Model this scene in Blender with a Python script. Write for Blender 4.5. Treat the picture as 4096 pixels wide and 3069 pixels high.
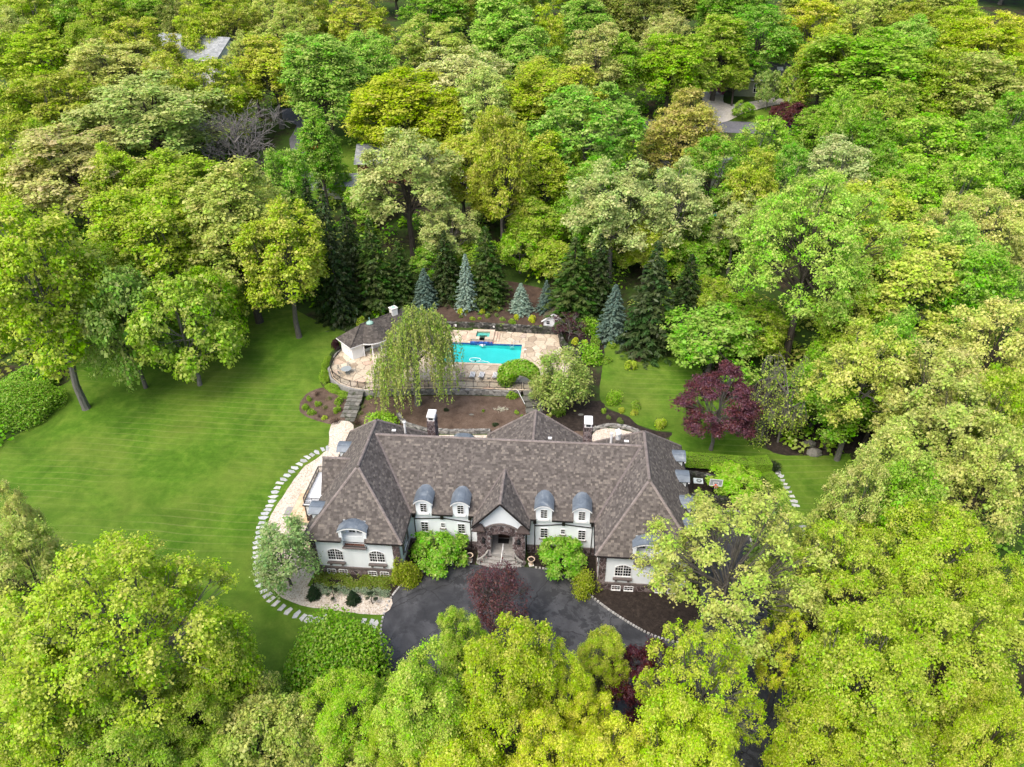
import bpy, math, random
import numpy as np
from mathutils import Matrix, Vector

for _o in list(bpy.data.objects):
    bpy.data.objects.remove(_o)
SC = bpy.context.scene
COL = SC.collection

# ------------------------------------------------------------------ camera, sky, sun, exposure
PIT, ROLL, YAW = .5795, -.011, -.0900
def cam_axes():
    fw = Vector((math.sin(YAW)*math.cos(PIT), math.cos(YAW)*math.cos(PIT), -math.sin(PIT)))
    r = Vector((math.cos(YAW), -math.sin(YAW), 0)); u = r.cross(fw)
    return r*math.cos(ROLL)+u*math.sin(ROLL), u*math.cos(ROLL)-r*math.sin(ROLL), fw
_r, _u, _f = cam_axes()
cam = bpy.data.objects.new('camera', bpy.data.cameras.new('camera'))
COL.objects.link(cam)
cam.matrix_world = Matrix(((_r.x, _u.x, -_f.x, 6.45), (_r.y, _u.y, -_f.y, -52.8), (_r.z, _u.z, -_f.z, 60.8), (0, 0, 0, 1)))
cam.data.sensor_width = 36; cam.data.lens = 2900/4096*36
cam.data.clip_start = 1; cam.data.clip_end = 2000
SC.camera = cam
SUN_EL, SUN_AZ = math.radians(58), math.radians(215)
world = bpy.data.worlds.new('World'); SC.world = world; world.use_nodes = True
_nt = world.node_tree; _bg = _nt.nodes['Background']
_sky = _nt.nodes.new('ShaderNodeTexSky'); _sky.sky_type = 'NISHITA'; _sky.sun_disc = False
_sky.sun_elevation = SUN_EL; _sky.sun_rotation = SUN_AZ
_sky.dust_density = 4.0; _sky.ozone_density = 0.6; _sky.air_density = 1.0
_nt.links.new(_sky.outputs[0], _bg.inputs[0]); _bg.inputs[1].default_value = 0.135
sun = bpy.data.objects.new('sun', bpy.data.lights.new('sun', 'SUN')); COL.objects.link(sun)
sun.data.energy = 1.1; sun.data.angle = math.radians(40); sun.data.color = (1, .97, .93)
_d = Vector((math.sin(SUN_AZ)*math.cos(SUN_EL), math.cos(SUN_AZ)*math.cos(SUN_EL), math.sin(SUN_EL)))
sun.rotation_euler = _d.to_track_quat('Z', 'Y').to_euler(); sun.location = _d*150
SC.view_settings.view_transform = 'Standard'; SC.view_settings.look = 'None'
SC.view_settings.exposure = 1.25; SC.view_settings.gamma = 1; SC.view_settings.use_curve_mapping = False
SC.render.engine = 'CYCLES'
SC.cycles.max_bounces = 6; SC.cycles.diffuse_bounces = 3; SC.cycles.transmission_bounces = 4
SC.cycles.glossy_bounces = 2; SC.cycles.transparent_max_bounces = 4; SC.cycles.caustics_reflective = False; SC.cycles.caustics_refractive = False

# ------------------------------------------------------------------ helpers
def s2l(c):
    c = c/255
    return c/12.92 if c <= .04045 else ((c+.055)/1.055)**2.4
def srgb(r, g, b, k=1.0):
    return (s2l(r)*k, s2l(g)*k, s2l(b)*k, 1)
class Mat:
    def __init__(s, name):
        s.m = bpy.data.materials.new(name); s.m.use_nodes = True
        s.nt = s.m.node_tree; s.b = s.nt.nodes['Principled BSDF']; s.out = s.nt.nodes['Material Output']
    def n(s, t, **kw):
        x = s.nt.nodes.new(t)
        for k, v in kw.items():
            if k in x.inputs.keys(): x.inputs[k].default_value = v
            else: setattr(x, k, v)
        return x
    def l(s, a, b): s.nt.links.new(a, b)
    def coord(s): return s.n('ShaderNodeTexCoord').outputs['Object']
    def noise(s, scale, detail=4, rough=.6, vec=None, dist=0):
        x = s.n('ShaderNodeTexNoise'); x.inputs['Scale'].default_value = scale; x.inputs['Detail'].default_value = detail
        x.inputs['Roughness'].default_value = rough; x.inputs['Distortion'].default_value = dist
        s.l(vec or s.coord(), x.inputs['Vector']); return x.outputs['Fac']
    def ramp(s, fac, stops):
        x = s.n('ShaderNodeValToRGB'); e = x.color_ramp.elements
        while len(e) < len(stops): e.new(.5)
        for i, (p, c) in enumerate(stops): e[i].position = p; e[i].color = c if len(c) == 4 else (*c, 1)
        s.l(fac, x.inputs[0]); return x.outputs[0]
    def mix(s, fac, a, b, mode='MIX'):
        x = s.n('ShaderNodeMix', data_type='RGBA', blend_type=mode)
        for i, v in ((0, fac), (6, a), (7, b)):
            if isinstance(v, (float, int)): x.inputs[i].default_value = v
            elif isinstance(v, tuple): x.inputs[i].default_value = v if len(v) == 4 else (*v, 1)
            else: s.l(v, x.inputs[i])
        return x.outputs[2]
    def math(s, op, a, b=0.0):
        x = s.n('ShaderNodeMath', operation=op)
        for i, v in ((0, a), (1, b)):
            if isinstance(v, (float, int)): x.inputs[i].default_value = v
            else: s.l(v, x.inputs[i])
        return x.outputs[0]
    def bump(s, h, strength=.4, dist=.05):
        x = s.n('ShaderNodeBump'); x.inputs['Strength'].default_value = strength; x.inputs['Distance'].default_value = dist
        s.l(h, x.inputs['Height']); s.l(x.outputs[0], s.b.inputs['Normal'])
    def fin(s, col=None, rough=.8, metal=0, spec=.3):
        if col is not None:
            if isinstance(col, tuple): s.b.inputs['Base Color'].default_value = col if len(col) == 4 else (*col, 1)
            else: s.l(col, s.b.inputs['Base Color'])
        if isinstance(rough, (int, float)): s.b.inputs['Roughness'].default_value = rough
        else: s.l(rough, s.b.inputs['Roughness'])
        s.b.inputs['Metallic'].default_value = metal; s.b.inputs['Specular IOR Level'].default_value = spec
        return s.m
def simple(name, c, rough=.7, var=.25, scale=3., metal=0, spec=.3, bump=0):
    m = Mat(name); n = m.noise(scale, 5)
    a = tuple(x*(1-var) for x in c[:3]); b = tuple(min(1, x*(1+var)) for x in c[:3])
    if bump: m.bump(n, bump)
    return m.fin(m.ramp(n, [(.3, a), (.7, b)]), rough, metal, spec)
def pieces(name, stops, rough=.85, grain=30., bump=.3, spec=.25, moss=None):
    """one random colour per piece (mesh island or object)"""
    m = Mat(name)
    g = m.n('ShaderNodeNewGeometry'); oi = m.n('ShaderNodeObjectInfo')
    r = m.math('FRACT', m.math('ADD', g.outputs['Random Per Island'], oi.outputs['Random']))
    col = m.ramp(r, stops)
    n = m.noise(grain, 4)
    col = m.mix(.55, col, m.ramp(n, [(.25, (.35, .35, .35)), (.75, (.75, .75, .75))]), 'OVERLAY')
    if moss: col = m.mix(m.ramp(m.noise(moss[1], 5), [(.5, (0, 0, 0)), (.68, (1, 1, 1))]), col, moss[0])
    m.bump(n, bump, .02)
    return m.fin(col, rough, 0, spec)

M = {}
def leafmat():
    m = Mat('foliage')
    oi = m.n('ShaderNodeObjectInfo'); g = m.n('ShaderNodeNewGeometry'); at = m.n('ShaderNodeAttribute', attribute_name='tint')
    hsv = m.n('ShaderNodeHueSaturation'); m.l(oi.outputs['Color'], hsv.inputs['Color'])
    m.l(m.math('ADD', .5, m.math('MULTIPLY', m.math('SUBTRACT', at.outputs['Fac'], .5), .075)), hsv.inputs['Hue'])
    m.l(m.math('ADD', .82, m.math('MULTIPLY', g.outputs['Random Per Island'], .36)), hsv.inputs['Value'])
    m.l(m.math('ADD', .85, m.math('MULTIPLY', at.outputs['Fac'], .25)), hsv.inputs['Saturation'])
    d = m.n('ShaderNodeBsdfDiffuse'); t = m.n('ShaderNodeBsdfTranslucent'); mx = m.n('ShaderNodeMixShader'); mx.inputs[0].default_value = .42
    gl = m.n('ShaderNodeBsdfGlossy'); gl.inputs['Roughness'].default_value = .45; gl.inputs['Color'].default_value = (.8, .8, .8, 1)
    m2 = m.n('ShaderNodeMixShader'); m2.inputs[0].default_value = .025
    m.l(hsv.outputs[0], d.inputs[0]); m.l(hsv.outputs[0], t.inputs[0])
    m.l(d.outputs[0], mx.inputs[1]); m.l(t.outputs[0], mx.inputs[2]); m.l(mx.outputs[0], m2.inputs[1]); m.l(gl.outputs[0], m2.inputs[2])
    m.l(m2.outputs[0], m.out.inputs['Surface'])
    return m.m
def barkmat():
    m = Mat('bark'); oi = m.n('ShaderNodeObjectInfo')
    mp = m.n('ShaderNodeMapping'); mp.inputs['Scale'].default_value = (6, 6, 1.2); m.l(m.coord(), mp.inputs[0])
    n = m.noise(1.5, 6, .7, mp.outputs[0])
    c = m.mix(1.0, oi.outputs['Color'], m.ramp(n, [(.25, (.35, .33, .3)), (.75, (1.1, 1.1, 1.1))]), 'MULTIPLY')
    m.bump(n, .6, .05); return m.fin(c, .9, 0, .2)
def lawnmat():
    m = Mat('lawn_grass'); co = m.coord()
    big = m.noise(.09, 5, .6, co); mid = m.noise(.7, 6, .7, co); fine = m.noise(4.5, 5, .85, co)
    mp = m.n('ShaderNodeMapping'); mp.inputs['Rotation'].default_value = (0, 0, .03); mp.inputs['Scale'].default_value = (.35, 9., 1); m.l(co, mp.inputs[0])
    blade = m.noise(3., 4, .7, mp.outputs[0])
    c = m.ramp(mid, [(.25, srgb(74, 112, 26, .62)), (.5, srgb(98, 138, 38, .62)), (.72, srgb(124, 154, 54, .62))])
    c = m.mix(m.ramp(big, [(.42, (0, 0, 0)), (.66, (.6, .6, .6))]), c, srgb(132, 146, 62, .62))
    c = m.mix(m.ramp(m.noise(.16, 5, .65, co, 1.), [(.45, (0, 0, 0)), (.66, (.55, .55, .55))]), c, srgb(66, 104, 24, .6))
    # faint mowing lines, bent like the mower's path
    w = m.n('ShaderNodeTexWave', wave_type='BANDS', bands_direction='Y'); w.inputs['Scale'].default_value = .27; w.inputs['Distortion'].default_value = 5.; w.inputs['Detail'].default_value = 2.; w.inputs['Detail Scale'].default_value = .25
    m.l(co, w.inputs['Vector'])
    lines = m.math('MULTIPLY', m.ramp(w.outputs['Fac'], [(.93, (0, 0, 0)), (1., (1, 1, 1))]), m.ramp(m.noise(.06, 3, .5, co), [(.4, (0, 0, 0)), (.6, (1, 1, 1))]))
    c = m.mix(m.math('MULTIPLY', lines, .24), c, srgb(165, 165, 105, .7))
    c = m.mix(.45, c, m.ramp(m.math('ADD', m.math('MULTIPLY', fine, .6), m.math('MULTIPLY', blade, .4)), [(.3, (.22, .22, .22)), (.7, (.8, .8, .8))]), 'OVERLAY')
    m.bump(fine, .5, .06); return m.fin(c, .9, 0, .1)
def groundmat(name, stops, scale=1.5, speck=14., extra=None, bump=.5, rough=.95):
    m = Mat(name); co = m.coord()
    c = m.ramp(m.noise(scale, 7, .7, co), stops)
    n = m.noise(speck, 5, .8, co)
    c = m.mix(.6, c, m.ramp(n, [(.3, (.18, .18, .18)), (.72, (.85, .85, .85))]), 'OVERLAY')
    if extra: c = m.mix(m.ramp(m.noise(extra[1], 6, .7, co), [(extra[2], (0, 0, 0)), (extra[2]+.12, (1, 1, 1))]), c, extra[0])
    m.bump(n, bump, .06); return m.fin(c, rough, 0, .15)
def gravelmat():
    m = Mat('white_gravel'); co = m.coord()
    v = m.n('ShaderNodeTexVoronoi'); v.inputs['Scale'].default_value = 9; m.l(co, v.inputs['Vector'])
    bw = m.n('ShaderNodeRGBToBW'); m.l(v.outputs['Color'], bw.inputs[0])
    c = m.ramp(bw.outputs[0], [(.1, srgb(176, 158, 138, .72)), (.35, srgb(220, 204, 184, .72)), (.8, srgb(240, 230, 215, .75))])
    c = m.mix(m.ramp(m.noise(.5, 5, .6, co), [(.45, (0, 0, 0)), (.8, (.5, .5, .5))]), c, srgb(205, 185, 155, .7))
    m.bump(v.outputs['Distance'], .7, .06); return m.fin(c, .9, 0, .2)
def asphaltmat():
    m = Mat('asphalt'); co = m.coord()
    big = m.noise(.25, 6, .65, co, .6); n = m.noise(30, 3, .8, co)
    c = m.ramp(big, [(.3, (.020, .021, .024)), (.47, (.045, .046, .05)), (.7, (.085, .086, .09))])
    st = m.ramp(m.noise(.55, 8, .75, co, .4), [(.50, (0, 0, 0)), (.55, (1, 1, 1))])
    st2 = m.ramp(m.noise(.12, 3, .5, co), [(.38, (0, 0, 0)), (.5, (1, 1, 1))])
    c = m.mix(m.math('MULTIPLY', st, m.math('MULTIPLY', st2, .75)), c, (.016, .017, .019))
    v = m.n('ShaderNodeTexVoronoi', feature='DISTANCE_TO_EDGE'); v.inputs['Scale'].default_value = .13
    dv = m.n('ShaderNodeVectorMath', operation='ADD'); nz = m.n('ShaderNodeTexNoise'); nz.inputs['Scale'].default_value = .8; nz.inputs['Detail'].default_value = 5; m.l(co, nz.inputs['Vector'])
    m.l(co, dv.inputs[0]); m.l(nz.outputs['Color'], dv.inputs[1]); m.l(dv.outputs[0], v.inputs['Vector'])
    c = m.mix(m.ramp(v.outputs['Distance'], [(.0, (1, 1, 1)), (.006, (0, 0, 0))]), c, (.012, .012, .012))
    c = m.mix(.35, c, m.ramp(n, [(.3, (.3, .3, .3)), (.7, (.7, .7, .7))]), 'OVERLAY')
    m.bump(n, .25, .02); return m.fin(c, .72, 0, .35)
def stuccomat():
    m = Mat('white_stucco'); co = m.coord()
    mp = m.n('ShaderNodeMapping'); mp.inputs['Scale'].default_value = (1, 1, .25); m.l(co, mp.inputs[0])
    c = m.ramp(m.noise(1.2, 6, .6, mp.outputs[0]), [(.3, (.72, .76, .77)), (.6, (.79, .83, .84))])
    m.bump(m.noise(25, 4, .7, co), .15, .02); return m.fin(c, .85, 0, .2)
def metalroof():
    m = Mat('zinc_sheet'); co = m.coord()
    c = m.ramp(m.noise(.9, 6, .65, co, .5), [(.3, srgb(90, 100, 110, .8)), (.55, srgb(118, 128, 136, .8)), (.75, srgb(164, 168, 166, .8))])
    return m.fin(c, .5, .1, .5)
def glassmat():
    m = Mat('window_glass'); m.b.inputs['Base Color'].default_value = (.012, .014, .016, 1)
    m.b.inputs['Roughness'].default_value = .06; m.b.inputs['Specular IOR Level'].default_value = .5; return m.m
def watermat():
    m = Mat('pool_water'); co = m.coord(); m.nt.nodes.remove(m.b)
    bp = m.n('ShaderNodeBump'); bp.inputs['Strength'].default_value = .5; bp.inputs['Distance'].default_value = .06
    m.l(m.noise(1.8, 4, .6, co, .8), bp.inputs['Height'])
    t = m.n('ShaderNodeBsdfTransparent'); m.l(m.ramp(m.noise(.35, 5, .6, co, 1.), [(.3, (.50, .93, .93)), (.7, (.66, .97, .97))]), t.inputs[0])
    g = m.n('ShaderNodeBsdfGlossy'); g.inputs['Roughness'].default_value = .06
    f = m.n('ShaderNodeFresnel'); f.inputs['IOR'].default_value = 1.33
    x = m.n('ShaderNodeMixShader')
    m.l(bp.outputs[0], g.inputs['Normal']); m.l(bp.outputs[0], f.inputs['Normal'])
    m.l(f.outputs[0], x.inputs[0]); m.l(t.outputs[0], x.inputs[1]); m.l(g.outputs[0], x.inputs[2]); m.l(x.outputs[0], m.out.inputs['Surface'])
    return m.m
M['leaf'] = leafmat(); M['bark'] = barkmat(); M['lawn'] = lawnmat()
M['floor'] = groundmat('forest_floor', [(.3, (.016, .016, .008)), (.5, (.036, .03, .017)), (.7, (.065, .05, .03))], .8, 6., ((.04, .075, .012, 1), .15, .42))
M['mulch'] = groundmat('dark_mulch', [(.3, (.016, .012, .010)), (.55, (.034, .026, .021)), (.75, (.065, .05, .04))], 2., 16.)
M['soil'] = groundmat('bare_soil', [(.3, (.06, .04, .028)), (.5, (.105, .072, .052)), (.7, (.15, .108, .08))], .7, 9.)
M['slope'] = groundmat('bark_mulch_slope', [(.3, (.04, .027, .02)), (.55, (.075, .05, .036)), (.75, (.12, .082, .06))], .8, 9.)
M['gravel'] = gravelmat(); M['asphalt'] = asphaltmat(); M['stucco'] = stuccomat(); M['zinc'] = metalroof(); M['glass'] = glassmat(); M['water'] = watermat()
M['shingle'] = pieces('roof_shingle', [(0, (.066, .057, .050)), (.3, (.088, .076, .067)), (.62, (.112, .097, .085)), (.87, (.14, .122, .105)), (1, (.185, .16, .133))], .9, 12, .3)
M['ridge'] = pieces('ridge_tile', [(0, (.16, .135, .12)), (1, (.22, .185, .165))], .9, 12)
M['rstone'] = pieces('brown_fieldstone', [(0, (.05, .036, .035)), (.5, (.105, .075, .072)), (.8, (.15, .112, .106)), (1, (.21, .17, .16))], .85, 9, .5)
M['mortar'] = simple('pale_mortar', (.34, .31, .30), .95, .2, 6)
M['drystone'] = pieces('dry_wall_stone', [(0, (.025, .025, .022)), (.5, (.06, .058, .052)), (.85, (.12, .115, .10)), (1, (.2, .19, .17))], .9, 8, .6, moss=((.03, .045, .015, 1), .8))
M['paleStone'] = pieces('pale_wall_stone', [(0, (.10, .10, .09)), (.5, (.2, .19, .17)), (1, (.34, .33, .30))], .9, 8, .6)
M['flag'] = pieces('patio_flagstone', [(0, (.30, .235, .165)), (.15, (.42, .345, .25)), (.5, (.49, .415, .305)), (.85, (.53, .455, .35)), (.94, (.46, .33, .24)), (1, (.36, .33, .28))], .85, 3, .3)
M['flagjoint'] = simple('patio_joint', (.12, .09, .065), .95, .3, 3)
M['coping'] = pieces('pool_coping', [(0, (.46, .34, .25)), (1, (.56, .45, .34))], .8, 4, .2)
M['slab'] = pieces('bluestone_slab', [(0, (.30, .30, .29)), (.5, (.40, .41, .41)), (1, (.46, .45, .41))], .85, 3, .25)
M['stepstone'] = pieces('mossy_step_stone', [(0, (.10, .098, .085)), (1, (.20, .19, .165))], .9, 3, .5, moss=((.05, .06, .03, 1), 1.3))
M['greystone'] = pieces('grey_step', [(0, (.22, .21, .19)), (1, (.30, .29, .26))], .85, 5, .3)
M['block'] = pieces('granite_block', [(0, (.28, .27, .25)), (1, (.46, .45, .43))], .85, 12, .3)
M['tile'] = pieces('sandstone_tile', [(0, (.48, .33, .20)), (.5, (.56, .42, .28)), (1, (.60, .48, .34))], .8, 4, .15)
M['terra'] = pieces('terracotta_tile', [(0, (.10, .035, .02)), (1, (.18, .065, .035))], .7, 8, .2)
M['white'] = simple('white_paint', (.80, .80, .79), .5, .04, 2)
M['whitestone'] = simple('whitewashed_cap', (.66, .65, .62), .8, .12, 3)
M['iron'] = simple('black_iron', (.012, .012, .013), .5, .2, 6, .3, .5)
M['gutter'] = simple('dark_bronze_metal', (.022, .018, .016), .5, .3, 4, .4, .5)
M['greymetal'] = simple('patio_chair_metal', (.16, .18, .18), .55, .25, 8, .3)
M['trim'] = simple('brown_stone_trim', (.13, .108, .10), .85, .2, 5, bump=.2)
M['conc'] = simple('grey_concrete', (.27, .26, .24), .9, .2, 3, bump=.2)
M['wood'] = simple('dark_door_wood', (.035, .018, .012), .5, .4, 5)
M['beam'] = simple('timber_beam', (.22, .11, .06), .8, .3, 4)
M['copper'] = simple('verdigris_copper', (.28, .46, .38), .6, .15, 4)
M['poolwall'] = simple('pool_plaster', (.12, .62, .60), .7, .06, .4)
M['spawall'] = simple('spa_plaster', (.35, .58, .50), .7, .1, .8)
M['bluetile'] = pieces('blue_mosaic', [(0, (.01, .03, .16)), (.6, (.02, .09, .34)), (.85, (.05, .16, .45)), (1, (.20, .07, .10))], .25, 5, .05, .5)
M['cushw'] = simple('white_canvas', (.78, .78, .77), .9, .05, 3); M['cushb'] = simple('charcoal_canvas', (.03, .03, .035), .9, .1, 3)
M['brownmetal'] = simple('brown_metal_panel', (.05, .035, .03), .6, .2, 4)
M['acwhite'] = simple('unit_cover', (.55, .60, .58), .5, .06, 3)
M['red'] = simple('red_paint', (.55, .03, .02), .35, .1, 3, 0, .5)
M['orange'] = simple('orange_rim', (.75, .09, .02), .5, .05, 3)
M['blue'] = simple('blue_paint', (.03, .14, .5), .35, .1, 3, 0, .5)
M['carblue'] = simple('light_blue_car_paint', (.05, .32, .6), .3, .05, 2, .2, .5)
M['rubber'] = simple('black_rubber', (.01, .01, .01), .8, .1, 3)
M['mossroof'] = pieces('mossy_shingle', [(0, (.05, .045, .03)), (1, (.11, .095, .06))], .95, 6, .4, moss=((.10, .11, .03, 1), 1.5))
M['darkroof'] = pieces('weathered_shingle', [(0, (.055, .048, .042)), (.6, (.085, .074, .064)), (1, (.12, .105, .09))], .95, 6, .3)
M['greyroof'] = pieces('grey_shingle', [(0, (.20, .21, .21)), (1, (.30, .31, .31))], .9, 3, .3)
M['slate'] = pieces('slate_shingle', [(0, (.10, .10, .105)), (1, (.16, .16, .165))], .9, 3, .3)
M['siding'] = simple('pale_siding', (.55, .54, .50), .8, .1, 2)
M['greensiding'] = simple('sage_siding', (.20, .22, .15), .8, .1, 2)
M['redbrick'] = simple('red_brick_wall', (.20, .07, .045), .9, .25, 6)
M['pavedrive'] = groundmat('pale_drive_paving', [(.3, (.33, .30, .26)), (.7, (.46, .43, .38))], .6, 6.)
M['road'] = groundmat('road_asphalt', [(.3, (.09, .09, .10)), (.7, (.14, .14, .15))], .3, 8.)
M['clear'] = simple('acrylic_board', (.30, .33, .33), .15, .1, 2, 0, .5)

class MB:
    def __init__(s): s.v = []; s.f = []
    def add(s, vs, fs):
        o = len(s.v); s.v.extend(tuple(p) for p in vs); s.f.extend(tuple(i+o for i in f) for f in fs); return s
    def box(s, x0, x1, y0, y1, z0, z1):
        return s.add([(x0, y0, z0), (x1, y0, z0), (x1, y1, z0), (x0, y1, z0), (x0, y0, z1), (x1, y0, z1), (x1, y1, z1), (x0, y1, z1)],
                     [(0, 3, 2, 1), (4, 5, 6, 7), (0, 1, 5, 4), (1, 2, 6, 5), (2, 3, 7, 6), (3, 0, 4, 7)])
    def obox(s, c, ax, ay, az):
        c = Vector(c); ax = Vector(ax); ay = Vector(ay); az = Vector(az)
        vs = [c+ax*i+ay*j+az*k for k in (-1, 1) for i, j in ((-1, -1), (1, -1), (1, 1), (-1, 1))]
        return s.add(vs, [(0, 3, 2, 1), (4, 5, 6, 7), (0, 1, 5, 4), (1, 2, 6, 5), (2, 3, 7, 6), (3, 0, 4, 7)])
    def bar(s, a, b, w, h=None, up=(0, 0, 1)):
        a = Vector(a); b = Vector(b); d = (b-a)/2; up = Vector(up)
        sx = d.cross(up)
        if sx.length < 1e-6: sx = d.cross(Vector((1, 0, 0)))
        sx.normalize(); uz = sx.cross(d).normalized()
        return s.obox((a+b)/2, d, sx*w/2, uz*(h or w)/2)
    def tube(s, pts, rad, k=6, cap=True):
        pts = [Vector(p) for p in pts]; n = len(pts)
        if not hasattr(rad, '__len__'): rad = [rad]*n
        vs = []; fs = []
        for i, p in enumerate(pts):
            d = (pts[min(i+1, n-1)]-pts[max(i-1, 0)]).normalized()
            a = d.cross(Vector((0, 0, 1)) if abs(d.z) < .95 else Vector((1, 0, 0))).normalized(); b = d.cross(a)
            vs += [p+(a*math.cos(2*math.pi*j/k)+b*math.sin(2*math.pi*j/k))*rad[i] for j in range(k)]
        for i in range(n-1):
            fs += [(i*k+j, i*k+(j+1) % k, (i+1)*k+(j+1) % k, (i+1)*k+j) for j in range(k)]
        if cap: fs += [tuple(range(k))[::-1], tuple((n-1)*k+j for j in range(k))]
        return s.add(vs, fs)
    def lathe(s, prof, c=(0, 0, 0), k=16):
        vs = [(c[0]+r*math.cos(2*math.pi*j/k), c[1]+r*math.sin(2*math.pi*j/k), c[2]+z) for r, z in prof for j in range(k)]
        fs = [(i*k+j, i*k+(j+1) % k, (i+1)*k+(j+1) % k, (i+1)*k+j) for i in range(len(prof)-1) for j in range(k)]
        fs += [tuple(range(k))[::-1], tuple((len(prof)-1)*k+j for j in range(k))]
        return s.add(vs, fs)
    def prism(s, poly, z0, z1):
        """plan polygon extruded"""
        n = len(poly)
        return s.add([(x, y, z0) for x, y in poly]+[(x, y, z1) for x, y in poly],
                     [tuple(range(n))[::-1], tuple(range(n, 2*n))]+[(i, (i+1) % n, n+(i+1) % n, n+i) for i in range(n)])
    def slab(s, poly3, off):
        """3-D polygon extruded by a vector"""
        n = len(poly3); off = Vector(off)
        return s.add([Vector(p) for p in poly3]+[Vector(p)+off for p in poly3],
                     [tuple(range(n))[::-1], tuple(range(n, 2*n))]+[(i, (i+1) % n, n+(i+1) % n, n+i) for i in range(n)])
    def mesh(s, name, mat):
        me = bpy.data.meshes.new(name); me.from_pydata(s.v, [], s.f)
        import bmesh
        if len(s.f) < 60000:
            bm = bmesh.new(); bm.from_mesh(me); bmesh.ops.recalc_face_normals(bm, faces=bm.faces); bm.to_mesh(me); bm.free()
        me.materials.append(mat); return me
    def build(s, name, mat, parent=None, **kw): return link(name, s.mesh(name, mat), parent, **kw)
def link(name, data, parent=None, loc=None, rz=0, **props):
    o = bpy.data.objects.new(name, data); COL.objects.link(o)
    if parent is not None: o.parent = parent
    if loc is not None: o.location = loc
    if rz: o.rotation_euler = (0, 0, rz)
    for k, v in props.items(): o[k] = v
    return o
def thing(name, label, cat, loc=(0, 0, 0), rz=0, group=None):
    o = link(name, None, None, loc, rz, label=label, category=cat)
    o.empty_display_size = .3
    if group: o['group'] = group
    return o
def dup(root, loc, rz=None, label=None):
    def cp(o, par):
        c = o.copy(); COL.objects.link(c)
        if par is not None: c.parent = par
        for ch in o.children: cp(ch, c)
        return c
    r = cp(root, None); r.location = loc
    if rz is not None: r.rotation_euler = (0, 0, rz)
    if label: r['label'] = label
    return r
def smooth(o):
    for p in o.data.polygons: p.use_smooth = True
    return o

# ------------------------------------------------------------------ terrain
def _pl(t,pts):
    if t<=pts[0][0]: return pts[0][1]
    for (a,b),(c,d) in zip(pts,pts[1:]):
        if t<=c:
            s=(t-a)/(c-a); return b+(d-b)*s
    a,b=pts[-2];c,d=pts[-1]
    return d+(t-c)*(d-b)/(c-a)
HILL=[(-40,-1.0),(-16,0),(19,0),(33.5,.9),(53,2.9),(60,3.6),(140,19.5),(330,42)]
PIT=[(-30.6,42),(-30.3,38.6),(-29.2,36.4),(-27.4,34.7),(-25.4,33.8),(-22.3,33.4),(-9,34.8),(3,34.6),(7.5,39),(9,45),(5.6,52.6),(-20,53),(-29.9,45)]
def inside(x,y,poly):
    c=False;n=len(poly)
    for i in range(n):
        x1,y1=poly[i];x2,y2=poly[i-1]
        if (y1>y)!=(y2>y) and x<(x2-x1)*(y-y1)/(y2-y1)+x1: c=not c
    return c
def T(x,y):
    h=_pl(y,HILL)
    if -31<x<10 and 33<y<53.2 and inside(x,y,PIT): h=min(h,.9)
    if -12.9<x<-1.3 and 42.6<y<48.2: h=-.3
    return h

def clip_half(poly, a, b, c):
    """keep a*x+b*y<=c"""
    out = []; n = len(poly)
    for i in range(n):
        p, q = poly[i], poly[(i+1) % n]
        dp, dq = a*p[0]+b*p[1]-c, a*q[0]+b*q[1]-c
        if dp <= 0: out.append(p)
        if (dp < 0 < dq) or (dq < 0 < dp):
            t = dp/(dp-dq); out.append((p[0]+(q[0]-p[0])*t, p[1]+(q[1]-p[1])*t))
    return out
def clip_rect(poly, x0, x1, y0, y1):
    for a, b, c in ((-1, 0, -x0), (1, 0, x1), (0, -1, -y0), (0, 1, y1)):
        if len(poly) < 3: return []
        poly = clip_half(poly, a, b, c)
    return poly
def clip_convex(poly, conv):
    """conv counter-clockwise"""
    n = len(conv)
    for i in range(n):
        if len(poly) < 3: return []
        (x0, y0), (x1, y1) = conv[i], conv[(i+1) % n]
        a, b = (y1-y0), -(x1-x0)
        poly = clip_half(poly, a, b, a*x0+b*y0)
    return poly
def area(p): return .5*sum(p[i-1][0]*p[i][1]-p[i][0]*p[i-1][1] for i in range(len(p)))
def frange(a, b, s): return [a+s*i for i in range(int(round((b-a)/s)))]
GX = frange(-260, -76, 8)+frange(-76, 64, 1)+frange(64, 260, 7)+[260]
GY = frange(-110, -46, 8)+frange(-46, 76, 1)+frange(76, 400, 4)+[400]
GY = sorted(set(GY) | {33.5})
def overlay(name, poly, mat, off, kind='structure', parent=None):
    xs = [p[0] for p in poly]; ys = [p[1] for p in poly]; mb = MB(); idx = {}
    if area(poly) < 0: poly = poly[::-1]
    for i in range(len(GX)-1):
        if GX[i+1] <= min(xs) or GX[i] >= max(xs): continue
        col = clip_rect(poly, GX[i], GX[i+1], -1e4, 1e4)
        if len(col) < 3: continue
        for j in range(len(GY)-1):
            if GY[j+1] <= min(ys) or GY[j] >= max(ys): continue
            c = clip_rect(col, GX[i], GX[i+1], GY[j], GY[j+1])
            q = [p for k, p in enumerate(c) if abs(p[0]-c[k-1][0])+abs(p[1]-c[k-1][1]) > 1e-5]
            if len(q) < 3 or abs(area(q)) < 1e-5: continue
            f = []
            for p in q:
                k = (round(p[0], 4), round(p[1], 4))
                if k not in idx: idx[k] = len(mb.v); mb.v.append((p[0], p[1], T(p[0], p[1])+off))
                if not f or f[-1] != idx[k]: f.append(idx[k])
            if len(set(f)) == len(f) and len(f) > 2: mb.f.append(tuple(f))
    return smooth(mb.build(name, mat, parent, kind=kind))
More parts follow.
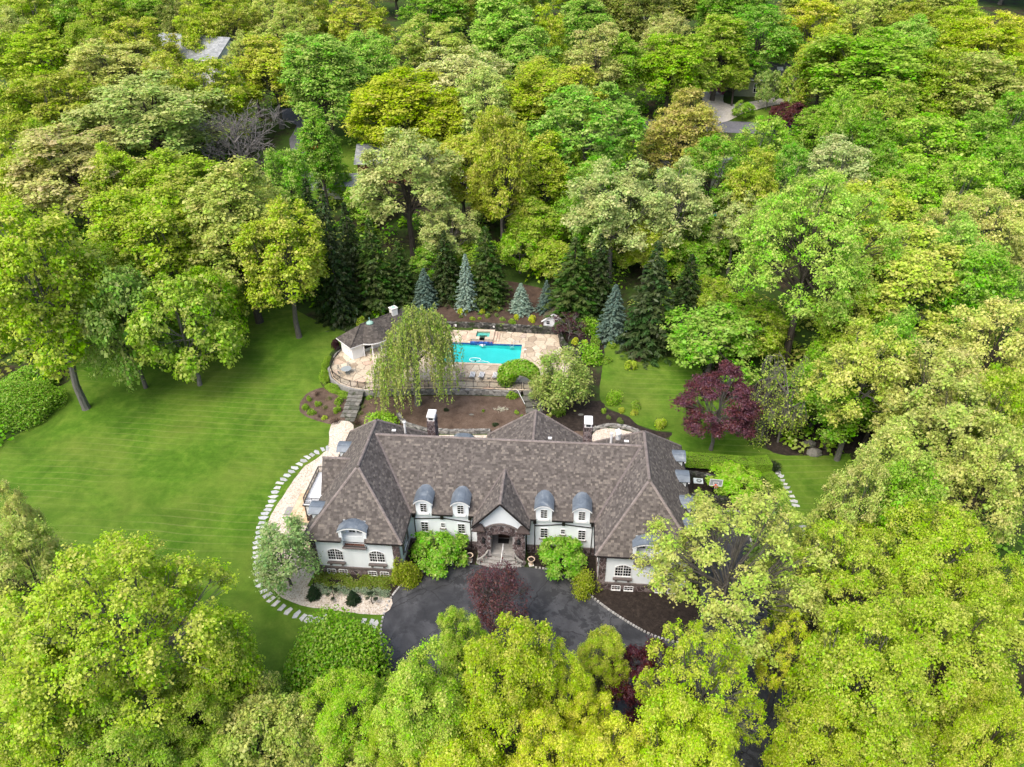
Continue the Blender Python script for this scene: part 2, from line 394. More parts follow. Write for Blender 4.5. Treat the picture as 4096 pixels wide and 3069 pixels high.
def wob(poly, step=.6, amp=.12, seed=1):
    """soften a polygon outline with small natural waves"""
    rnd = random.Random(seed); out = []
    n = len(poly)
    for i in range(n):
        p0, p1, p2, p3 = (Vector(poly[(i+k) % n]) for k in (-1, 0, 1, 2))
        m = max(2, int((p2-p1).length/step))
        for k in range(m):
            t = k/m
            q = .5*((2*p1)+(p2-p0)*t+(2*p0-5*p1+4*p2-p3)*t*t+(3*p1-p0-3*p2+p3)*t**3)
            out.append((q.x+rnd.uniform(-amp, amp), q.y+rnd.uniform(-amp, amp)))
    return out
_g = MB(); _nx = len(GX)
_g.v = [(x, y, T(x, y)) for y in GY for x in GX]
_g.f = [(j*_nx+i, j*_nx+i+1, (j+1)*_nx+i+1, (j+1)*_nx+i) for j in range(len(GY)-1) for i in range(_nx-1)]
smooth(_g.build('ground', M['floor'], kind='structure'))

LAWN_L=[(-70.58,19.48),(-69.66,21.37),(-68.69,24.41),(-71.14,29.45),(-69.39,35.72),(-73.03,41.99),(-72.24,49.89),(-67.85,57.2),(-60.45,63.78),(-56.72,67.79),(-52.52,66.81),(-45.32,60.79),(-39.74,54.76),(-32.86,50.63)]
LAWN_R=[(11.84,42.03),(13.62,41.78),(17.31,44.2),(19.69,46.24),(20.49,47.84),(21.23,51.49),(26.36,54.72),(26.81,44.58),(27.55,35.73),(31.12,35.46),(31.08,29.55),(32.27,26.15),(35.49,24.69),(38.98,24.77),(43.29,25.55),(43.08,22.28),(36.73,10.04),(32.78,0.04),(30.98,-0.1)]
LAWN_R2=[(11.93,33.46),(15.39,31.19),(16.53,29.49),(19.08,28.41),(21.06,28.23)]
BEDA=[(-29.42,35.1),(-30.73,34.58),(-31.99,33.2),(-32.15,30.73),(-31.34,28.96),(-28.53,27.37),(-25.32,26.54)]
BEDC=[(3.24,33.9),(11.31,34.4),(12.13,32.97),(15.39,31.03),(16.52,29.34),(19.07,28.25),(21.04,28.07),(20.35,26.96)]
BEDE=[(4.79,52.61),(12.47,52.23),(12.17,48.54),(11.77,44.63),(8.26,46.27)]
SPRUCEBED=[(15.21,48.71),(17.31,44.2),(19.69,46.24),(20.49,47.84),(19.07,50.96)]
STEPS_L_STONES= [(-25.33, 21.75), (-25.97, 21.53), (-26.54, 20.95), (-27.07, 20.38), (-27.5, 19.82), (-27.84, 19.18), (-28.14, 18.43), (-28.45, 17.65), (-28.68, 16.93), (-28.94, 16.07), (-29.16, 15.3), (-29.34, 14.59), (-29.35, 13.69), (-29.37, 12.87), (-29.29, 12.04), (-29.21, 11.23), (-29.15, 10.43), (-29.15, 9.73), (-29.19, 9.03), (-29.18, 8.31), (-29.05, 7.47), (-28.96, 6.75), (-28.74, 5.92), (-28.52, 5.13), (-28.3, 4.37), (-28.03, 3.62), (-27.74, 2.83), (-27.52, 2.22), (-27.14, 1.48), (-26.84, 0.64), (-26.42, -0.17), (-25.99, -1.01), (-25.56, -1.77), (-24.97, -2.55), (-24.39, -3.08), (-23.82, -3.62), (-23.1, -4.05), (-22.26, -4.54), (-21.41, -4.94), (-20.43, -5.31), (-19.61, -5.57), (-19.1, -5.74), (-18.61, -5.82), (-18.04, -5.84), (-17.45, -5.5), (-13.31, -5.66), (-12.53, -5.84), (-12.03, -5.96)]
STEPS_R_STONES= [(29.94, 22.59), (30.71, 22.5), (31.58, 22.56), (32.31, 22.26), (33.84, 21.13), (34.02, 20.53), (33.78, 21.13), (34.08, 20.53), (34.06, 19.73), (34.15, 19.08), (34.29, 18.42), (34.44, 17.62), (34.57, 16.85), (34.61, 15.97), (34.67, 15.22), (34.59, 15.92), (34.66, 15.17), (34.64, 11.57), (34.66, 10.88), (34.55, 10.06), (33.8, 6.99), (33.42, 6.21), (33.03, 1.08), (32.91, 0.29)]
lawn_left = LAWN_L+[(-26, 47), (-30.6, 45), (-31.2, 41), (-31, 37), (-28.5, 33), (-26, 26), (-24, 18), (-22, 10), (-20, 2), (-11.6, -4.6), (-11.0, -8.5), (-13, -12), (-18, -14.5), (-26, -12), (-40, -6), (-72, 4)]
overlay('lawn', wob(lawn_left, .8, .1, 3), M['lawn'], .02)
lawn_right = [(12.0, 44.8), (12.7, 49.5), (15.1, 48.8), (17.1, 44.5)]+LAWN_R[3:]+[(29.5, 8), (30.5, 14), (33, 19.6), (31, 22.4), (21.0, 22.8), (20.5, 26.5)]+LAWN_R2[::-1]+[(11.4, 37)]
overlay('lawn', wob(lawn_right, .8, .1, 4), M['lawn'], .02)
GRAVEL = [(-26.2, 26.9), (-25.3, 22.0), (-25.6, 20.9), (-26.3, 19.6), (-27.2, 18.2), (-27.7, 16.2), (-28.0, 13.5), (-28.3, 10.5), (-28.3, 7.6), (-27.6, 4.6), (-26.9, 2.0), (-26.0, 0), (-24.6, -1.8), (-22.6, -3.3), (-20.3, -4.1), (-16.4, -4.5), (-11.6, -4.6), (-11.05, -2.5), (-13.4, -2.15), (-20, -1.6), (-20.4, .5), (-20.2, 19), (-22, 20.5), (-23.2, 27)]
overlay('gravel_path', wob(GRAVEL, .7, .05, 5), M['gravel'], .045)
overlay('gravel_court', [(-13, 19), (-3.2, 19), (-3.2, 26), (-9, 25.6), (-12.5, 25.4)], M['gravel'], .045)
overlay('gravel_court', wob([(9.2, 20), (17, 20), (16.6, 26.8), (15, 28), (12.6, 28.4), (10.4, 27.4)], .7, .05, 2), M['gravel'], .045)
overlay('mulch_bed', wob(BEDA+[(-24.5, 27), (-25.6, 33), (-27, 34.4)], .6, .08, 6), M['soil'], .04)
overlay('soil_bed', [(-23.0, 33.0), (-22.6, 27.2), (-20, 26), (-16, 27.2), (-12.8, 26.3), (-9, 26.1), (-4, 26.6), (-3, 19), (8.8, 19), (9.6, 27.5), (3.4, 28), (.9, 28), (.9, 32), (-.2, 34.6), (-9.7, 34.4), (-22, 33.2)], M['soil'], .04)
overlay('mulch_bed', wob(BEDC+[(17.2, 25.8), (15, 28.6), (12.6, 29), (10, 27.8), (3.5, 28)], .6, .08, 7), M['mulch'], .045)
overlay('mulch_slope', wob([(-24, 52.95), (-20, 60), (-18, 65), (-6, 66), (4, 63), (9, 60), (14, 56), (12, 52.9), (4, 53.1), (-10, 53.1)], .9, .1, 8), M['slope'], .03)
overlay('mulch_bed', wob(BEDE+[(7.1, 45.5), (6.0, 47), (5.3, 49)], .6, .06, 9), M['mulch'], .05)
overlay('mulch_bed', wob(SPRUCEBED, .8, .1, 10), M['slope'], .03)
overlay('mulch_bed', [(-10.5, 5.1), (-2.9, 5.1), (-2.9, 2.9), (-3.5, 2.8), (-5.7, 2.6), (-8.3, 1.5), (-10.1, -.2), (-11.2, -2.6), (-10.6, -1)], M['mulch'], .04)
overlay('mulch_bed', [(2.75, 5.1), (10.4, 5.1), (10.4, .45), (20.2, .45), (21.3, 0), (20.6, -4.4), (18.5, -5.7), (15.7, -5), (12, -2.5), (9, .2), (6.2, 2.46), (3.7, 2.9)], M['mulch'], .04)
overlay('mulch_bed', [(-20.3, .4), (-11, .4), (-10.8, -1.4), (-11.1, -2.5), (-13.4, -2.15), (-20, -1.55)], M['mulch'], .05)
overlay('mulch_bed', wob([(21.9, 13.6), (28.2, 13.6), (30.2, 14.5), (32.6, 17.5), (33.4, 20), (32.4, 22.1), (28, 22.5), (21.5, 22.6)], .8, .05, 12), M['mulch'], .04)
overlay('mulch_bed', wob([(34, 24.9), (38, 24.7), (44, 25.5), (52, 30), (48, 40), (38, 42), (33, 37), (33, 29)], .9, .1, 13), M['mulch'], .03)
DRIVE = [(-10.0, -9.9), (-11, -7.7), (-11.43, -5.3), (-11.23, -2.7), (-10.15, -.2), (-8.28, 1.53), (-5.68, 2.64), (-3.47, 2.85), (3.7, 2.92), (6.2, 2.46), (9, .2), (12, -2.5), (15.7, -5), (18.5, -5.8), (20.6, -4.5), (21.4, 0), (21.6, 13.4), (27.9, 13.5), (28.1, 7), (28, 0), (27.5, -8), (30, -14), (34, -26), (24, -26), (20, -16), (14, -15), (4, -17), (-4, -16), (-9.5, -12)]
overlay('driveway', DRIVE, M['asphalt'], .03)
overlay('lane', wob([(-70, 132), (-62, 126), (-62, 119), (-58, 110), (-54, 102), (-50, 96), (-46, 96), (-50, 104), (-53, 111), (-57, 120), (-58, 127), (-66, 136)], 3, .2, 3), M['road'], .05)
overlay('road', [(20, 126), (100, 122), (100, 128.5), (62, 130), (39, 131), (20, 131.5)], M['road'], .05)
overlay('paved_drive', wob([(38.5, 131.2), (43, 131.2), (47, 135.5), (56, 140.5), (64, 145), (62, 148), (52, 143.5), (46, 140.5), (43, 141.5), (43.5, 149), (38.5, 149)], 2, .1, 4), M['pavedrive'], .06)
overlay('front_lawn', wob([(44, 131.3), (62, 130.3), (68, 138), (60, 141.5), (50, 136.5)], 2, .2, 5), M['lawn'], .05)
overlay('back_lawn', wob([(-52, 94), (-44, 94), (-40, 108), (-44, 120), (-52, 118)], 2, .2, 5), M['lawn'], .04)
# ------------------------------------------------------------------ surfaces built of pieces
def frame_of(p3):
    """plane frame of a 3-D polygon: origin, u horizontal, v up the slope, outward normal"""
    p = [Vector(q) for q in p3]; n = Vector((0, 0, 0))
    for i in range(len(p)): n += (p[i-1]-p[0]).cross(p[i]-p[0])
    n.normalize()
    if n.z < -1e-4: n = -n
    u = Vector((0, 0, 1)).cross(n).normalized(); v = n.cross(u).normalized()
    if v.z < 0: v = -v; u = -u
    o = min(p, key=lambda q: q.dot(v))
    return o, u, v, n
def shingle_list(p3, rnd, exposure=.235, width=.31):
    o, u, v, n = frame_of(p3)
    poly = [((Vector(q)-o).dot(u), (Vector(q)-o).dot(v)) for q in p3]
    if area(poly) < 0: poly = poly[::-1]
    out = []; v1 = max(p[1] for p in poly); r = 0; y = 0
    while y < v1-.02:
        band = clip_rect(poly, -1e3, 1e3, y, min(y+exposure, v1))
        if len(band) >= 3:
            x0, x1 = min(p[0] for p in band), max(p[0] for p in band)
            full = clip_rect(poly, -1e3, 1e3, y+.001, y+.002), clip_rect(poly, -1e3, 1e3, y+exposure-.002, y+exposure-.001)
            ok = len(full[0]) > 2 and len(full[1]) > 2
            if ok:
                a = max(min(p[0] for p in full[0]), min(p[0] for p in full[1])); b = min(max(p[0] for p in full[0]), max(p[0] for p in full[1]))
            x = x0-(.5*(r % 2)+.12*rnd.random())*width
            while x < x1:
                w = width*rnd.uniform(.9, 1.1)
                if ok and x > a and x+w < b: c = [(x+.006, y), (x+w-.006, y), (x+w-.006, y+exposure), (x+.006, y+exposure)]
                else:
                    c = clip_rect(band, x+.006, x+w-.006, y, y+exposure)
                if len(c) >= 3 and abs(area(c)) > .002:
                    th = .03*rnd.uniform(.75, 1.3); top = []; bot = []
                    for cx, cy in c:
                        h = .008+th*(1-(cy-y)/exposure)
                        q = o+u*cx+v*cy; top.append(q+n*h); bot.append(q)
                    m = len(c); fs = [tuple(range(m))]
                    for i in range(m):
                        j = (i+1) % m
                        if c[i][1]-y < exposure*.6 or c[j][1]-y < exposure*.6: fs.append((i, m+i, m+j, j))
                    out.append((top+bot, fs))
                x += w
        y += exposure; r += 1
    return out
def shingle_roof(polys, name, mat, parent, base, single=0, seed=1, **kw):
    """base slab of a roof plus its shingles: some as parts of their own, the rest joined"""
    rnd = random.Random(seed); b = MB()
    for p in polys:
        nn = frame_of(p)[3]; b.slab([Vector(q)-nn*.004 for q in p], -nn*.12)
    r = b.build(name, base, parent)
    al = [s for p in polys for s in shingle_list(p, rnd, **kw)]
    al.sort(key=lambda s: -s[0][0].z*0-rnd.random())
    for vs, fs in al[:single]:
        mb = MB(); mb.add(vs, fs); me = bpy.data.meshes.new('shingle'); me.from_pydata(mb.v, [], mb.f); me.materials.append(mat)
        link('shingle', me, r)
    mb = MB()
    for vs, fs in al[single:]: mb.add(vs, fs)
    me = bpy.data.meshes.new('shingles'); me.from_pydata(mb.v, [], mb.f); me.materials.append(mat)
    link('shingles', me, r, kind='stuff')
    return r
def voronoi(poly, cell, rnd, sx=1., joint=.03, jit=.8):
    """irregular convex cells covering a CCW polygon"""
    xs = [p[0] for p in poly]; ys = [p[1] for p in poly]; P = []
    cx, cy = cell*sx, cell
    nx = int((max(xs)-min(xs))/cx)+3; ny = int((max(ys)-min(ys))/cy)+3
    G = {}
    for j in range(-1, ny):
        for i in range(-1, nx):
            G[i, j] = (min(xs)+(i+.5*(j % 2)+rnd.uniform(-.5, .5)*jit)*cx, min(ys)+(j+rnd.uniform(-.5, .5)*jit)*cy)
    out = []
    for (i, j), p in G.items():
        c = [(p[0]-2*cx, p[1]-2*cy), (p[0]+2*cx, p[1]-2*cy), (p[0]+2*cx, p[1]+2*cy), (p[0]-2*cx, p[1]+2*cy)]
        for dj in range(-2, 3):
            for di in range(-2, 3):
                q = G.get((i+di, j+dj))
                if q is None or q == p: continue
                a, b = q[0]-p[0], q[1]-p[1]; L = math.hypot(a, b)
                c = clip_half(c, a/L, b/L, (a*(p[0]+q[0])/2+b*(p[1]+q[1])/2)/L-joint/2)
                if len(c) < 3: break
            if len(c) < 3: break
        if len(c) < 3: continue
        if area(c) < 0: c = c[::-1]
        c = clip_convex(poly, c)
        if len(c) >= 3 and abs(area(c)) > .01: out.append(c)
    return out
def stone_pieces(cells, fr, th, rnd, jit=.5):
    """cells in a plane frame -> (verts, faces) of raised, slightly chamfered stones"""
    o, u, v, n = fr; out = []
    for c in cells:
        if area(c) < 0: c = c[::-1]
        q = []
        for k, p in enumerate(c):
            if not q or abs(p[0]-q[-1][0])+abs(p[1]-q[-1][1]) > .02: q.append(p)
        if len(q) < 3: continue
        gx = sum(p[0] for p in q)/len(q); gy = sum(p[1] for p in q)/len(q)
        h = th*rnd.uniform(1-jit, 1+jit); tx, ty = rnd.uniform(-.06, .06)*th, rnd.uniform(-.06, .06)*th; m = len(q)
        bot = [o+u*x+v*y for x, y in q]
        top = [o+u*(gx+(x-gx)*.9)+v*(gy+(y-gy)*.9)+n*(h+tx*(x-gx)*8+ty*(y-gy)*8) for x, y in q]
        out.append((bot+top, [tuple(range(m, 2*m))]+[(i, (i+1) % m, m+(i+1) % m, m+i) for i in range(m)]))
    return out
def place_pieces(lst, name, plural, mat, parent, single, rnd=None, biggest=False):
    lst = list(lst)
    if rnd: rnd.shuffle(lst)
    if biggest: lst.sort(key=lambda s: -len(s[0])*0-(s[0][0]-s[0][len(s[0])//4]).length)
    for vs, fs in lst[:single]:
        mb = MB(); mb.add(vs, fs); me = bpy.data.meshes.new(name); me.from_pydata(mb.v, [], mb.f); me.materials.append(mat); link(name, me, parent)
    if len(lst) > single:
        mb = MB()
        for vs, fs in lst[single:]: mb.add(vs, fs)
        me = bpy.data.meshes.new(plural); me.from_pydata(mb.v, [], mb.f); me.materials.append(mat); link(plural, me, parent, kind='stuff')
def wall_frame(o, u, n): return Vector(o), Vector(u), Vector((0, 0, 1)), Vector(n)

# ------------------------------------------------------------------ the mansion
HE, HR, CX, WH = 5.48, 11.43, 15.35, 5.3
mansion = thing('mansion', 'large white stucco mansion with brown shingle roofs and fieldstone base behind the asphalt loop', 'house')
R1 = random.Random(11)
def half(poly3, a, b, c):
    """clip a 3-D roof polygon in plan by a*x+b*y<=c"""
    out = []; n = len(poly3)
    for i in range(n):
        p, q = poly3[i], poly3[(i+1) % n]; dp, dq = a*p[0]+b*p[1]-c, a*q[0]+b*q[1]-c
        if dp <= 1e-9: out.append(p)
        if (dp < -1e-9 and dq > 1e-9) or (dq < -1e-9 and dp > 1e-9):
            t = dp/(dp-dq); out.append(tuple(p[k]+(q[k]-p[k])*t for k in range(3)))
    return out
def notch(poly, x0, x1, y1):
    """cut the rectangle x0..x1, y<y1 out of a roof polygon (front eave)"""
    res = [half(poly, 1, 0, x0), half(poly, -1, 0, -x1)]
    mid = half(half(poly, -1, 0, -x0), 1, 0, x1); res.append(half(mid, 0, -1, -y1))
    return [r for r in res if len(r) > 2]
VT = (-14.98, 11.42, 11.02)
def mir(poly): return [(-p[0], p[1], p[2]) for p in poly][::-1]
front_hip = [(-20.65, 0, HE), (-10.05, 0, HE), (-15.35, 5.25, HR)]
wing_polys = notch(front_hip, -16.5, -14.05, 1.5)
wing_out = [(-20.65, 0, HE), (-15.35, 5.25, HR), (-15.35, 13.59, HR), (-20.65, 18.9, HE)]
wing_in = [(-10.05, 0, HE), (-10.05, 4.77, HE), VT, (-15.35, 11.42, HR), (-15.35, 5.25, HR)]
wing_rear_in = [VT, (-10.05, 18.07, HE), (-10.05, 18.9, HE), (-15.35, 13.59, HR), (-15.35, 11.42, HR)]
wing_rear = [(-20.65, 18.9, HE), (-10.05, 18.9, HE), (-15.35, 13.59, HR)]
main_poly = [(-10.05, 4.77, HE), (10.05, 4.77, HE), (14.98, 11.42, 11.02), VT]
main_polys = [main_poly]
for xc in (-8.62, -4.54, 4.54, 8.62):
    nx = []
    for p in main_polys:
        if min(q[0] for q in p) < xc-.87 and max(q[0] for q in p) > xc+.87: nx += notch(p, xc-.87, xc+.87, 5.05)
        else: nx.append(p)
    main_polys = nx
main_rear = [(-10.05, 18.07, HE), (10.05, 18.07, HE), (14.98, 11.42, 11.02), VT]
gab_r = [(0, 3.17, 8.89), (3.05, 3.17, 5.39), (3.05, 4.70, 5.39), (2.97, 4.77, HE), (0, 8.87, 8.89)]
rg = 2.85
rear_l = [(rg-6.1, 16.9, 5.45), (rg-6.1, 19.5, 5.45), (rg, 19.9, 9.6), (rg, 13.1, 9.6), (rg-4.4, 16.8, 6.62)]
rear_l = [(rg-6.1, 17.6, 5.5), (rg-6.1, 19.4, 5.5), (rg, 19.4, 9.6), (rg, 13.13, 9.6)]
rear_r = [(2*rg-p[0], p[1], p[2]) for p in rear_l]
cg_front = [(-20.8, 6.9, 5.5), (-20.63, 6.9, 5.5), (-17.5, 9.3, 9.0), (-20.8, 9.3, 9.0)]
cg_back = [(-20.8, 11.7, 5.5), (-20.63, 11.7, 5.5), (-17.5, 9.3, 9.0), (-20.8, 9.3, 9.0)]
allp = wing_polys+[wing_out, wing_in]+main_polys+[gab_r, mir(gab_r)]+[mir(p) for p in wing_polys+[wing_out, wing_in]]+[cg_front, rear_l, rear_r, wing_rear_in, mir(wing_rear_in)]
roof = shingle_roof(allp, 'roof', M['shingle'], mansion, M['shingle'], 299, 5)
b = MB()
for p in (wing_rear, mir(wing_rear), main_rear, cg_back):
    nn = frame_of(p)[3]; b.slab([Vector(q) for q in p], -nn*.12)
b.build('rear_roof', M['shingle'], mansion)
# ridge and hip caps: short overlapping tiles
caps = MB()
def cap_line(a, c, w=.17, step=.29):
    a = Vector(a); c = Vector(c); L = (c-a).length; d = (c-a)/L; n = int(L/step)
    s = d.cross(Vector((0, 0, 1))).normalized(); up = s.cross(d).normalized()
    for i in range(n):
        p = a+d*(i*step); q = a+d*((i+1)*step+.03); k = .03+.02*R1.random()
        vs = []
        for e, lift in ((p, k+.05), (q, k)):
            vs += [e-s*w-up*(.09-lift), e-s*w*.45+up*(lift+.03), e+s*w*.45+up*(lift+.03), e+s*w-up*(.09-lift)]
        caps.add(vs, [(0, 1, 5, 4), (1, 2, 6, 5), (2, 3, 7, 6), (0, 3, 2, 1), (0, 4, 7, 3)])
for sg in (1, -1):
    f = lambda p: (p[0]*sg, p[1], p[2])
    cap_line(f((-20.65, 0, HE)), f((-15.35, 5.25, HR))); cap_line(f((-10.05, 0, HE)), f((-15.35, 5.25, HR)))
    cap_line(f((-15.35, 5.25, HR)), f((-15.35, 13.59, HR)))
    cap_line(f((-20.65, 18.9, HE)), f((-15.35, 13.59, HR))); cap_line(f((-10.05, 18.9, HE)), f((-15.35, 13.59, HR)))
cap_line(VT, (14.98, 11.42, 11.02)); cap_line((0, 3.17, 8.89), (0, 8.7, 8.89)); cap_line((rg, 13.2, 9.6), (rg, 19.4, 9.6))
cap_line((rg, 19.4, 9.6), (rg-6.1, 19.4, 5.5)); cap_line((rg, 19.4, 9.6), (rg+6.1, 19.4, 5.5)); cap_line((-20.8, 9.3, 9.0), (-17.6, 9.3, 9.0))
caps.build('ridge_caps', M['ridge'], mansion, kind='stuff')
vf = MB()
for sg in (1, -1):
    vf.bar((sg*-10.0, 4.77, HE+.05), (sg*-14.93, 11.4, 11.07), .26, .05); vf.bar((sg*2.99, 4.8, HE+.05), (sg*.02, 8.85, 8.93), .22, .05)
vf.bar((-20.6, 6.93, 5.56), (-17.5, 9.28, 9.05), .2, .05)
vf.build('valley_flashing', M['trim'], mansion)
# gutters along the eaves
gt = MB()
def gut(a, c): gt.bar(a, c, .14, .13)
for sg in (1, -1):
    f = lambda x, y, z=HE-.07: (x*sg, y, z)
    gut(f(-20.7, -.05), f(-16.55, -.05)); gut(f(-14.0, -.05), f(-10.0, -.05)); gut(f(-20.72, -.05), f(-20.72, 6.8)); gut(f(-20.72, 11.8), f(-20.72, 18.9)); gut(f(-9.98, -.05), f(-9.98, 4.7))
    for x0, x1 in ((-9.9, -9.5), (-7.72, -5.43), (-3.65, -3.1)): gut(f(x0, 4.72), f(x1, 4.72))
    gut(f(-3.1, 3.15, 5.33), f(-3.1, 4.7, 5.33))
    gut(f(-3.1, 3.2, 5.36), f(0, 3.2, 8.86))
gt.build('gutter', M['gutter'], mansion)
for sg in (1, -1):
    for x in (-9.83, -3.56):
        dp = MB(); dp.tube([(x*sg, 4.95, 4.8), (x*sg, 5.07, 4.6), (x*sg, 5.07, .5), (x*sg, 4.9, .35)], .055); dp.box(x*sg-.17, x*sg+.17, 4.85, 5.12, 4.75, 5.3); dp.build('downpipe', M['gutter'], mansion)
    dp = MB(); dp.bar((-9.75*sg, 5.13, 4.32), (-6.75*sg, 5.13, 4.6), .07, .1); dp.bar((-6.65*sg, 5.13, 4.6), (-3.6*sg, 5.13, 4.2), .07, .1); dp.box(-6.7*sg-.17, -6.7*sg+.17, 4.95, 5.15, 4.55, 5.2); dp.build('gutter_pipe', M['gutter'], mansion)
dp = MB(); dp.tube([(-23.35, 7.65, 3.0), (-23.35, 7.65, .3)], .06); dp.build('downpipe', M['gutter'], mansion)
# walls
w = MB()
for sg in (1, -1):
    def bx(x0, x1, *a): w.box(min(x0*sg, x1*sg), max(x0*sg, x1*sg), *a)
    bx(-20.15, -10.55, .8, 18.4, 0, 5.42)            # wing body
    bx(-19.55, -11.25, .49, .8, 1.2, 4.38); bx(-19.55, -16.5, .49, .8, 4.38, 5.42); bx(-14.05, -11.25, .49, .8, 4.38, 5.42)
    bx(-10.55, -2.7, 5.2, 5.5, 1.22, 5.42)           # main front panels
    for xc in (-8.62, -4.54): bx(xc-.9, xc+.9, 5.19, 5.5, 5.42, 5.6)
w.box(-10.55, 10.55, 17.2, 17.6, 0, 5.42); w.box(rg-5.5, rg+5.5, 17.6, 19.1, 0, 5.5)
w.slab([(rg-5.5, 19.1, 5.5), (rg+5.5, 19.1, 5.5), (rg, 19.1, 9.2)], (0, -.2, 0))
w.slab([(-20.7, 7.1, 5.45), (-20.7, 11.5, 5.45), (-20.7, 9.3, 8.8)], (.2, 0, 0)); w.box(-20.6, -20.15, 7.0, 11.6, 0, 5.42)
w.slab([(-2.75, 3.78, 4.76), (2.6, 3.78, 4.76), (2.6, 3.78, 5.75), (0, 3.78, 8.7), (-2.75, 3.78, 5.75)], (0, .2, 0))
w.build('stucco_wall', M['stucco'], mansion)
# stone: mortar backing + fieldstones
st = MB(); stones = []
def stone_wall_x(x0, x1, y, z0, z1, th=.09, depth=.3, holes=()):
    st.box(x0, x1, y+.02, y+depth, z0, z1)
    poly = [(0, 0), (x1-x0, 0), (x1-x0, z1-z0), (0, z1-z0)]
    for c in voronoi(poly, .34, R1, 1.35, .045):
        gx = sum(p[0] for p in c)/len(c)+x0; gz = sum(p[1] for p in c)/len(c)+z0
        if any(a < gx < b_ and c_ < gz < d for a, b_, c_, d in holes): continue
        stones.extend(stone_pieces([c], wall_frame((x0, y+.02, z0), (1, 0, 0), (0, -1, 0)), th*.6, R1))
def stone_wall_y(y0, y1, x, sgn, z0, z1, th=.06, body=True):
    if body: st.box(min(x, x-sgn*.25), max(x, x-sgn*.25), y0, y1, z0, z1)
    poly = [(0, 0), (y1-y0, 0), (y1-y0, z1-z0), (0, z1-z0)]
    fr = (Vector((x, y0, z0)), Vector((0, 1, 0)), Vector((0, 0, 1)), Vector((sgn, 0, 0)))
    stones.extend(stone_pieces(voronoi(poly, .34, R1, 1.35, .045), fr, th, R1))
for sg in (1, -1):
    def xr(a, c): return (min(a*sg, c*sg), max(a*sg, c*sg))
    stone_wall_x(*xr(-20.2, -19.55), .42, 0, 5.4); stone_wall_x(*xr(-11.25, -10.5), .42, 0, 5.4)
    stone_wall_x(*xr(-19.55, -11.25), .42, 0, .95)
    stone_wall_x(*xr(-10.5, -2.75), 5.12, 0, 1.15, depth=.25)
    stone_wall_y(.72, 5.1, -10.5*sg, sg, 0, 1.2); stone_wall_y(.7, 18.4, -20.2*sg, -sg, 0, 1.2)
# portal
def arch_z(x, h0, rise, hw): return h0+rise*(1-(x/hw)**2)
XP, OP = 2.68, 1.22
st.box(-XP, -OP, 3.72, 5.2, 0, 4.75); st.box(OP, XP-.1, 3.72, 5.2, 0, 4.75); 
N = 12
for i in range(N):
    xa, xb = -OP+2*OP*i/N, -OP+2*OP*(i+1)/N
    st.slab([(xa, 3.72, arch_z(xa, 3.75, .4, OP)), (xb, 3.72, arch_z(xb, 3.75, .4, OP)), (xb, 3.72, 4.75), (xa, 3.72, 4.75)], (0, 1.4, 0))
for i in range(14):
    xa, xb = -1.75+3.5*i/14, -1.75+3.5*(i+1)/14
    st.slab([(xa, 3.72, 4.75), (xb, 3.72, 4.75), (xb, 3.72, 4.76+.75*(1-(xb/1.75)**2)), (xa, 3.72, 4.76+.75*(1-(xa/1.75)**2))], (0, .3, 0))
fr = wall_frame((-XP, 3.72, 0), (1, 0, 0), (0, -1, 0))
for c in voronoi([(0, 0), (5.26, 0), (5.26, 5.5), (0, 5.5)], .36, R1, 1.3, .05):
    gx = sum(p[0] for p in c)/len(c)-XP; gz = sum(p[1] for p in c)/len(c)
    if abs(gx) < OP+.1 and gz < arch_z(gx, 3.75, .4, OP)+.22: continue
    if gz > 4.62 and (abs(gx) > 1.6 or gz > 4.62+.72*(1-(gx/1.75)**2)): continue
    stones.extend(stone_pieces([c], fr, .06, R1))
for i in range(13):   # voussoirs over the opening
    t0 = -1+2*i/13; t1 = -1+2*(i+1)/13-.02
    xa, xb = OP*t0*1.06, OP*t1*1.06
    vs = [(xa, 3.74, arch_z(xa, 3.75, .4, OP*1.06)), (xb, 3.74, arch_z(xb, 3.75, .4, OP*1.06)), (xb*1.08, 3.74, arch_z(xb, 4.02, .42, OP*1.06)), (xa*1.08, 3.74, arch_z(xa, 4.02, .42, OP*1.06))]
    m = MB(); m.slab(vs, (0, -.1, 0)); stones.append(([Vector(p) for p in m.v], m.f))
# chimneys' stone faces
sw = st.build('stone_wall', M['mortar'], mansion)
place_pieces(stones, 'stone', 'stones', M['rstone'], sw, 230, random.Random(3))
for cx in (-8.82, 9.05):
    st = MB(); stones = []
    st.box(cx-.44, cx+.44, 12.95, 14.3, 5, 12.1)
    stone_wall_x(cx-.44, cx+.44, 12.86, 8.6, 12.1, depth=.1); stone_wall_y(12.92, 14.3, cx+.44, 1, 8.6, 12.1, body=False); stone_wall_y(12.92, 14.3, cx-.44, -1, 8.6, 12.1, body=False)
    chimney = st.build('chimney', M['mortar'], mansion); place_pieces(stones, 'stone', 'stones', M['rstone'], chimney, 35, random.Random(3))
    c = MB(); c.box(cx-.38, cx+.38, 12.98, 14.22, 12.1, 12.55); c.box(cx-.48, cx+.48, 12.86, 14.34, 12.55, 12.7); c.box(cx-.4, cx+.4, 12.95, 14.25, 12.7, 12.78)
    o = c.build('chimney_cap', M['whitestone'], chimney); d = MB(); d.box(cx-.24, cx+.24, 12.93, 13.02, 12.2, 12.42); d.build('flue_opening', M['iron'], chimney)
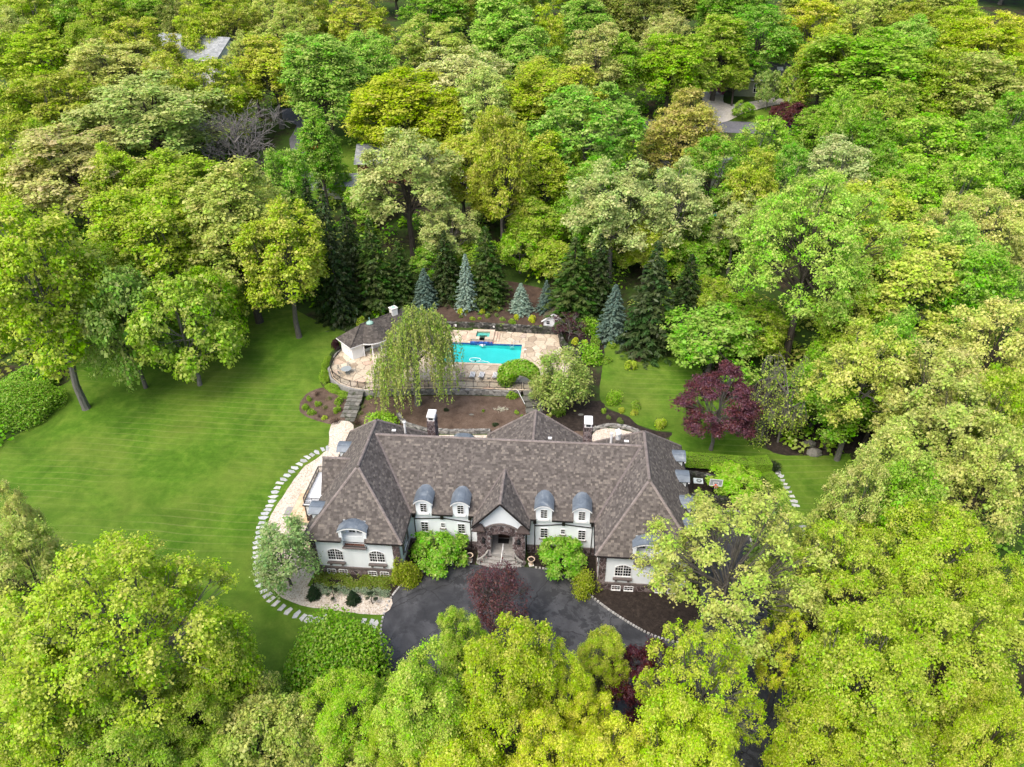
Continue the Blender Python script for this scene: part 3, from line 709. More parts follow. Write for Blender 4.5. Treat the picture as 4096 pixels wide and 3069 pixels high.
# trims
tr = MB()
for sg in (1, -1):
    a, c = sorted((-19.6*sg, -11.2*sg)); tr.box(a, c, .34, .6, .97, 1.2)
    a, c = sorted((-10.45*sg, -2.75*sg)); tr.box(a, c, 5.06, 5.3, 1.12, 1.24)
    for x in (-17.6, -13.05):
        a, c = sorted(((x-1.0)*sg, (x+1.0)*sg)); tr.box(a, c, .22, .5, 1.76, 1.94)
        for d in (-.65, .65): tr.box((x+d)*sg-.12, (x+d)*sg+.12, .3, .5, 1.45, 1.76)
    a, c = sorted((-16.55*sg, -14.0*sg)); tr.box(a, c, .1, .55, 4.28, 4.42)
tr.build('stone_trim', M['trim'], mansion)
for i in range(12):
    pass
arch = MB()
for i in range(14):
    xa, xb = -1.8+3.6*i/14, -1.8+3.6*(i+1)/14
    za, zb = 4.8+.72*(1-(xa/1.8)**2), 4.8+.72*(1-(xb/1.8)**2)
    arch.slab([(xa, 3.75, za), (xb, 3.75, zb), (xb, 3.75, zb+.13), (xa, 3.75, za+.13)], (0, -.2, 0))
arch.build('arch_trim', M['trim'], mansion)
pent = MB()
for sg in (1, -1):
    pent.add([(sg*1.75, 3.1, 4.95), (sg*3.1, 3.1, 4.95), (sg*3.0, 3.65, 5.55), (sg*2.1, 3.65, 5.55), (sg*1.75, 3.65, 4.95), (sg*3.1, 3.65, 4.95)], [(0, 1, 2, 3), (0, 3, 4), (1, 5, 2), (0, 4, 5, 1)])
    for k in range(4): pent.bar((sg*(1.9+.33*k), 3.12, 4.99), (sg*(2.15+.25*k), 3.62, 5.55), .03, .03)
    pent.box(min(sg*1.7, sg*3.15), max(sg*1.7, sg*3.15), 3.03, 3.16, 4.86, 4.96)
pent.build('pent_roof', M['brownmetal'], mansion)

def window(name, o, u, n, wd, ht, nx, ny, rise=0, sill=True, double=False, parent=mansion, muntin=.026):
    """white frame with muntins in the plane (u, z), pane behind it; o = bottom centre"""
    o = Vector(o); u = Vector(u); n = Vector(n); z = Vector((0, 0, 1)); f = MB()
    top = lambda x: ht-rise+rise*(1-(2*x/wd)**2) if rise else ht
    def bar(x0, z0, x1, z1, t, d0=0., d1=.06):
        a = o+u*x0+z*z0; c = o+u*x1+z*z1; dv = (c-a).normalized(); s = n.cross(dv)*t/2
        f.slab([a-s-n*d0, c-s-n*d0, c+s-n*d0, a+s-n*d0], n*(d0+d1))
    hw = wd/2
    bar(-hw-.035, 0, -hw-.035, top(hw)+.02, .07); bar(hw+.035, 0, hw+.035, top(hw)+.02, .07); bar(-hw-.07, -.05, hw+.07, -.05, .1, 0, .1)
    K = 8 if rise else 1
    for i in range(K):
        xa, xb = -hw+wd*i/K, -hw+wd*(i+1)/K; bar(xa, top(xa)+.035, xb, top(xb)+.035, .07)
    for i in range(1, nx):
        x = -hw+wd*i/nx; bar(x, 0, x, top(x), .09 if double and i*2 == nx else muntin, 0, .04)
    for j in range(1, ny):
        zz = ht*j/ny; xr_ = hw if zz < ht-rise else hw*math.sqrt(max(0, 1-(zz-ht+rise)/rise))
        bar(-xr_, zz, xr_, zz, muntin, 0, .035)
    w_ = f.build(name, M['white'], parent)
    g = MB(); pts = [(-hw, 0), (hw, 0)]+[(hw-wd*i/8, top(hw-wd*i/8)) for i in range(9)]
    g.add([o+u*x+z*zz+n*.006 for x, zz in pts], [tuple(range(len(pts)))]); g.build('pane', M['glass'], w_)
    if sill:
        s = MB(); s.slab([o+u*(-hw-.18)+z*-.2, o+u*(hw+.18)+z*-.2, o+u*(hw+.18)+z*-.12, o+u*(-hw-.18)+z*-.12], n*.16); s.build('sill', M['trim'] if sill == 1 else M['white'], w_)
    return w_
FY = (0, -1, 0); UX = (1, 0, 0)
for sg in (1, -1):
    for x in (-17.6, -13.05): window('arched_window', (x*sg, .488, 2.22), UX, FY, 1.62, 1.6, 6, 4, .33, False, True)
    for x in (-18.35, -17.05, -13.8, -12.47): window('basement_window', (x*sg, .40, .17), UX, FY, .86, .58, 3, 2, 0, False)
    for x in (-8.73, -4.6): window('window', (x*sg, 5.192, 2.45), UX, FY, .74, 1.38, 2, 4)
    window('small_window', (-6.66*sg, 5.192, 3.18), UX, FY, .38, .64, 2, 2)
    window('window', (-10.54*sg, 3.0, 2.2), (0, 1, 0), (sg, 0, 0), 1.3, 1.6, 2, 3)
    for y in (4, 9.5, 15): window('window', (-20.16*sg, y, 2.2), (0, 1, 0), (-sg, 0, 0), 1.5, 1.6, 4, 4)
sh = MB()
for sg in (1, -1):
    for y in (1.95, 4.05): sh.box(min(-10.54*sg, -10.46*sg), max(-10.54*sg, -10.46*sg), y-.28, y+.28, 2.15, 3.85)
sh.build('shutter', M['trim'], mansion)

def barrel_dormer(cx, cy, rz, wd, zs, rise, front, depth, body, wall_z0, win=None, face=.2):
    """dormer with a curved zinc roof; local front faces -Y"""
    mt = Matrix.Translation((cx, cy, 0)) @ Matrix.Rotation(rz, 4, 'Z')
    def tf(mb):
        mb.v = [tuple(mt @ Vector(p)) for p in mb.v]; return mb
    r = MB(); K = 12; hw = wd/2; th = .06
    prof = [(-hw+wd*i/K, zs+rise*(1-(abs(2*i/K-1))**2.2)) for i in range(K+1)]
    yb = front+depth
    for i in range(K):
        (xa, za), (xb, zb) = prof[i], prof[i+1]
        r.slab([(xa, front, za), (xb, front, zb), (xb, yb, zb), (xa, yb, za)], (0, 0, th))
    for x in (-hw*.36, hw*.36):
        zz = zs+rise*(1-.36**2.2); r.bar((x, front, zz+th), (x, yb, zz+th), .05, .05)
    f = MB(); k2 = .2
    for i in range(K):
        (xa, za), (xb, zb) = prof[i], prof[i+1]
        f.slab([(xa, front+.02, za-k2), (xb, front+.02, zb-k2), (xb, front+.02, zb-.003), (xa, front+.02, za-.003)], (0, .16, 0))
    bd = MB(); bw = body/2
    d = tf(bd)
    if win:
        bd2 = MB(); pr = [(-bw+body*i/K) for i in range(K+1)]
        tz = lambda x: zs+rise*(1-abs(x/hw)**2.2)-.01
        bd2.slab([(-bw, face, wall_z0), (bw, face, wall_z0)]+[(x, face, tz(x)) for x in pr[::-1]], (0, yb-face-.1, 0))
        bd = tf(bd2)
    else:
        bd2 = MB()
        for s in (-1, 1): bd2.box(min(s*bw, s*(bw-.34)), max(s*bw, s*(bw-.34)), face, face+1.2, wall_z0, zs+.12)
        bd = tf(bd2)
    dm = bd.build('dormer', M['stucco'], mansion)
    tf(r).build('dormer_roof', M['zinc'], dm); tf(f).build('fascia', M['white'], dm)
    if win:
        o = mt @ Vector((0, face-.005, win[2])); u = mt.to_3x3() @ Vector((1, 0, 0)); n = mt.to_3x3() @ Vector((0, -1, 0))
        wn = window('window', o, u, n, win[0], win[1], 2, win[3], 0, False, False, dm); 
        for c in list(wn.children): c.parent = dm
        s = MB(); s.slab([o+u*(-.55)+Vector((0, 0, -.32)), o+u*.55+Vector((0, 0, -.32)), o+u*.55+Vector((0, 0, -.08)), o+u*-.55+Vector((0, 0, -.08))], n*.18); s.build('sill', M['white'], dm)
    return dm
for xc in (-8.62, -4.54, 4.54, 8.62): barrel_dormer(xc, 5.0, 0, 2.12, 6.95, .58, -.3, 2.75, 1.74, 5.0, (.66, 1.2, 5.56, 4), face=.0)
for sg in (1, -1):
    dm = barrel_dormer(-15.28*sg, 0, 0, 3.15, 6.72, .55, .15, 1.6, 2.95, 4.9, None, face=.25)
    # recessed balcony: back wall, French doors, terracotta floor, iron rail
    c = -15.28*sg
    rc = MB(); rc.box(c-1.22, c-1.16, .3, 1.5, 4.4, 6.9); rc.box(c+1.16, c+1.22, .3, 1.5, 4.4, 6.9); rc.box(c-1.22, c+1.22, 1.5, 1.62, 4.4, 7.15); rc.box(c-1.2, c+1.2, .3, 1.5, 4.25, 4.38)
    rc.build('balcony_recess', M['stucco'], dm)
    fl = MB()
    for i in range(7):
        for j in range(4): fl.box(c-1.16+i*.332, c-1.16+i*.332+.315, .32+j*.295, .32+j*.295+.28, 4.38, 4.41)
    fl.build('balcony_tiles', M['terra'], dm)
    for d in (-.42, .42):
        dd = window('french_door', (c+d, 1.49, 4.5), UX, FY, .66, 1.95, 2, 5, 0, False, False, dm)
        for x in list(dd.children): x.parent = dm
    rl = MB(); rl.bar((c-1.2, .28, 5.15), (c+1.2, .28, 5.15), .05); rl.bar((c-1.2, .28, 4.5), (c+1.2, .28, 4.5), .04)
    for i in range(25): rl.bar((c-1.2+.1*i, .28, 4.45), (c-1.2+.1*i, .28, 5.15), .018)
    rl.build('balcony_rail', M['iron'], dm)
for y in (3.5, 14.13): barrel_dormer(-20.3, y, -math.pi/2, 2.1, 6.75, .5, -.35, 1.7, 1.6, 5.4, (.66, 1.0, 5.7, 3), face=0)
for y in (15.3, 11.64, 7.35, 3.9): barrel_dormer(20.3, y, math.pi/2, 2.1, 6.75, .5, -.35, 1.7, 1.6, 5.4, (.66, 1.0, 5.7, 3), face=0)
bay = MB()
for i in range(10):
    a0, a1 = math.pi*i/10, math.pi*(i+1)/10
    bay.slab([(-6.35-1.45*math.cos(a0), 18.0, 4.3+.9*math.sin(a0)), (-6.35-1.45*math.cos(a1), 18.0, 4.3+.9*math.sin(a1)), (-6.35-1.45*math.cos(a1), 20.2, 4.1+.9*math.sin(a1)), (-6.35-1.45*math.cos(a0), 20.2, 4.1+.9*math.sin(a0))], (0, 0, .06))
bay.build('bay_roof', M['zinc'], mansion); bay = MB(); bay.box(-7.6, -5.1, 17.6, 19.9, 0, 4.2); bay.build('bay_wall', M['stucco'], mansion)
v = MB(); v.tube([(-12.0, 13.2, 10.0), (-12.0, 13.2, 11.5)], .13, 8); v.lathe([(.2, 0), (.2, .12), (.08, .2)], (-12.0, 13.2, 11.5), 10); v.tube([(11.7, 13, 9.8), (11.7, 13, 11.35)], .13, 8); v.lathe([(.2, 0), (.2, .14), (.08, .2)], (11.7, 13, 11.3), 10)
v.box(-13.3, -12.85, 12.2, 12.5, 10.9, 11.02); v.box(13.1, 13.6, 12.1, 12.4, 10.9, 11.0); v.box(4.6, 5.0, 12, 12.3, 10.9, 11.05)
v.tube([(12.5, 13.6, 10.2), (12.5, 13.6, 10.9)], .3, 12); v.tube([(12.3, 13.5, 11.05), (12.75, 13.6, 11.25)], .42, 14); v.build('roof_vent', M['whitestone'], mansion)
# entrance recess, door, steps
e = MB(); e.box(-OP, OP, 3.75, 6.5, .55, .85); e.build('porch_floor', M['conc'], mansion)
e = MB(); e.box(-OP-.15, -OP-.003, 5.2, 6.5, .5, 4.6); e.box(OP+.003, OP+.15, 5.2, 6.5, .5, 4.6); e.box(-OP-.1, OP+.1, 6.5, 6.7, .5, 4.6); e.box(-OP-.1, OP+.1, 5.2, 6.5, 4.45, 4.6); e.build('porch_wall', M['conc'], mansion)
d = MB(); d.box(-.64, .64, 6.38, 6.5, .86, 3.3)
for x in (-.32, .32):
    for z in (1.05, 2.0): d.box(x-.2, x+.2, 6.34, 6.38, z, z+.75)
do = d.build('front_door', M['wood'], mansion); d = MB(); d.lathe([(.02, 0), (.05, .03), (.03, .07)], (.45, 6.3, 1.9), 8); d.build('handle', M['copper'], do)
d = MB(); d.box(-.62, .62, 5.5, 6.25, .852, .875); d.build('door_mat', M['rubber'], mansion)
steps = thing('entrance_steps', 'curved grey stone entrance steps with swept balustrades under the front portal', 'steps', (-.1, 0, 0))
for k in range(5):
    hw, yf = 2.68-.33*k, 2.42+.42*k; sag = .62-.06*k; n = 12
    pl = [(-hw+2*hw*i/n, yf+sag*(abs(2*i/n-1))**2) for i in range(n+1)]+[(hw, 4.7), (-hw, 4.7)]
    m = MB(); m.prism(pl, .17*k if k else -.05, .17*(k+1)-.015); m.build('step', M['greystone'], steps)
    m = MB(); pl2 = [(x*.997, y-.035) for x, y in pl[:n+1]]+[(x, y+.3) for x, y in pl[:n+1]][::-1]; m.prism(pl2, .17*(k+1)-.045, .17*(k+1)+.002); m.build('tread', M['conc'], steps)
for s in (-1, 1):
    pts = []
    for i in range(9):
        t = i/8; pts.append((s*(2.55-1.25*t**1.0+.25*math.sin(t*math.pi)*-1), 2.75+1.35*t-.1*math.sin(math.pi*t), .95+.80*t**1.4))
    m = MB(); m.tube(pts, .105, 6); m.build('balustrade_rail', M['greystone'], steps)
    for i in (1, 3, 5, 7):
        p = pts[i]; m = MB(); h = .85; m.lathe([(.13, 0), (.13, .06), (.06, .14), (.1, .34), (.05, .58), (.11, h-.08), (.11, h)], (p[0], p[1], p[2]-h-.02), 8); m.build('baluster', M['greystone'], steps)
m = MB(); m.tube([(.1, 2.55, 1.0), (.14, 3.5, 1.35), (.2, 4.55, 1.78)], .035, 6); m.tube([(.1, 2.6, .15), (.1, 2.6, 1.02)], .03, 6); m.tube([(.2, 4.5, .8), (.2, 4.5, 1.76)], .03, 6); m.build('handrail', M['white'], steps)
for s in (-1, 1):   # wall ornaments beside the opening
    m = MB(); m.lathe([(.06, 0), (.2, .12), (.12, .3), (.22, .5), (.1, .66), (.05, .8)], (s*1.93-.03, 3.62, 2.75), 10); m.build('wall_lantern', M['iron'], mansion)
    t = thing('flower_urn', f'round empty stone planter against the portal wall {"left" if s < 0 else "right"} of the steps', 'planter', (s*2.45, 3.25, .05)); m = MB(); m.lathe([(.2, 0), (.3, .25), (.3, .32), (.22, .3), (.2, .2)], (0, 0, 0), 14); m.build('bowl', M['trim'], t)
# side terrace, balcony and its columns
tb = MB(); tb.box(-25.9, -20.2, 7.3, 13.0, 0, .56); tb.box(-22.6, -20.2, 2.6, 7.28, 0, .56)
ter = tb.build('terrace', M['conc'], mansion)
rt = random.Random(8)
for (x0, x1, y0, y1) in ((-25.85, -20.25, 7.35, 12.95), (-22.55, -20.25, 2.65, 7.25)):
    nx, ny = int((x1-x0)/.62), int((y1-y0)/.62)
    for i in range(nx):
        for j in range(ny):
            ox, oy = (x1-x0)/nx, (y1-y0)/ny
            m = MB(); m.box(x0+i*ox+.01, x0+(i+1)*ox-.01, y0+j*oy+.01, y0+(j+1)*oy-.01, .56, .59+.006*rt.random()); link('tile', m.mesh('tile', M['tile']), ter)
m = MB(); m.box(-26.8, -25.93, 8.9, 10.2, .0, .25); m.build('terrace_step', M['conc'], mansion)
bal = MB(); bal.box(-23.45, -20.15, 7.55, 13.4, 3.02, 3.26); bal.box(-23.3, -20.15, 7.7, 13.25, 2.8, 3.02); bo = bal.build('balcony', M['white'], mansion)
ed = MB(); ed.box(-23.55, -20.15, 7.45, 7.55, 3.05, 3.16); ed.box(-23.55, -23.45, 7.45, 13.5, 3.05, 3.16); ed.build('balcony_edge', M['gutter'], bo)
rl = MB()
def iron_run(a, c, h=.95):
    a = Vector(a); c = Vector(c); L = (c-a).length; n = int(L/.16); z = Vector((0, 0, 1))
    rl.bar(a+z*h, c+z*h, .055); rl.bar(a+z*.1, c+z*.1, .035); rl.bar(a+z*(h-.22), c+z*(h-.22), .03)
    for i in range(n+1):
        p = a+(c-a)*i/n; rl.bar(p, p+z*h, .02 if i % 6 else .05)
        if i < n:
            q = a+(c-a)*(i+1)/n; rl.bar(p+z*.15, q+z*.5, .018); rl.bar(p+z*.5, q+z*.15, .018); rl.bar(p+z*(h-.2), q+z*h, .018)
iron_run((-23.35, 7.65, 3.26), (-23.35, 13.3, 3.26)); iron_run((-23.35, 7.65, 3.26), (-20.7, 7.65, 3.26)); iron_run((-23.35, 13.3, 3.26), (-20.7, 13.3, 3.26))
rl.build('railing', M['iron'], bo)
for y in (7.95, 12.95):
    m = MB(); m.box(-23.3, -22.8, y-.25, y+.25, 1.55, 2.8); m.build('column', M['stucco'], mansion)
    m = MB(); m.box(-23.34, -22.76, y-.29, y+.29, .56, 1.55)
    pst = m.build('column_base', M['rstone'], mansion)
# ------------------------------------------------------------------ pool terrace
DZ = 1.9
PX0, PX1, PY0, PY1 = -13.2, -.97, 42.3, 48.45
R3 = random.Random(21)
deck_poly = [(-22.3, 33.72), (-9.6, 35.3), (2.45, 35.2), (6.7, 39.4), (8.0, 44.5), (7.1, 45.2), (5.9, 46.7), (5.1, 48.5), (4.8, 52.3), (-10, 52.75), (-24, 52.6), (-29.6, 46), (-30.15, 41.6), (-29.9, 38.9), (-28.8, 36.6), (-27.2, 35.05), (-25.3, 34.15), (-24.2, 33.85)]
def strips(poly):
    m = .5
    return [clip_rect(poly, -99, PX0-m, -99, 99), clip_rect(poly, PX1+m, 99, -99, 99), clip_rect(poly, PX0-m, PX1+m, -99, PY0-m), clip_rect(poly, PX0-m, PX1+m, PY1+m, 99)]
patio = link('patio', None, kind='structure')
m = MB()
for s in strips(deck_poly):
    if area(s) < 0: s = s[::-1]
    m.prism(s, DZ-.3, DZ-.05)
m.build('patio_bed', M['flagjoint'], patio)
flags = []
for s in strips(deck_poly):
    if area(s) < 0: s = s[::-1]
    flags += voronoi(s, 1.25, R3, 1.12, .05, .95)
flags = [c for c in flags if not (-9.9 < sum(p[0] for p in c)/len(c) < -5.3 and 48.9 < sum(p[1] for p in c)/len(c) < 52.3)]
pcs = []
for c in flags:
    pcs += stone_pieces([c], (Vector((0, 0, DZ-.05)), Vector((1, 0, 0)), Vector((0, 1, 0)), Vector((0, 0, 1))), .05, R3, .12)
pcs.sort(key=lambda s: s[0][0].x < -20 or s[0][0].y > 50)
place_pieces(pcs, 'flagstone', 'flagstones', M['flag'], patio, 300)
# the curved and straight retaining walls of the terrace
def wall_run(pts, h0, h1, th, cell, name, label, mat, capmat=None, group=None, cat='wall', ground=None, single=140, hfun=None):
    """low wall of stones along a plan polyline, faces on both long sides"""
    t = thing(name, label, cat, (pts[0][0], pts[0][1], h0)); inv = Vector((pts[0][0], pts[0][1], h0)); core = MB(); P = []
    for a, c in zip(pts, pts[1:]):
        a3 = Vector((a[0], a[1], 0)); c3 = Vector((c[0], c[1], 0)); L = (c3-a3).length; u = (c3-a3)/L; n = Vector((u.y, -u.x, 0))
        z0 = h0; z1 = h1
        core.obox((a3+c3)/2+Vector((0, 0, (z0+z1)/2))-inv, u*(L/2+.02), n*(th/2-.04), Vector((0, 0, (z1-z0)/2-.03)))
        for sg in (1, -1):
            o = (a3 if sg > 0 else c3)+n*sg*(th/2-.04)+Vector((0, 0, z0))-inv
            P += stone_pieces(voronoi([(0, 0), (L, 0), (L, z1-z0), (0, z1-z0)], cell, R3, 1.7, .035), (o, u*sg, Vector((0, 0, 1)), n*sg), .07, R3)
        P += stone_pieces(voronoi([(0, 0), (L, 0), (L, th), (0, th)], max(cell, th*.55), R3, 1.5, .03), (a3+n*(th/2)+Vector((0, 0, z1-.04))-inv, u, -n, Vector((0, 0, 1))), .09, R3)
    core.build('core', M['iron'] if mat is M['drystone'] else M['mortar'], t)
    rr = random.Random(4)
    place_pieces(P, 'stone', 'stones', mat, t, single, rr)
    return t
arcL = [(-29.8, 45.5), (-30.3, 43.6), (-30.4, 41.4), (-30.1, 38.8), (-29.0, 36.4), (-27.3, 34.8), (-25.4, 33.95), (-24.2, 33.62), (-22.3, 33.5)]
m = MB()
for a, c in zip(arcL, arcL[1:]): m.bar((a[0], a[1], .95), (c[0], c[1], .95), .28, 1.95)
m = m.build('terrace_wall', M['conc']); m['label'] = 'curved grey concrete wall carrying the left end of the pool terrace'; m['category'] = 'wall'
wall_run([(-22.3, 33.6), (-16, 34.5), (-9.8, 35.0), (-6.2, 35.1), (-1.9, 35.15), (-.2, 35.3)], .7, 1.72, .45, .36, 'terrace_stone_wall', 'low grey fieldstone wall under the black fence along the front of the pool terrace', M['paleStone'])
wall_run([(-20, 53.05), (-14, 52.98), (-8, 52.95), (-3, 52.7), (1.5, 52.4), (4.6, 52.3)], DZ-.2, 3.08, .5, .3, 'retaining_wall', 'long dark dry stone retaining wall behind the pool and spa', M['drystone'], single=250)
wall_run([(5.0, 51.6), (5.5, 48.9), (6.3, 47.1), (7.4, 45.7), (9.6, 44.9)], DZ-.1, 2.75, .5, .32, 'curved_bed_wall', 'curved dark stone wall holding the shrub bed right of the patio', M['drystone'], single=60)
wall_run([(-17.3, 29.5), (-16.4, 28), (-15.6, 27.2), (-12.8, 26.1), (-9.3, 26.0), (-6, 26.3), (-3.8, 26.5)], 0, .95, .5, .34, 'garden_wall', 'low pale stone garden wall behind the main roof on the left', M['paleStone'], single=90)
wall_run([(9.6, 27.0), (10.6, 28.1), (12.6, 29.0), (14.9, 28.7), (16.4, 27.8), (17.2, 26.6)], 0, .95, .5, .34, 'court_arc_wall', 'arched pale stone wall around the small gravel court right of the rear gable', M['paleStone'], single=60)
# coping, basin, water, spa
pool = thing('swimming_pool', 'rectangular turquoise swimming pool with pale stone coping on the flagstone terrace', 'pool', (0, 0, 0))
cp = MB()
for x0, x1, y0, y1 in ((PX0-.48, PX1+.48, PY0-.48, PY0), (PX0-.48, PX1+.48, PY1, PY1+.48), (PX0-.48, PX0, PY0, PY1), (PX1, PX1+.48, PY0, PY1)):
    nx = max(1, int((x1-x0)/.75)); ny = max(1, int((y1-y0)/.75))
    for i in range(nx):
        for j in range(ny):
            m = MB(); a = x0+(x1-x0)*i/nx; c = x0+(x1-x0)*(i+1)/nx; d = y0+(y1-y0)*j/ny; f = y0+(y1-y0)*(j+1)/ny
            m.box(a+.008, c-.008, d+.008, f-.008, DZ-.08, DZ+.012); link('coping_stone', m.mesh('coping_stone', M['coping']), pool)
m = MB(); z0 = .7
m.add([(PX0, PY0, 1.3), (PX1, PY0, .8), (PX1, PY1, .8), (PX0, PY1, 1.3)], [(0, 1, 2, 3)])
for x0, x1, y0, y1 in ((PX0-.2, PX0, PY0-.2, PY1+.2), (PX1, PX1+.2, PY0-.2, PY1+.2), (PX0, PX1, PY0-.2, PY0), (PX0, PX1, PY1, PY1+.2)): m.box(x0, x1, y0, y1, z0, DZ-.09)
m.build('basin', M['poolwall'], pool)
m = MB()
for x0, x1, y0, y1 in ((PX0, PX1, PY1-.02, PY1-.002), (PX0, PX1, PY0+.002, PY0+.02), (PX0+.002, PX0+.02, PY0, PY1), (PX1-.02, PX1-.002, PY0, PY1)): m.box(x0, x1, y0, y1, DZ-.35, DZ-.09)
m.build('waterline_tile', M['bluetile'], pool)
m = MB(); n = 20
m.v = [(PX0+.02+(PX1-PX0-.04)*i/n, PY0+.02+(PY1-PY0-.04)*j/n, DZ-.15) for j in range(n+1) for i in range(n+1)]
m.f = [(j*(n+1)+i, j*(n+1)+i+1, (j+1)*(n+1)+i+1, (j+1)*(n+1)+i) for j in range(n) for i in range(n)]
m.build('water_surface', M['water'], pool)
m = MB(); pts = [(-2.9, 48.7, DZ), (-2.9, 48.7, DZ+.75), (-2.9, 48.35, DZ+.85), (-2.9, 48.15, DZ+.3), (-2.9, 48.15, DZ-.55)]
m.tube(pts, .028, 6); m.tube([(x+.55, y, z) for x, y, z in pts], .028, 6)
for z in (-.25, -.5): m.box(-2.9, -2.35, 48.05, 48.18, DZ+z, DZ+z+.04)
m.build('ladder', M['whitestone'], pool)
m = MB()
for x, y in ((-.35, 43.7), (-.35, 46.9), (-.2, 42.0)): m.box(x-.17, x+.17, y-.17, y+.17, DZ+.005, DZ+.03)
m.build('skimmer_lid', M['white'], pool)
m = MB(); R = .9
m.tube([(-8.0+R*math.cos(a/12*math.pi*2), 43.45+.55*math.sin(a/12*math.pi*2), DZ-.13) for a in range(13)], .05, 6)
m.tube([(-8.6, 42.9, DZ-.13), (-7.6, 42.95, DZ-.13), (-6.6, 43.1, DZ-.13), (-5.9, 42.9, DZ-.13), (-5.6, 42.6, DZ-.13)], .045, 6)
o = m.build('cleaner_hose', M['white']); o['label'] = 'white looped pool cleaner hose floating at the near edge of the pool'; o['category'] = 'hose'
m = MB(); m.lathe([(.12, -.05), (.16, .05), (.06, .14)], (-7.9, 42.95, DZ-.13), 8); o = m.build('pool_cleaner', M['rubber']); o['label'] = 'small black pool cleaner by the floating white hose'; o['category'] = 'pool cleaner'
spa = thing('spa', 'raised square stone spa spilling over blue tiles into the pool', 'spa', (-7.55, 50.4, DZ))
def sbx(name, mat, *a):
    q = MB(); q.box(*a); return q.build(name, mat, spa)
sbx('spa_wall', M['coping'], -1.75, -1.12, -1.55, 1.6, -.3, .46); sbx('spa_wall', M['coping'], 1.12, 1.75, -1.55, 1.6, -.3, .46); sbx('spa_wall', M['coping'], -1.115, 1.115, 1.1, 1.6, -.3, .46); sbx('spa_wall', M['coping'], -1.115, 1.115, -1.55, -.8, -.3, .30)
for x0, x1 in ((-1.115, -.42), (.42, 1.115)): sbx('spa_wall', M['coping'], x0, x1, -1.55, -.8, .303, .46)
for x0, x1, y0, y1 in ((-1.85, -1.1, -1.6, 1.68), (1.1, 1.85, -1.6, 1.68), (-1.095, 1.095, 1.08, 1.68), (-1.095, -.42, -1.6, -.78), (.42, 1.095, -1.6, -.78)):
    ny = max(1, int((y1-y0)/.6)); nx = max(1, int((x1-x0)/.8))
    for j in range(ny):
        for i in range(nx):
            q = MB(); q.box(x0+(x1-x0)*i/nx+.008, x0+(x1-x0)*(i+1)/nx-.008, y0+(y1-y0)*j/ny+.008, y0+(y1-y0)*(j+1)/ny-.008, .463, .53); link('coping_stone', q.mesh('coping_stone', M['coping']), spa)
sbx('spa_floor', M['spawall'], -1.115, 1.115, -.8, 1.1, -.35, -.1); sbx('spa_bench', M['spawall'], -1.115, -.65, -.795, 1.1, -.098, .1); sbx('spa_bench', M['spawall'], .65, 1.115, -.795, 1.1, -.098, .1); sbx('spa_bench', M['spawall'], -.648, .648, .55, 1.1, -.098, .1)
q = MB(); q.add([(-1.11, -.79, .33), (1.11, -.79, .33), (1.11, 1.09, .33), (-1.11, 1.09, .33)], [(0, 1, 2, 3)]); q.build('spa_water', M['water'], spa)
bt_ = MB()
for i in range(18):
    for j in range(5): bt_.box(-1.9+i*.212, -1.9+i*.212+.2, -1.96, -1.56, -.45+j*.13, -.33+j*.13) if j < 4 else bt_.box(-.4+(i % 4)*.2, -.4+(i % 4)*.2+.19, -1.58, -.82, .31, .325)
bt_.build('spillway_tiles', M['bluetile'], spa, kind='stuff')
for k, (a, c) in enumerate(((1.86, 2.3), (2.31, 2.7))):
    for sg in (-1, 1):
        for j in range(4): sbx('spa_step', M['coping'], min(sg*a, sg*c), max(sg*a, sg*c), -1.5+j*.78, -1.5+j*.78+.77, -.2, .30-.16*k)
# pool foam below the spillway
m = MB()
for k in range(26):
    x, y = R3.gauss(-7.5, .25), 48.3-abs(R3.gauss(0, .35)); r = R3.uniform(.03, .11)
    m.lathe([(r, 0), (r*.6, .03)], (x, y, DZ-.15), 6)
m.build('foam', M['white'], pool)
# sun loungers
def lounger(striped):
    t = thing('sun_lounger', 'striped', 'sun lounger', (0, 0, DZ), 0, 'sun loungers in a row at the pool')
    f = MB()
    for x in (-.31, .31): f.tube([(x, -.95, .3), (x, .25, .3), (x, .95, .62)], .022, 5)
    for y in (-.95, -.5, -.05, .25, .6, .95):
        z = .3 if y <= .25 else .3+(y-.25)*.457; f.tube([(-.31, y, z), (.31, y, z)], .018, 5)
    for x in (-.2, -.1, 0, .1, .2): f.tube([(x, -.95, .3), (x, .25, .3), (x, .95, .62)], .008, 4)
    f.build('frame', M['greymetal'], t)
    for y in (-.8, .5):
        for x in (-.29, .29): l = MB(); l.tube([(x, y, .02), (x, y, .3)], .02, 5); l.build('leg', M['greymetal'], t)
    if striped:
        for k in range(7):
            c = MB(); a = -.34+(.097*k if k % 2 == 0 else .097*k+.016)-.008; b_ = a+(.112 if k % 2 == 0 else .08)
            c.add([(x, y, z+dz) for y, z in ((-.97, .33), (.22, .33), (.97, .67)) for x in (a, b_) for dz in (0, .09)], [(1, 3, 7, 5), (5, 7, 11, 9), (0, 1, 5, 4), (4, 5, 9, 8), (2, 6, 7, 3), (6, 10, 11, 7), (0, 2, 3, 1), (8, 9, 11, 10)])
            c.build('cushion_stripe', M['cushw' if k % 2 == 0 else 'cushb'], t)
    return t
l0 = lounger(True); l1 = lounger(False)
lab = ['beside the leftmost round side table', 'just left of the middle table', 'just right of the middle table', 'nearest the bare lounger by the arched vine']
for k, x in enumerate((-7.73, -6.35, -4.31, -3.08)):
    s = 'black and white striped sun lounger '+lab[k]
    if k == 0: l0.location = (x, 38.1, DZ); l0['label'] = s; l0.rotation_euler = (0, 0, math.pi)
    else: dup(l0, (x, 38.1+.05*k, DZ), math.pi-.04*k, s)
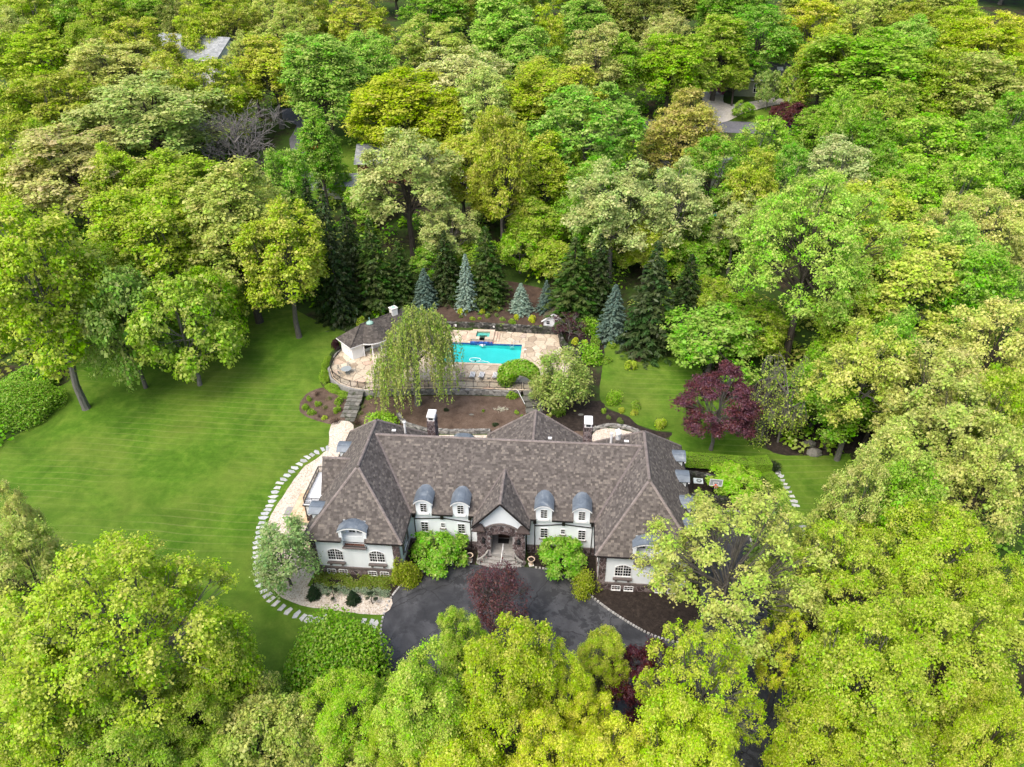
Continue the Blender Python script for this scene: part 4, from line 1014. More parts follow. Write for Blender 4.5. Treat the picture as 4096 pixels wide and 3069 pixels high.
l1.location = (-9.2, 38.0, DZ); l1['label'] = 'bare metal sun lounger at the left end beside the willow'; l1.rotation_euler = (0, 0, math.pi)
dup(l1, (-1.85, 37.9, DZ), math.pi+.1, 'bare metal sun lounger at the right end beside the arched vine')
for x, s in ((-8.4, 'small round metal side table between the left loungers'), (-5.3, 'small round metal side table in the middle of the lounger row')):
    t = thing('side_table', s, 'table', (x, 37.8, DZ), 0, 'side tables between the loungers'); m = MB(); m.lathe([(.3, 0), (.3, .03)], (0, 0, .45), 16); m.build('table_top', M['flag'], t)
    for k in range(3):
        a = k*2.094; m = MB(); m.tube([(.25*math.cos(a), .25*math.sin(a), 0), (.06*math.cos(a), .06*math.sin(a), .25), (.22*math.cos(a), .22*math.sin(a), .45)], .015, 5); m.build('leg', M['greymetal'], t)
# dining set on the left terrace
def chair():
    t = thing('patio_chair', '', 'chair', (0, 0, DZ), 0, 'metal chairs round the patio table')
    m = MB()
    for i in range(7): m.tube([(-.24+.08*i, -.24, .44), (-.24+.08*i, .24, .44)], .009, 4)
    m.tube([(.25*math.cos(a*math.pi/6), .25*math.sin(a*math.pi/6), .44) for a in range(13)], .018, 5); m.build('seat', M['greymetal'], t)
    m = MB(); m.tube([(-.24, .24, .44), (-.27, .3, .8), (-.15, .34, 1.02), (.15, .34, 1.02), (.27, .3, .8), (.24, .24, .44)], .02, 5)
    for i in range(-4, 5): m.tube([(i*.055, .25, .46), (i*.055+.05, .33, 1.0-.012*i*i)], .008, 4); m.tube([(i*.055, .25, .46), (i*.055-.05, .33, 1.0-.012*i*i)], .008, 4)
    m.build('backrest', M['greymetal'], t)
    for x in (-.23, .23):
        for y in (-.22, .22): m = MB(); m.tube([(x, y, 0), (x, y, .44)], .016, 5); m.build('leg', M['greymetal'], t)
    return t
t = thing('patio_table', 'round glass topped metal patio table on the left end of the terrace', 'table', (-27.0, 38.1, DZ))
m = MB(); m.lathe([(.78, 0), (.8, .02), (.78, .04)], (0, 0, .7), 24); m.build('table_top', M['clear'], t); m = MB(); m.lathe([(.3, 0), (.06, .08), (.05, .65), (.25, .7)], (0, 0, 0), 12); m.build('pedestal', M['greymetal'], t)
c0 = chair()
for k, (a, s) in enumerate(((1.6, 'metal patio chair at the back of the round table, nearest the pool house'), (2.9, 'metal patio chair left of the round table'), (4.1, 'metal patio chair front left of the round table by the railing'), (5.2, 'metal patio chair front right of the round table'), (.2, 'metal patio chair right of the round table'))):
    loc = (-27+1.15*math.cos(a), 38.1+1.15*math.sin(a), DZ)
    if k == 0: c0.location = loc; c0.rotation_euler = (0, 0, a-math.pi/2); c0['label'] = s
    else: dup(c0, loc, a-math.pi/2, s)
# black iron fences
def fence(pts, name, label, h=1.15, z=DZ, sp=.13, postsp=2.2):
    t = thing(name, label, 'fence', (pts[0][0], pts[0][1], z)); o = Vector((pts[0][0], pts[0][1], z)); rails = MB(); Z = Vector((0, 0, 1)); acc = 0
    bal = MB(); posts = []
    for a, c in zip(pts, pts[1:]):
        a = Vector((*a, z))-o; c = Vector((*c, z))-o; L = (c-a).length; u = (c-a)/L
        for hh in (.12, h-.2, h-.03): rails.bar(a+Z*hh, c+Z*hh, .04)
        n = int(L/sp)
        for i in range(n): bal.bar(a+u*(i*sp+.06)+Z*.1, a+u*(i*sp+.06)+Z*h, .017)
        k = max(1, round(L/postsp))
        for i in range(k): posts.append(a+u*(L*i/k))
    posts.append(Vector((*pts[-1], z))-o)
    rails.build('rail', M['iron'], t); bal.build('balusters', M['iron'], t, kind='stuff')
    for p in posts:
        m = MB(); m.bar(p, p+Z*(h+.08), .07); m.build('post', M['iron'], t)
    return t
fence([(-29.4, 45), (-29.95, 43.3), (-30.05, 41.4), (-29.75, 38.9), (-28.7, 36.7), (-27.1, 35.15), (-25.3, 34.25), (-23, 33.85)], 'curved_fence', 'curved black iron fence round the left end of the pool terrace', sp=.15, postsp=1.5)
fence([(-23, 33.85), (-16, 34.9), (-9.6, 35.45), (-.1, 35.45)], 'iron_fence', 'straight black iron fence along the front of the pool terrace')
g = fence([(.2, 35.4), (1.5, 35.3)], 'iron_gate', 'black iron gate beside the arched vine at the top of the right garden steps', postsp=3)
fence([(11.5, 46.5), (12.4, 52)], 'bed_fence', 'short black fence behind the curved shrub bed right of the patio', z=2.5, sp=.2)
# garden steps
def flight(name, label, a, c, width, n, z0, z1, mat, seed):
    r = random.Random(seed); t = thing(name, label, 'steps', (a[0], a[1], z0))
    d = Vector((c[0]-a[0], c[1]-a[1], 0)); L = d.length; u = d/L; s = Vector((-u.y, u.x, 0)); run = L/n
    for i in range(n):
        z = z0+(z1-z0)*(i+1)/n; w = width*r.uniform(.94, 1.06)/2; o = u*(i*run)+s*r.uniform(-.08, .08)
        m = MB(); pl = []
        for fx, sy in ((-.1, -1), (-.1+r.uniform(-.06, .06), 0), (-.1, 1)): pl.append(o+u*(fx+r.uniform(-.05, .05))+s*(sy*w+r.uniform(-.06, .06)))
        pl += [o+u*(run+.12)+s*w, o+u*(run+.12)-s*w]
        m.slab([p+Vector((0, 0, z-z0-.26)) for p in pl], (0, 0, .26)); st_ = m.build('step', mat, t)
        # slabs of the tread
        k = 3
        for j in range(k):
            a0 = -w+2*w*j/k; a1 = -w+2*w*(j+1)/k
            q = [o+u*(-.13+r.uniform(-.04, .04))+s*(a0+.02), o+u*(-.13+r.uniform(-.04, .04))+s*(a1-.02), o+u*(run+.05)+s*(a1-.02), o+u*(run+.05)+s*(a0+.02)]
            mm = MB(); mm.slab([p+Vector((0, 0, z-z0)) for p in q], (0, 0, .05)); mm.build('slab', mat, st_)
flight('garden_steps', 'straight mossy grey stone steps climbing left to the pool terrace', (-24.25, 27.0), (-24.2, 33.4), 2.2, 9, .15, 1.85, M['stepstone'], 3)
flight('garden_steps', 'short crooked stone steps behind the rear gable leading to the pool gate', (2.1, 31.4), (1.2, 35.3), 2.4, 4, .5, 1.85, M['stepstone'], 5)
m = MB(); m.tube([(.6, 32.2, 1.5), (-.6, 34.6, 2.2), (-.95, 35.0, 2.1)], .035, 6); o = m.build('stair_rail', M['white']); o['label'] = 'slanted white pipe handrail left of the crooked garden steps'; o['category'] = 'handrail'
# stepping stones in the lawn
def stepping(name, pts, seed, size=.43):
    r = random.Random(seed); root = link(name, None, kind='structure')
    for i, (x, y) in enumerate(pts):
        q = pts[min(i+1, len(pts)-1)]; p = pts[max(i-1, 0)]; a = math.atan2(q[1]-p[1], q[0]-p[0])
        m = MB(); n = 5 if r.random() < .5 else 4; pl = []
        for k in range(n):
            t = 2*math.pi*(k+.5+r.uniform(-.2, .2))/n; L_, W_ = size*.62, size*1.15
            pl.append((math.cos(t)*L_*r.uniform(.9, 1.25), math.sin(t)*W_*r.uniform(.9, 1.25)))
        z = T(x, y)
        m.prism(pl, -.02, .06+.015*r.random()); o = link('stepping_stone', m.mesh('stepping_stone', M['slab']), root, (x, y, z), a)
stepping('stepping_stone_path', STEPS_L_STONES, 1, .5)
stepping('stepping_stone_path', STEPS_R_STONES, 2, .42)
# granite block kerb of the drive
def kerb(pts, name, parent):
    r = random.Random(2); acc = 0; pv = [Vector((*p, 0)) for p in pts]; k = 0
    for a, c in zip(pv, pv[1:]):
        L = (c-a).length; u = (c-a)/L; n = max(1, int(L/.27)); ang = math.atan2(u.y, u.x)
        for i in range(n):
            p = a+u*(L*(i+.5)/n); m = KB[r.randrange(4)]
            link('kerb_block', m, parent, (p.x, p.y, .03+r.uniform(0, .03)), ang+r.uniform(-.06, .06))
KB = []
for i in range(4):
    m = MB(); r = R3.uniform(.11, .125); m.box(-r, r, -.10, .10, -.05, .13); m.v = [(x*(.88 if z > 0 else 1), y*(.88 if z > 0 else 1), z) for x, y, z in m.v]; KB.append(m.mesh('kerb_block', M['block']))
def catmull(pts, k=5):
    out = []
    for i in range(len(pts)-1):
        p0, p1, p2, p3 = (Vector(pts[min(max(i+d, 0), len(pts)-1)]) for d in (-1, 0, 1, 2))
        for j in range(k):
            t = j/k; q = .5*((2*p1)+(p2-p0)*t+(2*p0-5*p1+4*p2-p3)*t*t+(3*p1-p0-3*p2+p3)*t**3); out.append((q.x, q.y))
    return out+[pts[-1]]
kr = link('kerb', None, kind='structure'); kerb(catmull(DRIVE[:8]), 'kerb_block', kr); kerb(catmull(DRIVE[8:14]), 'kerb_block', kr)
kr2 = link('kerb', None, kind='structure'); kerb([(21.7, 13.55), (28.0, 13.55), (28.2, 7), (28.1, 0)], 'kerb_block', kr2)
# ------------------------------------------------------------------ pool house, playhouse
ph = thing('pool_house', 'white pool house with weathered roof and copper capped round porch left of the willow', 'house', (-27.0, 41.84, DZ), math.atan2(.714, .70))
def phb(name, mat, *a, **k):
    q = MB(); q.box(*a); return q.build(name, mat, ph, **k)
LW, WW = 11.0, 3.5
phb('wall', M['white'], 0, 2.0, 0, WW, 0, 2.5); phb('wall', M['white'], 2.0, LW, .9, WW, 0, 2.5)
d = phb('door', M['white'], -.06, -.003, 1.0, 2.0, .05, 2.1); q = MB(); q.lathe([(.03, 0), (.05, .04)], (-.08, 1.15, 1.0), 6); q.build('handle', M['iron'], d)
phb('counter', M['iron'], 2.6, 3.9, .5, .85, .75, 1.1)
ew, zr = .45, 4.5
eL, eR, eF, eB = -ew, LW+ew, -ew, WW+ew; vm = WW/2
polys = [[(eL, eF, 2.45), (eL, eB, 2.45), (2.9, vm, zr)], [(eL, eF, 2.45), (eR, eF, 2.45), (eR, vm, zr), (2.9, vm, zr)], [(eL, eB, 2.45), (eR, eB, 2.45), (eR, vm, zr), (2.9, vm, zr)]]
shingle_roof(polys, 'roof', M['darkroof'], ph, M['darkroof'], 0, 9, exposure=.25, width=.36)
cone = MB(); cxp, cyp, RR, K = 4.3, 1.2, 3.0, 18; prof = [(RR, 2.42), (RR*.72, 3.15), (RR*.45, 3.85), (RR*.22, 4.4), (.25, 4.75)]
for (r0, z0), (r1, z1) in zip(prof, prof[1:]):
    nrow = max(1, int(math.hypot(r1-r0, z1-z0)/.26))
    for q in range(nrow):
        ra, za = r0+(r1-r0)*q/nrow, z0+(z1-z0)*q/nrow; rb, zb = r0+(r1-r0)*(q+1)/nrow, z0+(z1-z0)*(q+1)/nrow
        kk = max(8, int(2*math.pi*ra/.4))
        for j in range(kk):
            a0 = 2*math.pi*j/kk; a1 = 2*math.pi*(j+.95)/kk
            if math.sin((a0+a1)/2) > .45: continue
            P4 = [(cxp+r*math.cos(a), cyp+r*math.sin(a), z+dz) for r, z, dz in ((ra, za, .05), (rb, zb, .01)) for a in (a0, a1)]
            cone.add(P4, [(0, 1, 3, 2)])
            cone.add([(P4[0][0], P4[0][1], P4[0][2]-.05), (P4[1][0], P4[1][1], P4[1][2]-.05), P4[1], P4[0]], [(0, 1, 2, 3)])
cb = MB(); cb.lathe(prof, (cxp, cyp, 0), 28); porch = cb.build('porch_roof', M['darkroof'], ph); cone.build('shingles', M['darkroof'], porch, kind='stuff')
q = MB(); q.lathe([(.62, 4.45), (.55, 4.65), (.3, 4.82), (.06, 4.92), (.04, 5.3), (.1, 5.36), (.02, 5.5)], (cxp, cyp, 0), 14); smooth(q.build('copper_cap', M['copper'], ph))
q = MB(); q.lathe([(RR+.04, 2.25), (RR+.04, 2.42)], (cxp, cyp, 0), 28); q.build('eave_band', M['white'], ph)
for a in (-2.6, -2.1, -1.57, -1.0, -.5):
    q = MB(); q.tube([(cxp+2.75*math.cos(a), cyp+2.75*math.sin(a), 0), (cxp+2.75*math.cos(a), cyp+2.75*math.sin(a), 2.3)], .09, 8); q.build('column', M['white'], ph)
q = MB(); q.bar((eL, eF, 2.36), (eL, eB, 2.36), .08, .16); q.bar((eL, eF, 2.36), (1.6, eF, 2.36), .08, .16); q.build('fascia', M['white'], ph)
caps = MB(); cap_line((eL, eF, 2.5), (2.9, vm, zr+.05), .1, .3); cap_line((2.9, vm, zr+.05), (eR, vm, zr+.05), .1, .3); caps.build('ridge_caps', M['darkroof'], ph, kind='stuff')
q = MB(); q.box(8.6, 9.6, vm-.45, vm+.45, 4.0, 5.3); q.box(8.5, 9.7, vm-.55, vm+.55, 5.3, 5.42); o = q.build('chimney', M['whitestone'], ph); q = MB(); q.lathe([(.3, 0), (.25, .1), (.04, .25)], (9.1, vm, 5.42), 10); q.build('chimney_pot', M['copper'], o)
sd = thing('playhouse', 'small white playhouse with mossy gable roof on the pool retaining wall', 'shed', (4.0, 52.95, 3.05), -.12)
q = MB(); q.box(-1.75, 1.75, 0, 2.6, -.4, .95); q.slab([(-1.75, 0, .95), (1.75, 0, .95), (0, 0, 2.25)], (0, 2.6, 0)); q.build('wall', M['white'], sd)
shingle_roof([[(-2.05, -.3, .78), (-2.05, 2.9, .78), (0, 2.9, 2.38), (0, -.3, 2.38)], [(2.05, -.3, .78), (2.05, 2.9, .78), (0, 2.9, 2.38), (0, -.3, 2.38)]], 'roof', M['mossroof'], sd, M['mossroof'], 0, 12, exposure=.22, width=.3)
q = MB(); q.bar((-2.08, -.33, .74), (0, -.33, 2.36), .06, .2); q.bar((2.08, -.33, .74), (0, -.33, 2.36), .06, .2); q.build('bargeboard', M['white'], sd)
window('window', (-1.0, -.01, .2), UX, FY, .55, .6, 1, 2, 0, False, False, sd); window('window', (.35, -.01, .25), UX, FY, .6, .95, 3, 4, 0, False, False, sd)
q = MB(); q.box(.25, .7, 1.6, 2.05, 1.4, 2.95); o = q.build('chimney', M['whitestone'], sd); q = MB(); q.tube([(.48, 1.82, 2.95), (.48, 1.82, 3.15)], .16, 10); q.build('chimney_pot', M['conc'], o)
for x, s in ((-12.4, 'small white lamp on the wall foot near the willow'), (-6.0, 'small white lamp on the retaining wall behind the spa'), (-2.5, 'small white lamp on the retaining wall right of the spa')):
    t = thing('wall_lamp', s, 'lamp', (x, 52.6, 2.55), 0, 'lamps on the pool retaining wall'); q = MB(); q.box(-.13, .13, -.06, .06, 0, .26); q.build('lamp_body', M['white'], t); q = MB(); q.box(-.16, .16, -.1, .1, .26, .31); q.build('hood', M['whitestone'], t)
# ------------------------------------------------------------------ right side yard
wall_run([(21.8, 19.4), (25, 18.9), (29.4, 18.5), (31.4, 19.2)], 0, 1.1, .5, .34, 'hedge_wall', 'dark dry stone wall under the clipped hedge right of the mansion', M['drystone'], single=60)
wall_run([(21.8, 15.2), (24.7, 15.2), (28.4, 15.0), (29.6, 15.8), (30.9, 17.6)], 0, .9, .5, .34, 'court_wall', 'dark dry stone wall at the back of the parking court behind the basketball hoop', M['drystone'], single=60)
ac = thing('air_conditioner', 'grey air conditioning unit with round fan grille between the wall and the mansion', 'air conditioner', (23.2, 17.6, .05), -.05)
q = MB(); q.box(-.55, .55, -.45, .45, 0, 1.05); q.build('cabinet', M['brownmetal'], ac); q = MB(); q.box(-.58, .58, -.48, .48, 1.05, 1.12); q.build('cover', M['acwhite'], ac)
q = MB(); q.lathe([(.34, 0), (.34, .012)], (.1, 0, 1.12), 20); q.build('fan_opening', M['iron'], ac)
q = MB()
for k in range(10): q.bar((.1, 0, 1.15), (.1+.34*math.cos(k*.628), .34*math.sin(k*.628), 1.15), .035, .02)
q.lathe([(.08, 0), (.08, .03)], (.1, 0, 1.14), 10); q.build('fan_grille', M['acwhite'], ac)
bh = thing('basketball_hoop', 'basketball hoop with clear backboard and orange rim at the parking court', 'basketball hoop', (24.75, 15.75, 0), -.06)
q = MB(); q.tube([(0, .3, 0), (0, .3, 2.4), (0, -.6, 3.3)], .07, 6); q.bar((0, .3, 2.2), (0, -.55, 2.75), .05); q.build('pole', M['iron'], bh)
q = MB(); q.box(-.72, .72, -.72, -.70, 2.7, 3.65); o = q.build('backboard', M['clear'], bh)
q = MB()
for x0, x1, z0, z1 in ((-.76, .76, 2.66, 2.74), (-.76, .76, 3.61, 3.69), (-.76, -.68, 2.74, 3.61), (.68, .76, 2.74, 3.61), (-.31, .31, 2.86, 2.91), (-.31, .31, 3.24, 3.29), (-.31, -.26, 2.91, 3.24), (.26, .31, 2.91, 3.24)): q.box(x0, x1, -.75, -.725, z0, z1)
q.build('frame', M['white'], o)
q = MB(); q.tube([(.23*math.cos(a*math.pi/8), -1.02+.23*math.sin(a*math.pi/8), 2.85) for a in range(17)], .022, 5); q.box(-.1, .1, -.8, -.72, 2.75, 2.92); q.build('rim', M['orange'], bh)
q = MB()
for a in range(8): q.bar((.23*math.cos(a*.785), -1.02+.23*math.sin(a*.785), 2.85), (.13*math.cos(a*.785+.4), -1.02+.13*math.sin(a*.785+.4), 2.45), .012)
q.build('net', M['white'], bh)
q = MB(); q.bar((29.0, 17.9, .25), (30.9, 17.5, .3), .25, .16); o = q.build('timber_beam', M['beam']); o['label'] = 'reddish timber beam lying on the bed below the bright green bush'; o['category'] = 'beam'
def boulder(x, y, r, seed, label):
    rr = random.Random(seed); m = MB(); K, J = 9, 6; vs = [(0, 0, r*.75)]
    for j in range(1, J):
        for k in range(K):
            ph_ = math.pi*.5*j/(J-1); rad = r*math.sin(ph_)*rr.uniform(.8, 1.15); vs.append((rad*math.cos(2*math.pi*k/K)*1.1, rad*math.sin(2*math.pi*k/K)*.8, r*.75*math.cos(ph_)*rr.uniform(.85, 1.1)-.03))
    fs = [(0, 1+k, 1+(k+1) % K) for k in range(K)]+[(1+(j-1)*K+k, 1+j*K+k, 1+j*K+(k+1) % K, 1+(j-1)*K+(k+1) % K) for j in range(1, J-1) for k in range(K)]
    m.add(vs, fs); o = m.build('boulder', M['stepstone'], None, label=label, category='boulder'); o.location = (x, y, T(x, y)); return o
boulder(39.1, 26.9, .9, 1, 'grey boulder at the foot of the deep green tree, farther of two')
boulder(39.3, 25.2, .95, 2, 'mossy grey boulder on the right lawn edge, nearer of two')
boulder(-19.0, -.35, .33, 3, 'pale round stone in the ground cover at the left wing corner').data.materials[0] = M['whitestone']
boulder(-6.9, 30.2, .35, 4, 'flat pale rock lying in the bare soil behind the house').scale = (1.2, 1, .3)
boulder(1.9, 29.4, .4, 5, 'grey rock beside the crooked garden steps').scale = (1, 1, .5)
boulder(8.6, 31.2, .4, 6, 'flat grey rock in the dark bed under the crabapple').scale = (1.2, 1, .35)
# bird baths
bb = thing('bird_bath', 'cream stone bird bath left of the entrance steps', 'bird bath', (-3.55, 3.35, .03), 0, 'bird baths beside the entrance')
q = MB(); q.box(-.26, .26, -.26, .26, 0, .1); q.build('plinth', M['whitestone'], bb)
q = MB(); q.lathe([(.2, .1), (.24, .16), (.12, .26), (.17, .45), (.1, .66), (.2, .78)], (0, 0, 0), 12); q.build('pedestal', M['coping'], bb)
q = MB(); q.lathe([(.14, .76), (.38, .86), (.42, .93), (.36, .94), (.3, .88), (.02, .84)], (0, 0, 0), 18); q.build('bowl', M['coping'], bb); q = MB(); q.lathe([(.31, .885), (.31, .89)], (0, 0, 0), 16); q.build('basin_soil', M['mulch'], bb)
dup(bb, (3.3, 3.3, .03), .3, 'cream stone bird bath right of the entrance steps')
# loose things
fl = thing('flag', 'small blue flag hanging in the pale oak over the drive', 'flag', (22.8, -2.5, 0)); q = MB(); q.tube([(0, 0, 0), (0, 0, 3.0)], .03, 6); q.build('pole', M['white'], fl)
q = MB(); q.v = [(.03+.12*i, .05*math.sin(i*1.6), 2.95-.16*j-.03*i) for j in range(6) for i in range(6)]; q.f = [(j*6+i, j*6+i+1, j*6+i+7, j*6+i+6) for j in range(5) for i in range(5)]; o = q.build('cloth', M['blue'], fl); q = MB(); q.box(.2, .42, -.1, -.09, 2.3, 2.6); q.build('emblem', M['white'], o)
for k, (x, y, s) in enumerate(((12.0, 25.6, 'lattice metal chair in the round gravel court, left one'), (13.3, 25.4, 'lattice metal chair in the round gravel court, right one'))):
    c = dup(c0, (x, y, .05), math.pi+.2*k, s); c['group'] = 'chairs in the gravel court'
q = MB(); q.lathe([(.25, 0), (.42, .3), (.36, .55), (.3, .5), (.2, .3)], (9.9, 25.3, .05), 12); o = q.build('urn', M['trim']); o['label'] = 'brown garden urn beside the right chimney in the gravel court'; o['category'] = 'urn'
q = MB(); q.box(-.35, .35, -.2, .2, 0, .06); q.lathe([(.03, .06), (.03, .4), (.1, .42), (.1, .55)], (0, 0, 0), 6)
# ------------------------------------------------------------------ houses and cars beyond the trees
def far_house(name, label, loc, rz, wx, wy, h, rise, wall, roofm, hip=False, wins=(), chim=None, low=None, rows=.5):
    t = thing(name, label, 'house', loc, rz)
    q = MB(); q.box(-wx/2, wx/2, -wy/2, wy/2, -7.0, h)
    e = .6; X, Y = wx/2+e, wy/2+e
    if not hip:
        q.slab([(-wx/2, -wy/2, h), (-wx/2, wy/2, h), (-wx/2, 0, h+rise*.9)], (.2, 0, 0)); q.slab([(wx/2, -wy/2, h), (wx/2, wy/2, h), (wx/2, 0, h+rise*.9)], (-.2, 0, 0))
    q.build('wall', wall, t)
    k = wx/2-wy/2 if hip else X
    ps = [[(-X, -Y, h-.1), (X, -Y, h-.1), (k, 0, h+rise), (-k, 0, h+rise)], [(-X, Y, h-.1), (X, Y, h-.1), (k, 0, h+rise), (-k, 0, h+rise)]]
    if hip: ps += [[(-X, -Y, h-.1), (-X, Y, h-.1), (-k, 0, h+rise)], [(X, -Y, h-.1), (X, Y, h-.1), (k, 0, h+rise)]]
    r = shingle_roof(ps, 'roof', roofm, t, roofm, 0, 3, exposure=rows, width=.9)
    if chim: c = MB(); c.box(chim[0]-.5, chim[0]+.5, chim[1]-.4, chim[1]+.4, h, h+rise+1.0); c.build('chimney', M['redbrick'], r)
    f = MB(); f.bar((-X, -Y, h-.22), (X, -Y, h-.22), .1, .2); f.build('gutter', M['white'], t)
    for x, z, w_, hh in wins: window('window', (x, -wy/2-.01, z), UX, FY, w_, hh, 2, 2, 0, False, False, t, .08)
    return t
h2 = far_house('sage_house', 'sage green house with a grey hip roof at the curved stone drive, upper right', (55.0, 151.5, 20.3), -.05, 17, 11, 4.2, 3.6, M['greensiding'], M['slate'], True, ((-3.4, 1.0, 1.1, 2.0), (-2.0, 1.0, 1.1, 2.0), (-.6, 1.0, 1.1, 2.0), (4.5, 1.2, 1.0, 1.5)), (3, 2))
q = MB(); q.box(1.3, 3.2, -5.75, -5.53, -.3, 2.4); q.build('door', M['wood'], h2)
for k in range(5): q = MB(); q.box(1.0, 3.5, -7.6+.4*k, -5.6, -.8, -.6+.16*k); q.build('step', M['conc'], h2)
for x, y in ((-2.5, -1.6), (2.2, -2.8)): q = MB(); q.obox((x, y, 4.2+(5.5+y)*.61+.35), (.7, 0, 0), (0, .5, .3), (0, -.03, .06)); q.build('skylight', M['white'], h2)
far_house('grey_house', 'low grey roofed brick house half hidden behind the pale forked oak', (-29.5, 103.5, 12.2), .1, 21, 10, 4.2, 2.4, M['redbrick'], M['greyroof'], False, ((-6, .8, 1.4, 1.5), (2, .8, 1.4, 1.5)), (5, 0))
far_house('grey_garage', 'low grey roofed carport left of the low brick house', (-41.5, 96, 10.6), .05, 7.5, 7, 2.7, 1.0, M['siding'], M['greyroof'], False)
far_house('grey_annex', 'small grey roofed annex right of the low brick house', (-17.5, 97.5, 11.0), .05, 6, 6, 2.8, 1.0, M['siding'], M['greyroof'], False)
far_house('pale_house', 'pale far house with light grey roof among the trees at the upper left', (-96, 150, 24.3), -.35, 26, 12, 5.0, 4.5, M['siding'], M['greyroof'], False, ((-7, 1.5, 1.6, 1.8), (-2, 1.5, 1.6, 1.8), (5, 1.5, 1.6, 1.8)), (8, 0))
far_house('far_white_house', 'white far house behind the dark grove at the top edge', (28, 226, 29.5), 0, 18, 9, 6, 4, M['white'], M['greyroof'], False, ((-5, 2.5, 1.5, 2), (0, 2.5, 1.5, 2), (5, 2.5, 1.5, 2)))
far_house('blue_house', 'slate roofed house hidden behind the pale olive oak near the top', (-28, 140, 19.5), 0, 16, 9, 4.5, 3.0, M['siding'], M['slate'], False, ((-3, 1, 1.4, 1.6),))
far_house('dim_house', 'pale house behind the second pool in the right trees', (31, 100, 11.5), 0, 14, 8, 4, 2.6, M['siding'], M['greyroof'], False, ((-3, 1, 1.4, 1.6), (2, 1, 1.4, 1.6)))
def car(name, label, mat, loc, rz):
    t = thing(name, label, 'car', loc, rz)
    prof = [(-2.2, .3), (2.2, .3), (2.25, .75), (1.2, .92), (.55, 1.42), (-1.2, 1.45), (-2.0, 1.0), (-2.25, .8)]
    q = MB(); q.slab([(x, -.87, z) for x, z in prof], (0, 1.74, 0)); q.build('body', mat, t)
    for s in (-1, 1):
        q = MB(); q.slab([(x, s*.875, z) for x, z in ((.95, .95), (.5, 1.36), (-1.15, 1.38), (-1.75, 1.0))], (0, s*.02, 0)); q.build('side_window', M['glass'], t)
    q = MB(); q.slab([(1.17, -.75, .96), (1.17, .75, .96), (.6, .7, 1.4), (.6, -.7, 1.4)], (.03, 0, .03)); q.build('windscreen', M['glass'], t)
    for x in (-1.4, 1.4):
        for s in (-1, 1): q = MB(); q.tube([(x, s*.7, .33), (x, s*.9, .33)], .33, 12); w_ = q.build('wheel', M['rubber'], t); q = MB(); q.tube([(x, s*.9, .33), (x, s*.91, .33)], .2, 10); q.build('rim', M['acwhite'], w_)
    for s in (-1, 1): q = MB(); q.box(2.2, 2.27, s*.6-.2, s*.6+.2, .62, .78); q.build('headlight', M['white'], t)
    return t
car('parked_car', 'red car on the lawn side of the left lane behind the green narrow tree', M['red'], (-54.6, 113.6, T(-54.6, 113.6)+.1), .1)
car('parked_car', 'light blue car half hidden by the dark plum tree on the road', M['carblue'], (55.7, 127.6, T(55.7, 127.6)+.08), .0)
car('parked_car', 'white car on the road right of the light blue car', M['white'], (62.5, 127.2, T(62.5, 127.2)+.08), .0)
p2 = thing('second_pool', 'blue green second pool seen through the trees on the right', 'pool', (38.5, 87.2, 9.6), .2)
q = MB(); q.box(-5, 5, -2.2, 2.2, -1, .3); q.build('pool_water', M['poolwall'], p2); q = MB()
for x0, x1, y0, y1 in ((-5.8, 5.8, -3, -2.2), (-5.8, 5.8, 2.2, 3), (-5.8, -5, -2.2, 2.2), (5, 5.8, -2.2, 2.2)): q.box(x0, x1, y0, y1, -1, .42)
q.build('pool_edge', M['conc'], p2)
wf = thing('white_fence', 'white picket fence below the second pool', 'fence', (39.5, 82.6, 8.3), .1)
for k in range(34): q = MB(); q.box(-3.4+.2*k, -3.27+.2*k, -.02, .02, 0, 1.3); link('picket', q.mesh('picket', M['white']), wf)
q = MB(); q.box(-3.5, 3.5, .02, .06, .3, .4); q.box(-3.5, 3.5, .02, .06, 1.0, 1.1); q.build('rail', M['white'], wf)
dk = thing('wooden_deck', 'wooden deck with railing behind the cream white oak', 'deck', (10.6, 91.5, 9.8)); q = MB(); q.box(-3, 3, -1.5, 1.5, .6, .8); q.build('deck_floor', M['conc'], dk); q = MB()
for k in range(25): q.bar((-3+.25*k, -1.5, .8), (-3+.25*k, -1.5, 1.8), .06)
q.bar((-3, -1.5, 1.8), (3, -1.5, 1.8), .08); q.build('railing', M['siding'], dk)
# ------------------------------------------------------------------ vegetation
def nrm(a): return a/np.maximum(np.linalg.norm(a, axis=-1, keepdims=True), 1e-9)
def leaf_mesh(name, P, N, L, W, tint, rng, Tg=None, fold=.18):
    n = len(P); N = nrm(N)
    if Tg is None: Tg = rng.normal(size=(n, 3))
    Tg = nrm(Tg-N*np.sum(Tg*N, 1, keepdims=True)); B = np.cross(N, Tg)
    L = np.broadcast_to(L, n)[:, None]; W = np.broadcast_to(W, n)[:, None]
    V = np.empty((n, 4, 3)); V[:, 0] = P-Tg*L*.5; V[:, 2] = P+Tg*L*.5; c = P+Tg*L*.06+N*fold*W
    V[:, 1] = c+B*W*.5; V[:, 3] = c-B*W*.5
    me = bpy.data.meshes.new(name)
    me.vertices.add(n*4); me.vertices.foreach_set('co', V.reshape(-1).astype(np.float32))
    me.loops.add(n*4); me.loops.foreach_set('vertex_index', np.arange(n*4, dtype=np.int32))
    me.polygons.add(n); me.polygons.foreach_set('loop_start', np.arange(0, n*4, 4, dtype=np.int32)); me.polygons.foreach_set('loop_total', np.full(n, 4, dtype=np.int32))
    a = me.attributes.new('tint', 'FLOAT', 'FACE'); a.data.foreach_set('value', np.asarray(tint, dtype=np.float32))
    me.materials.append(M['leaf']); me.update(); return me
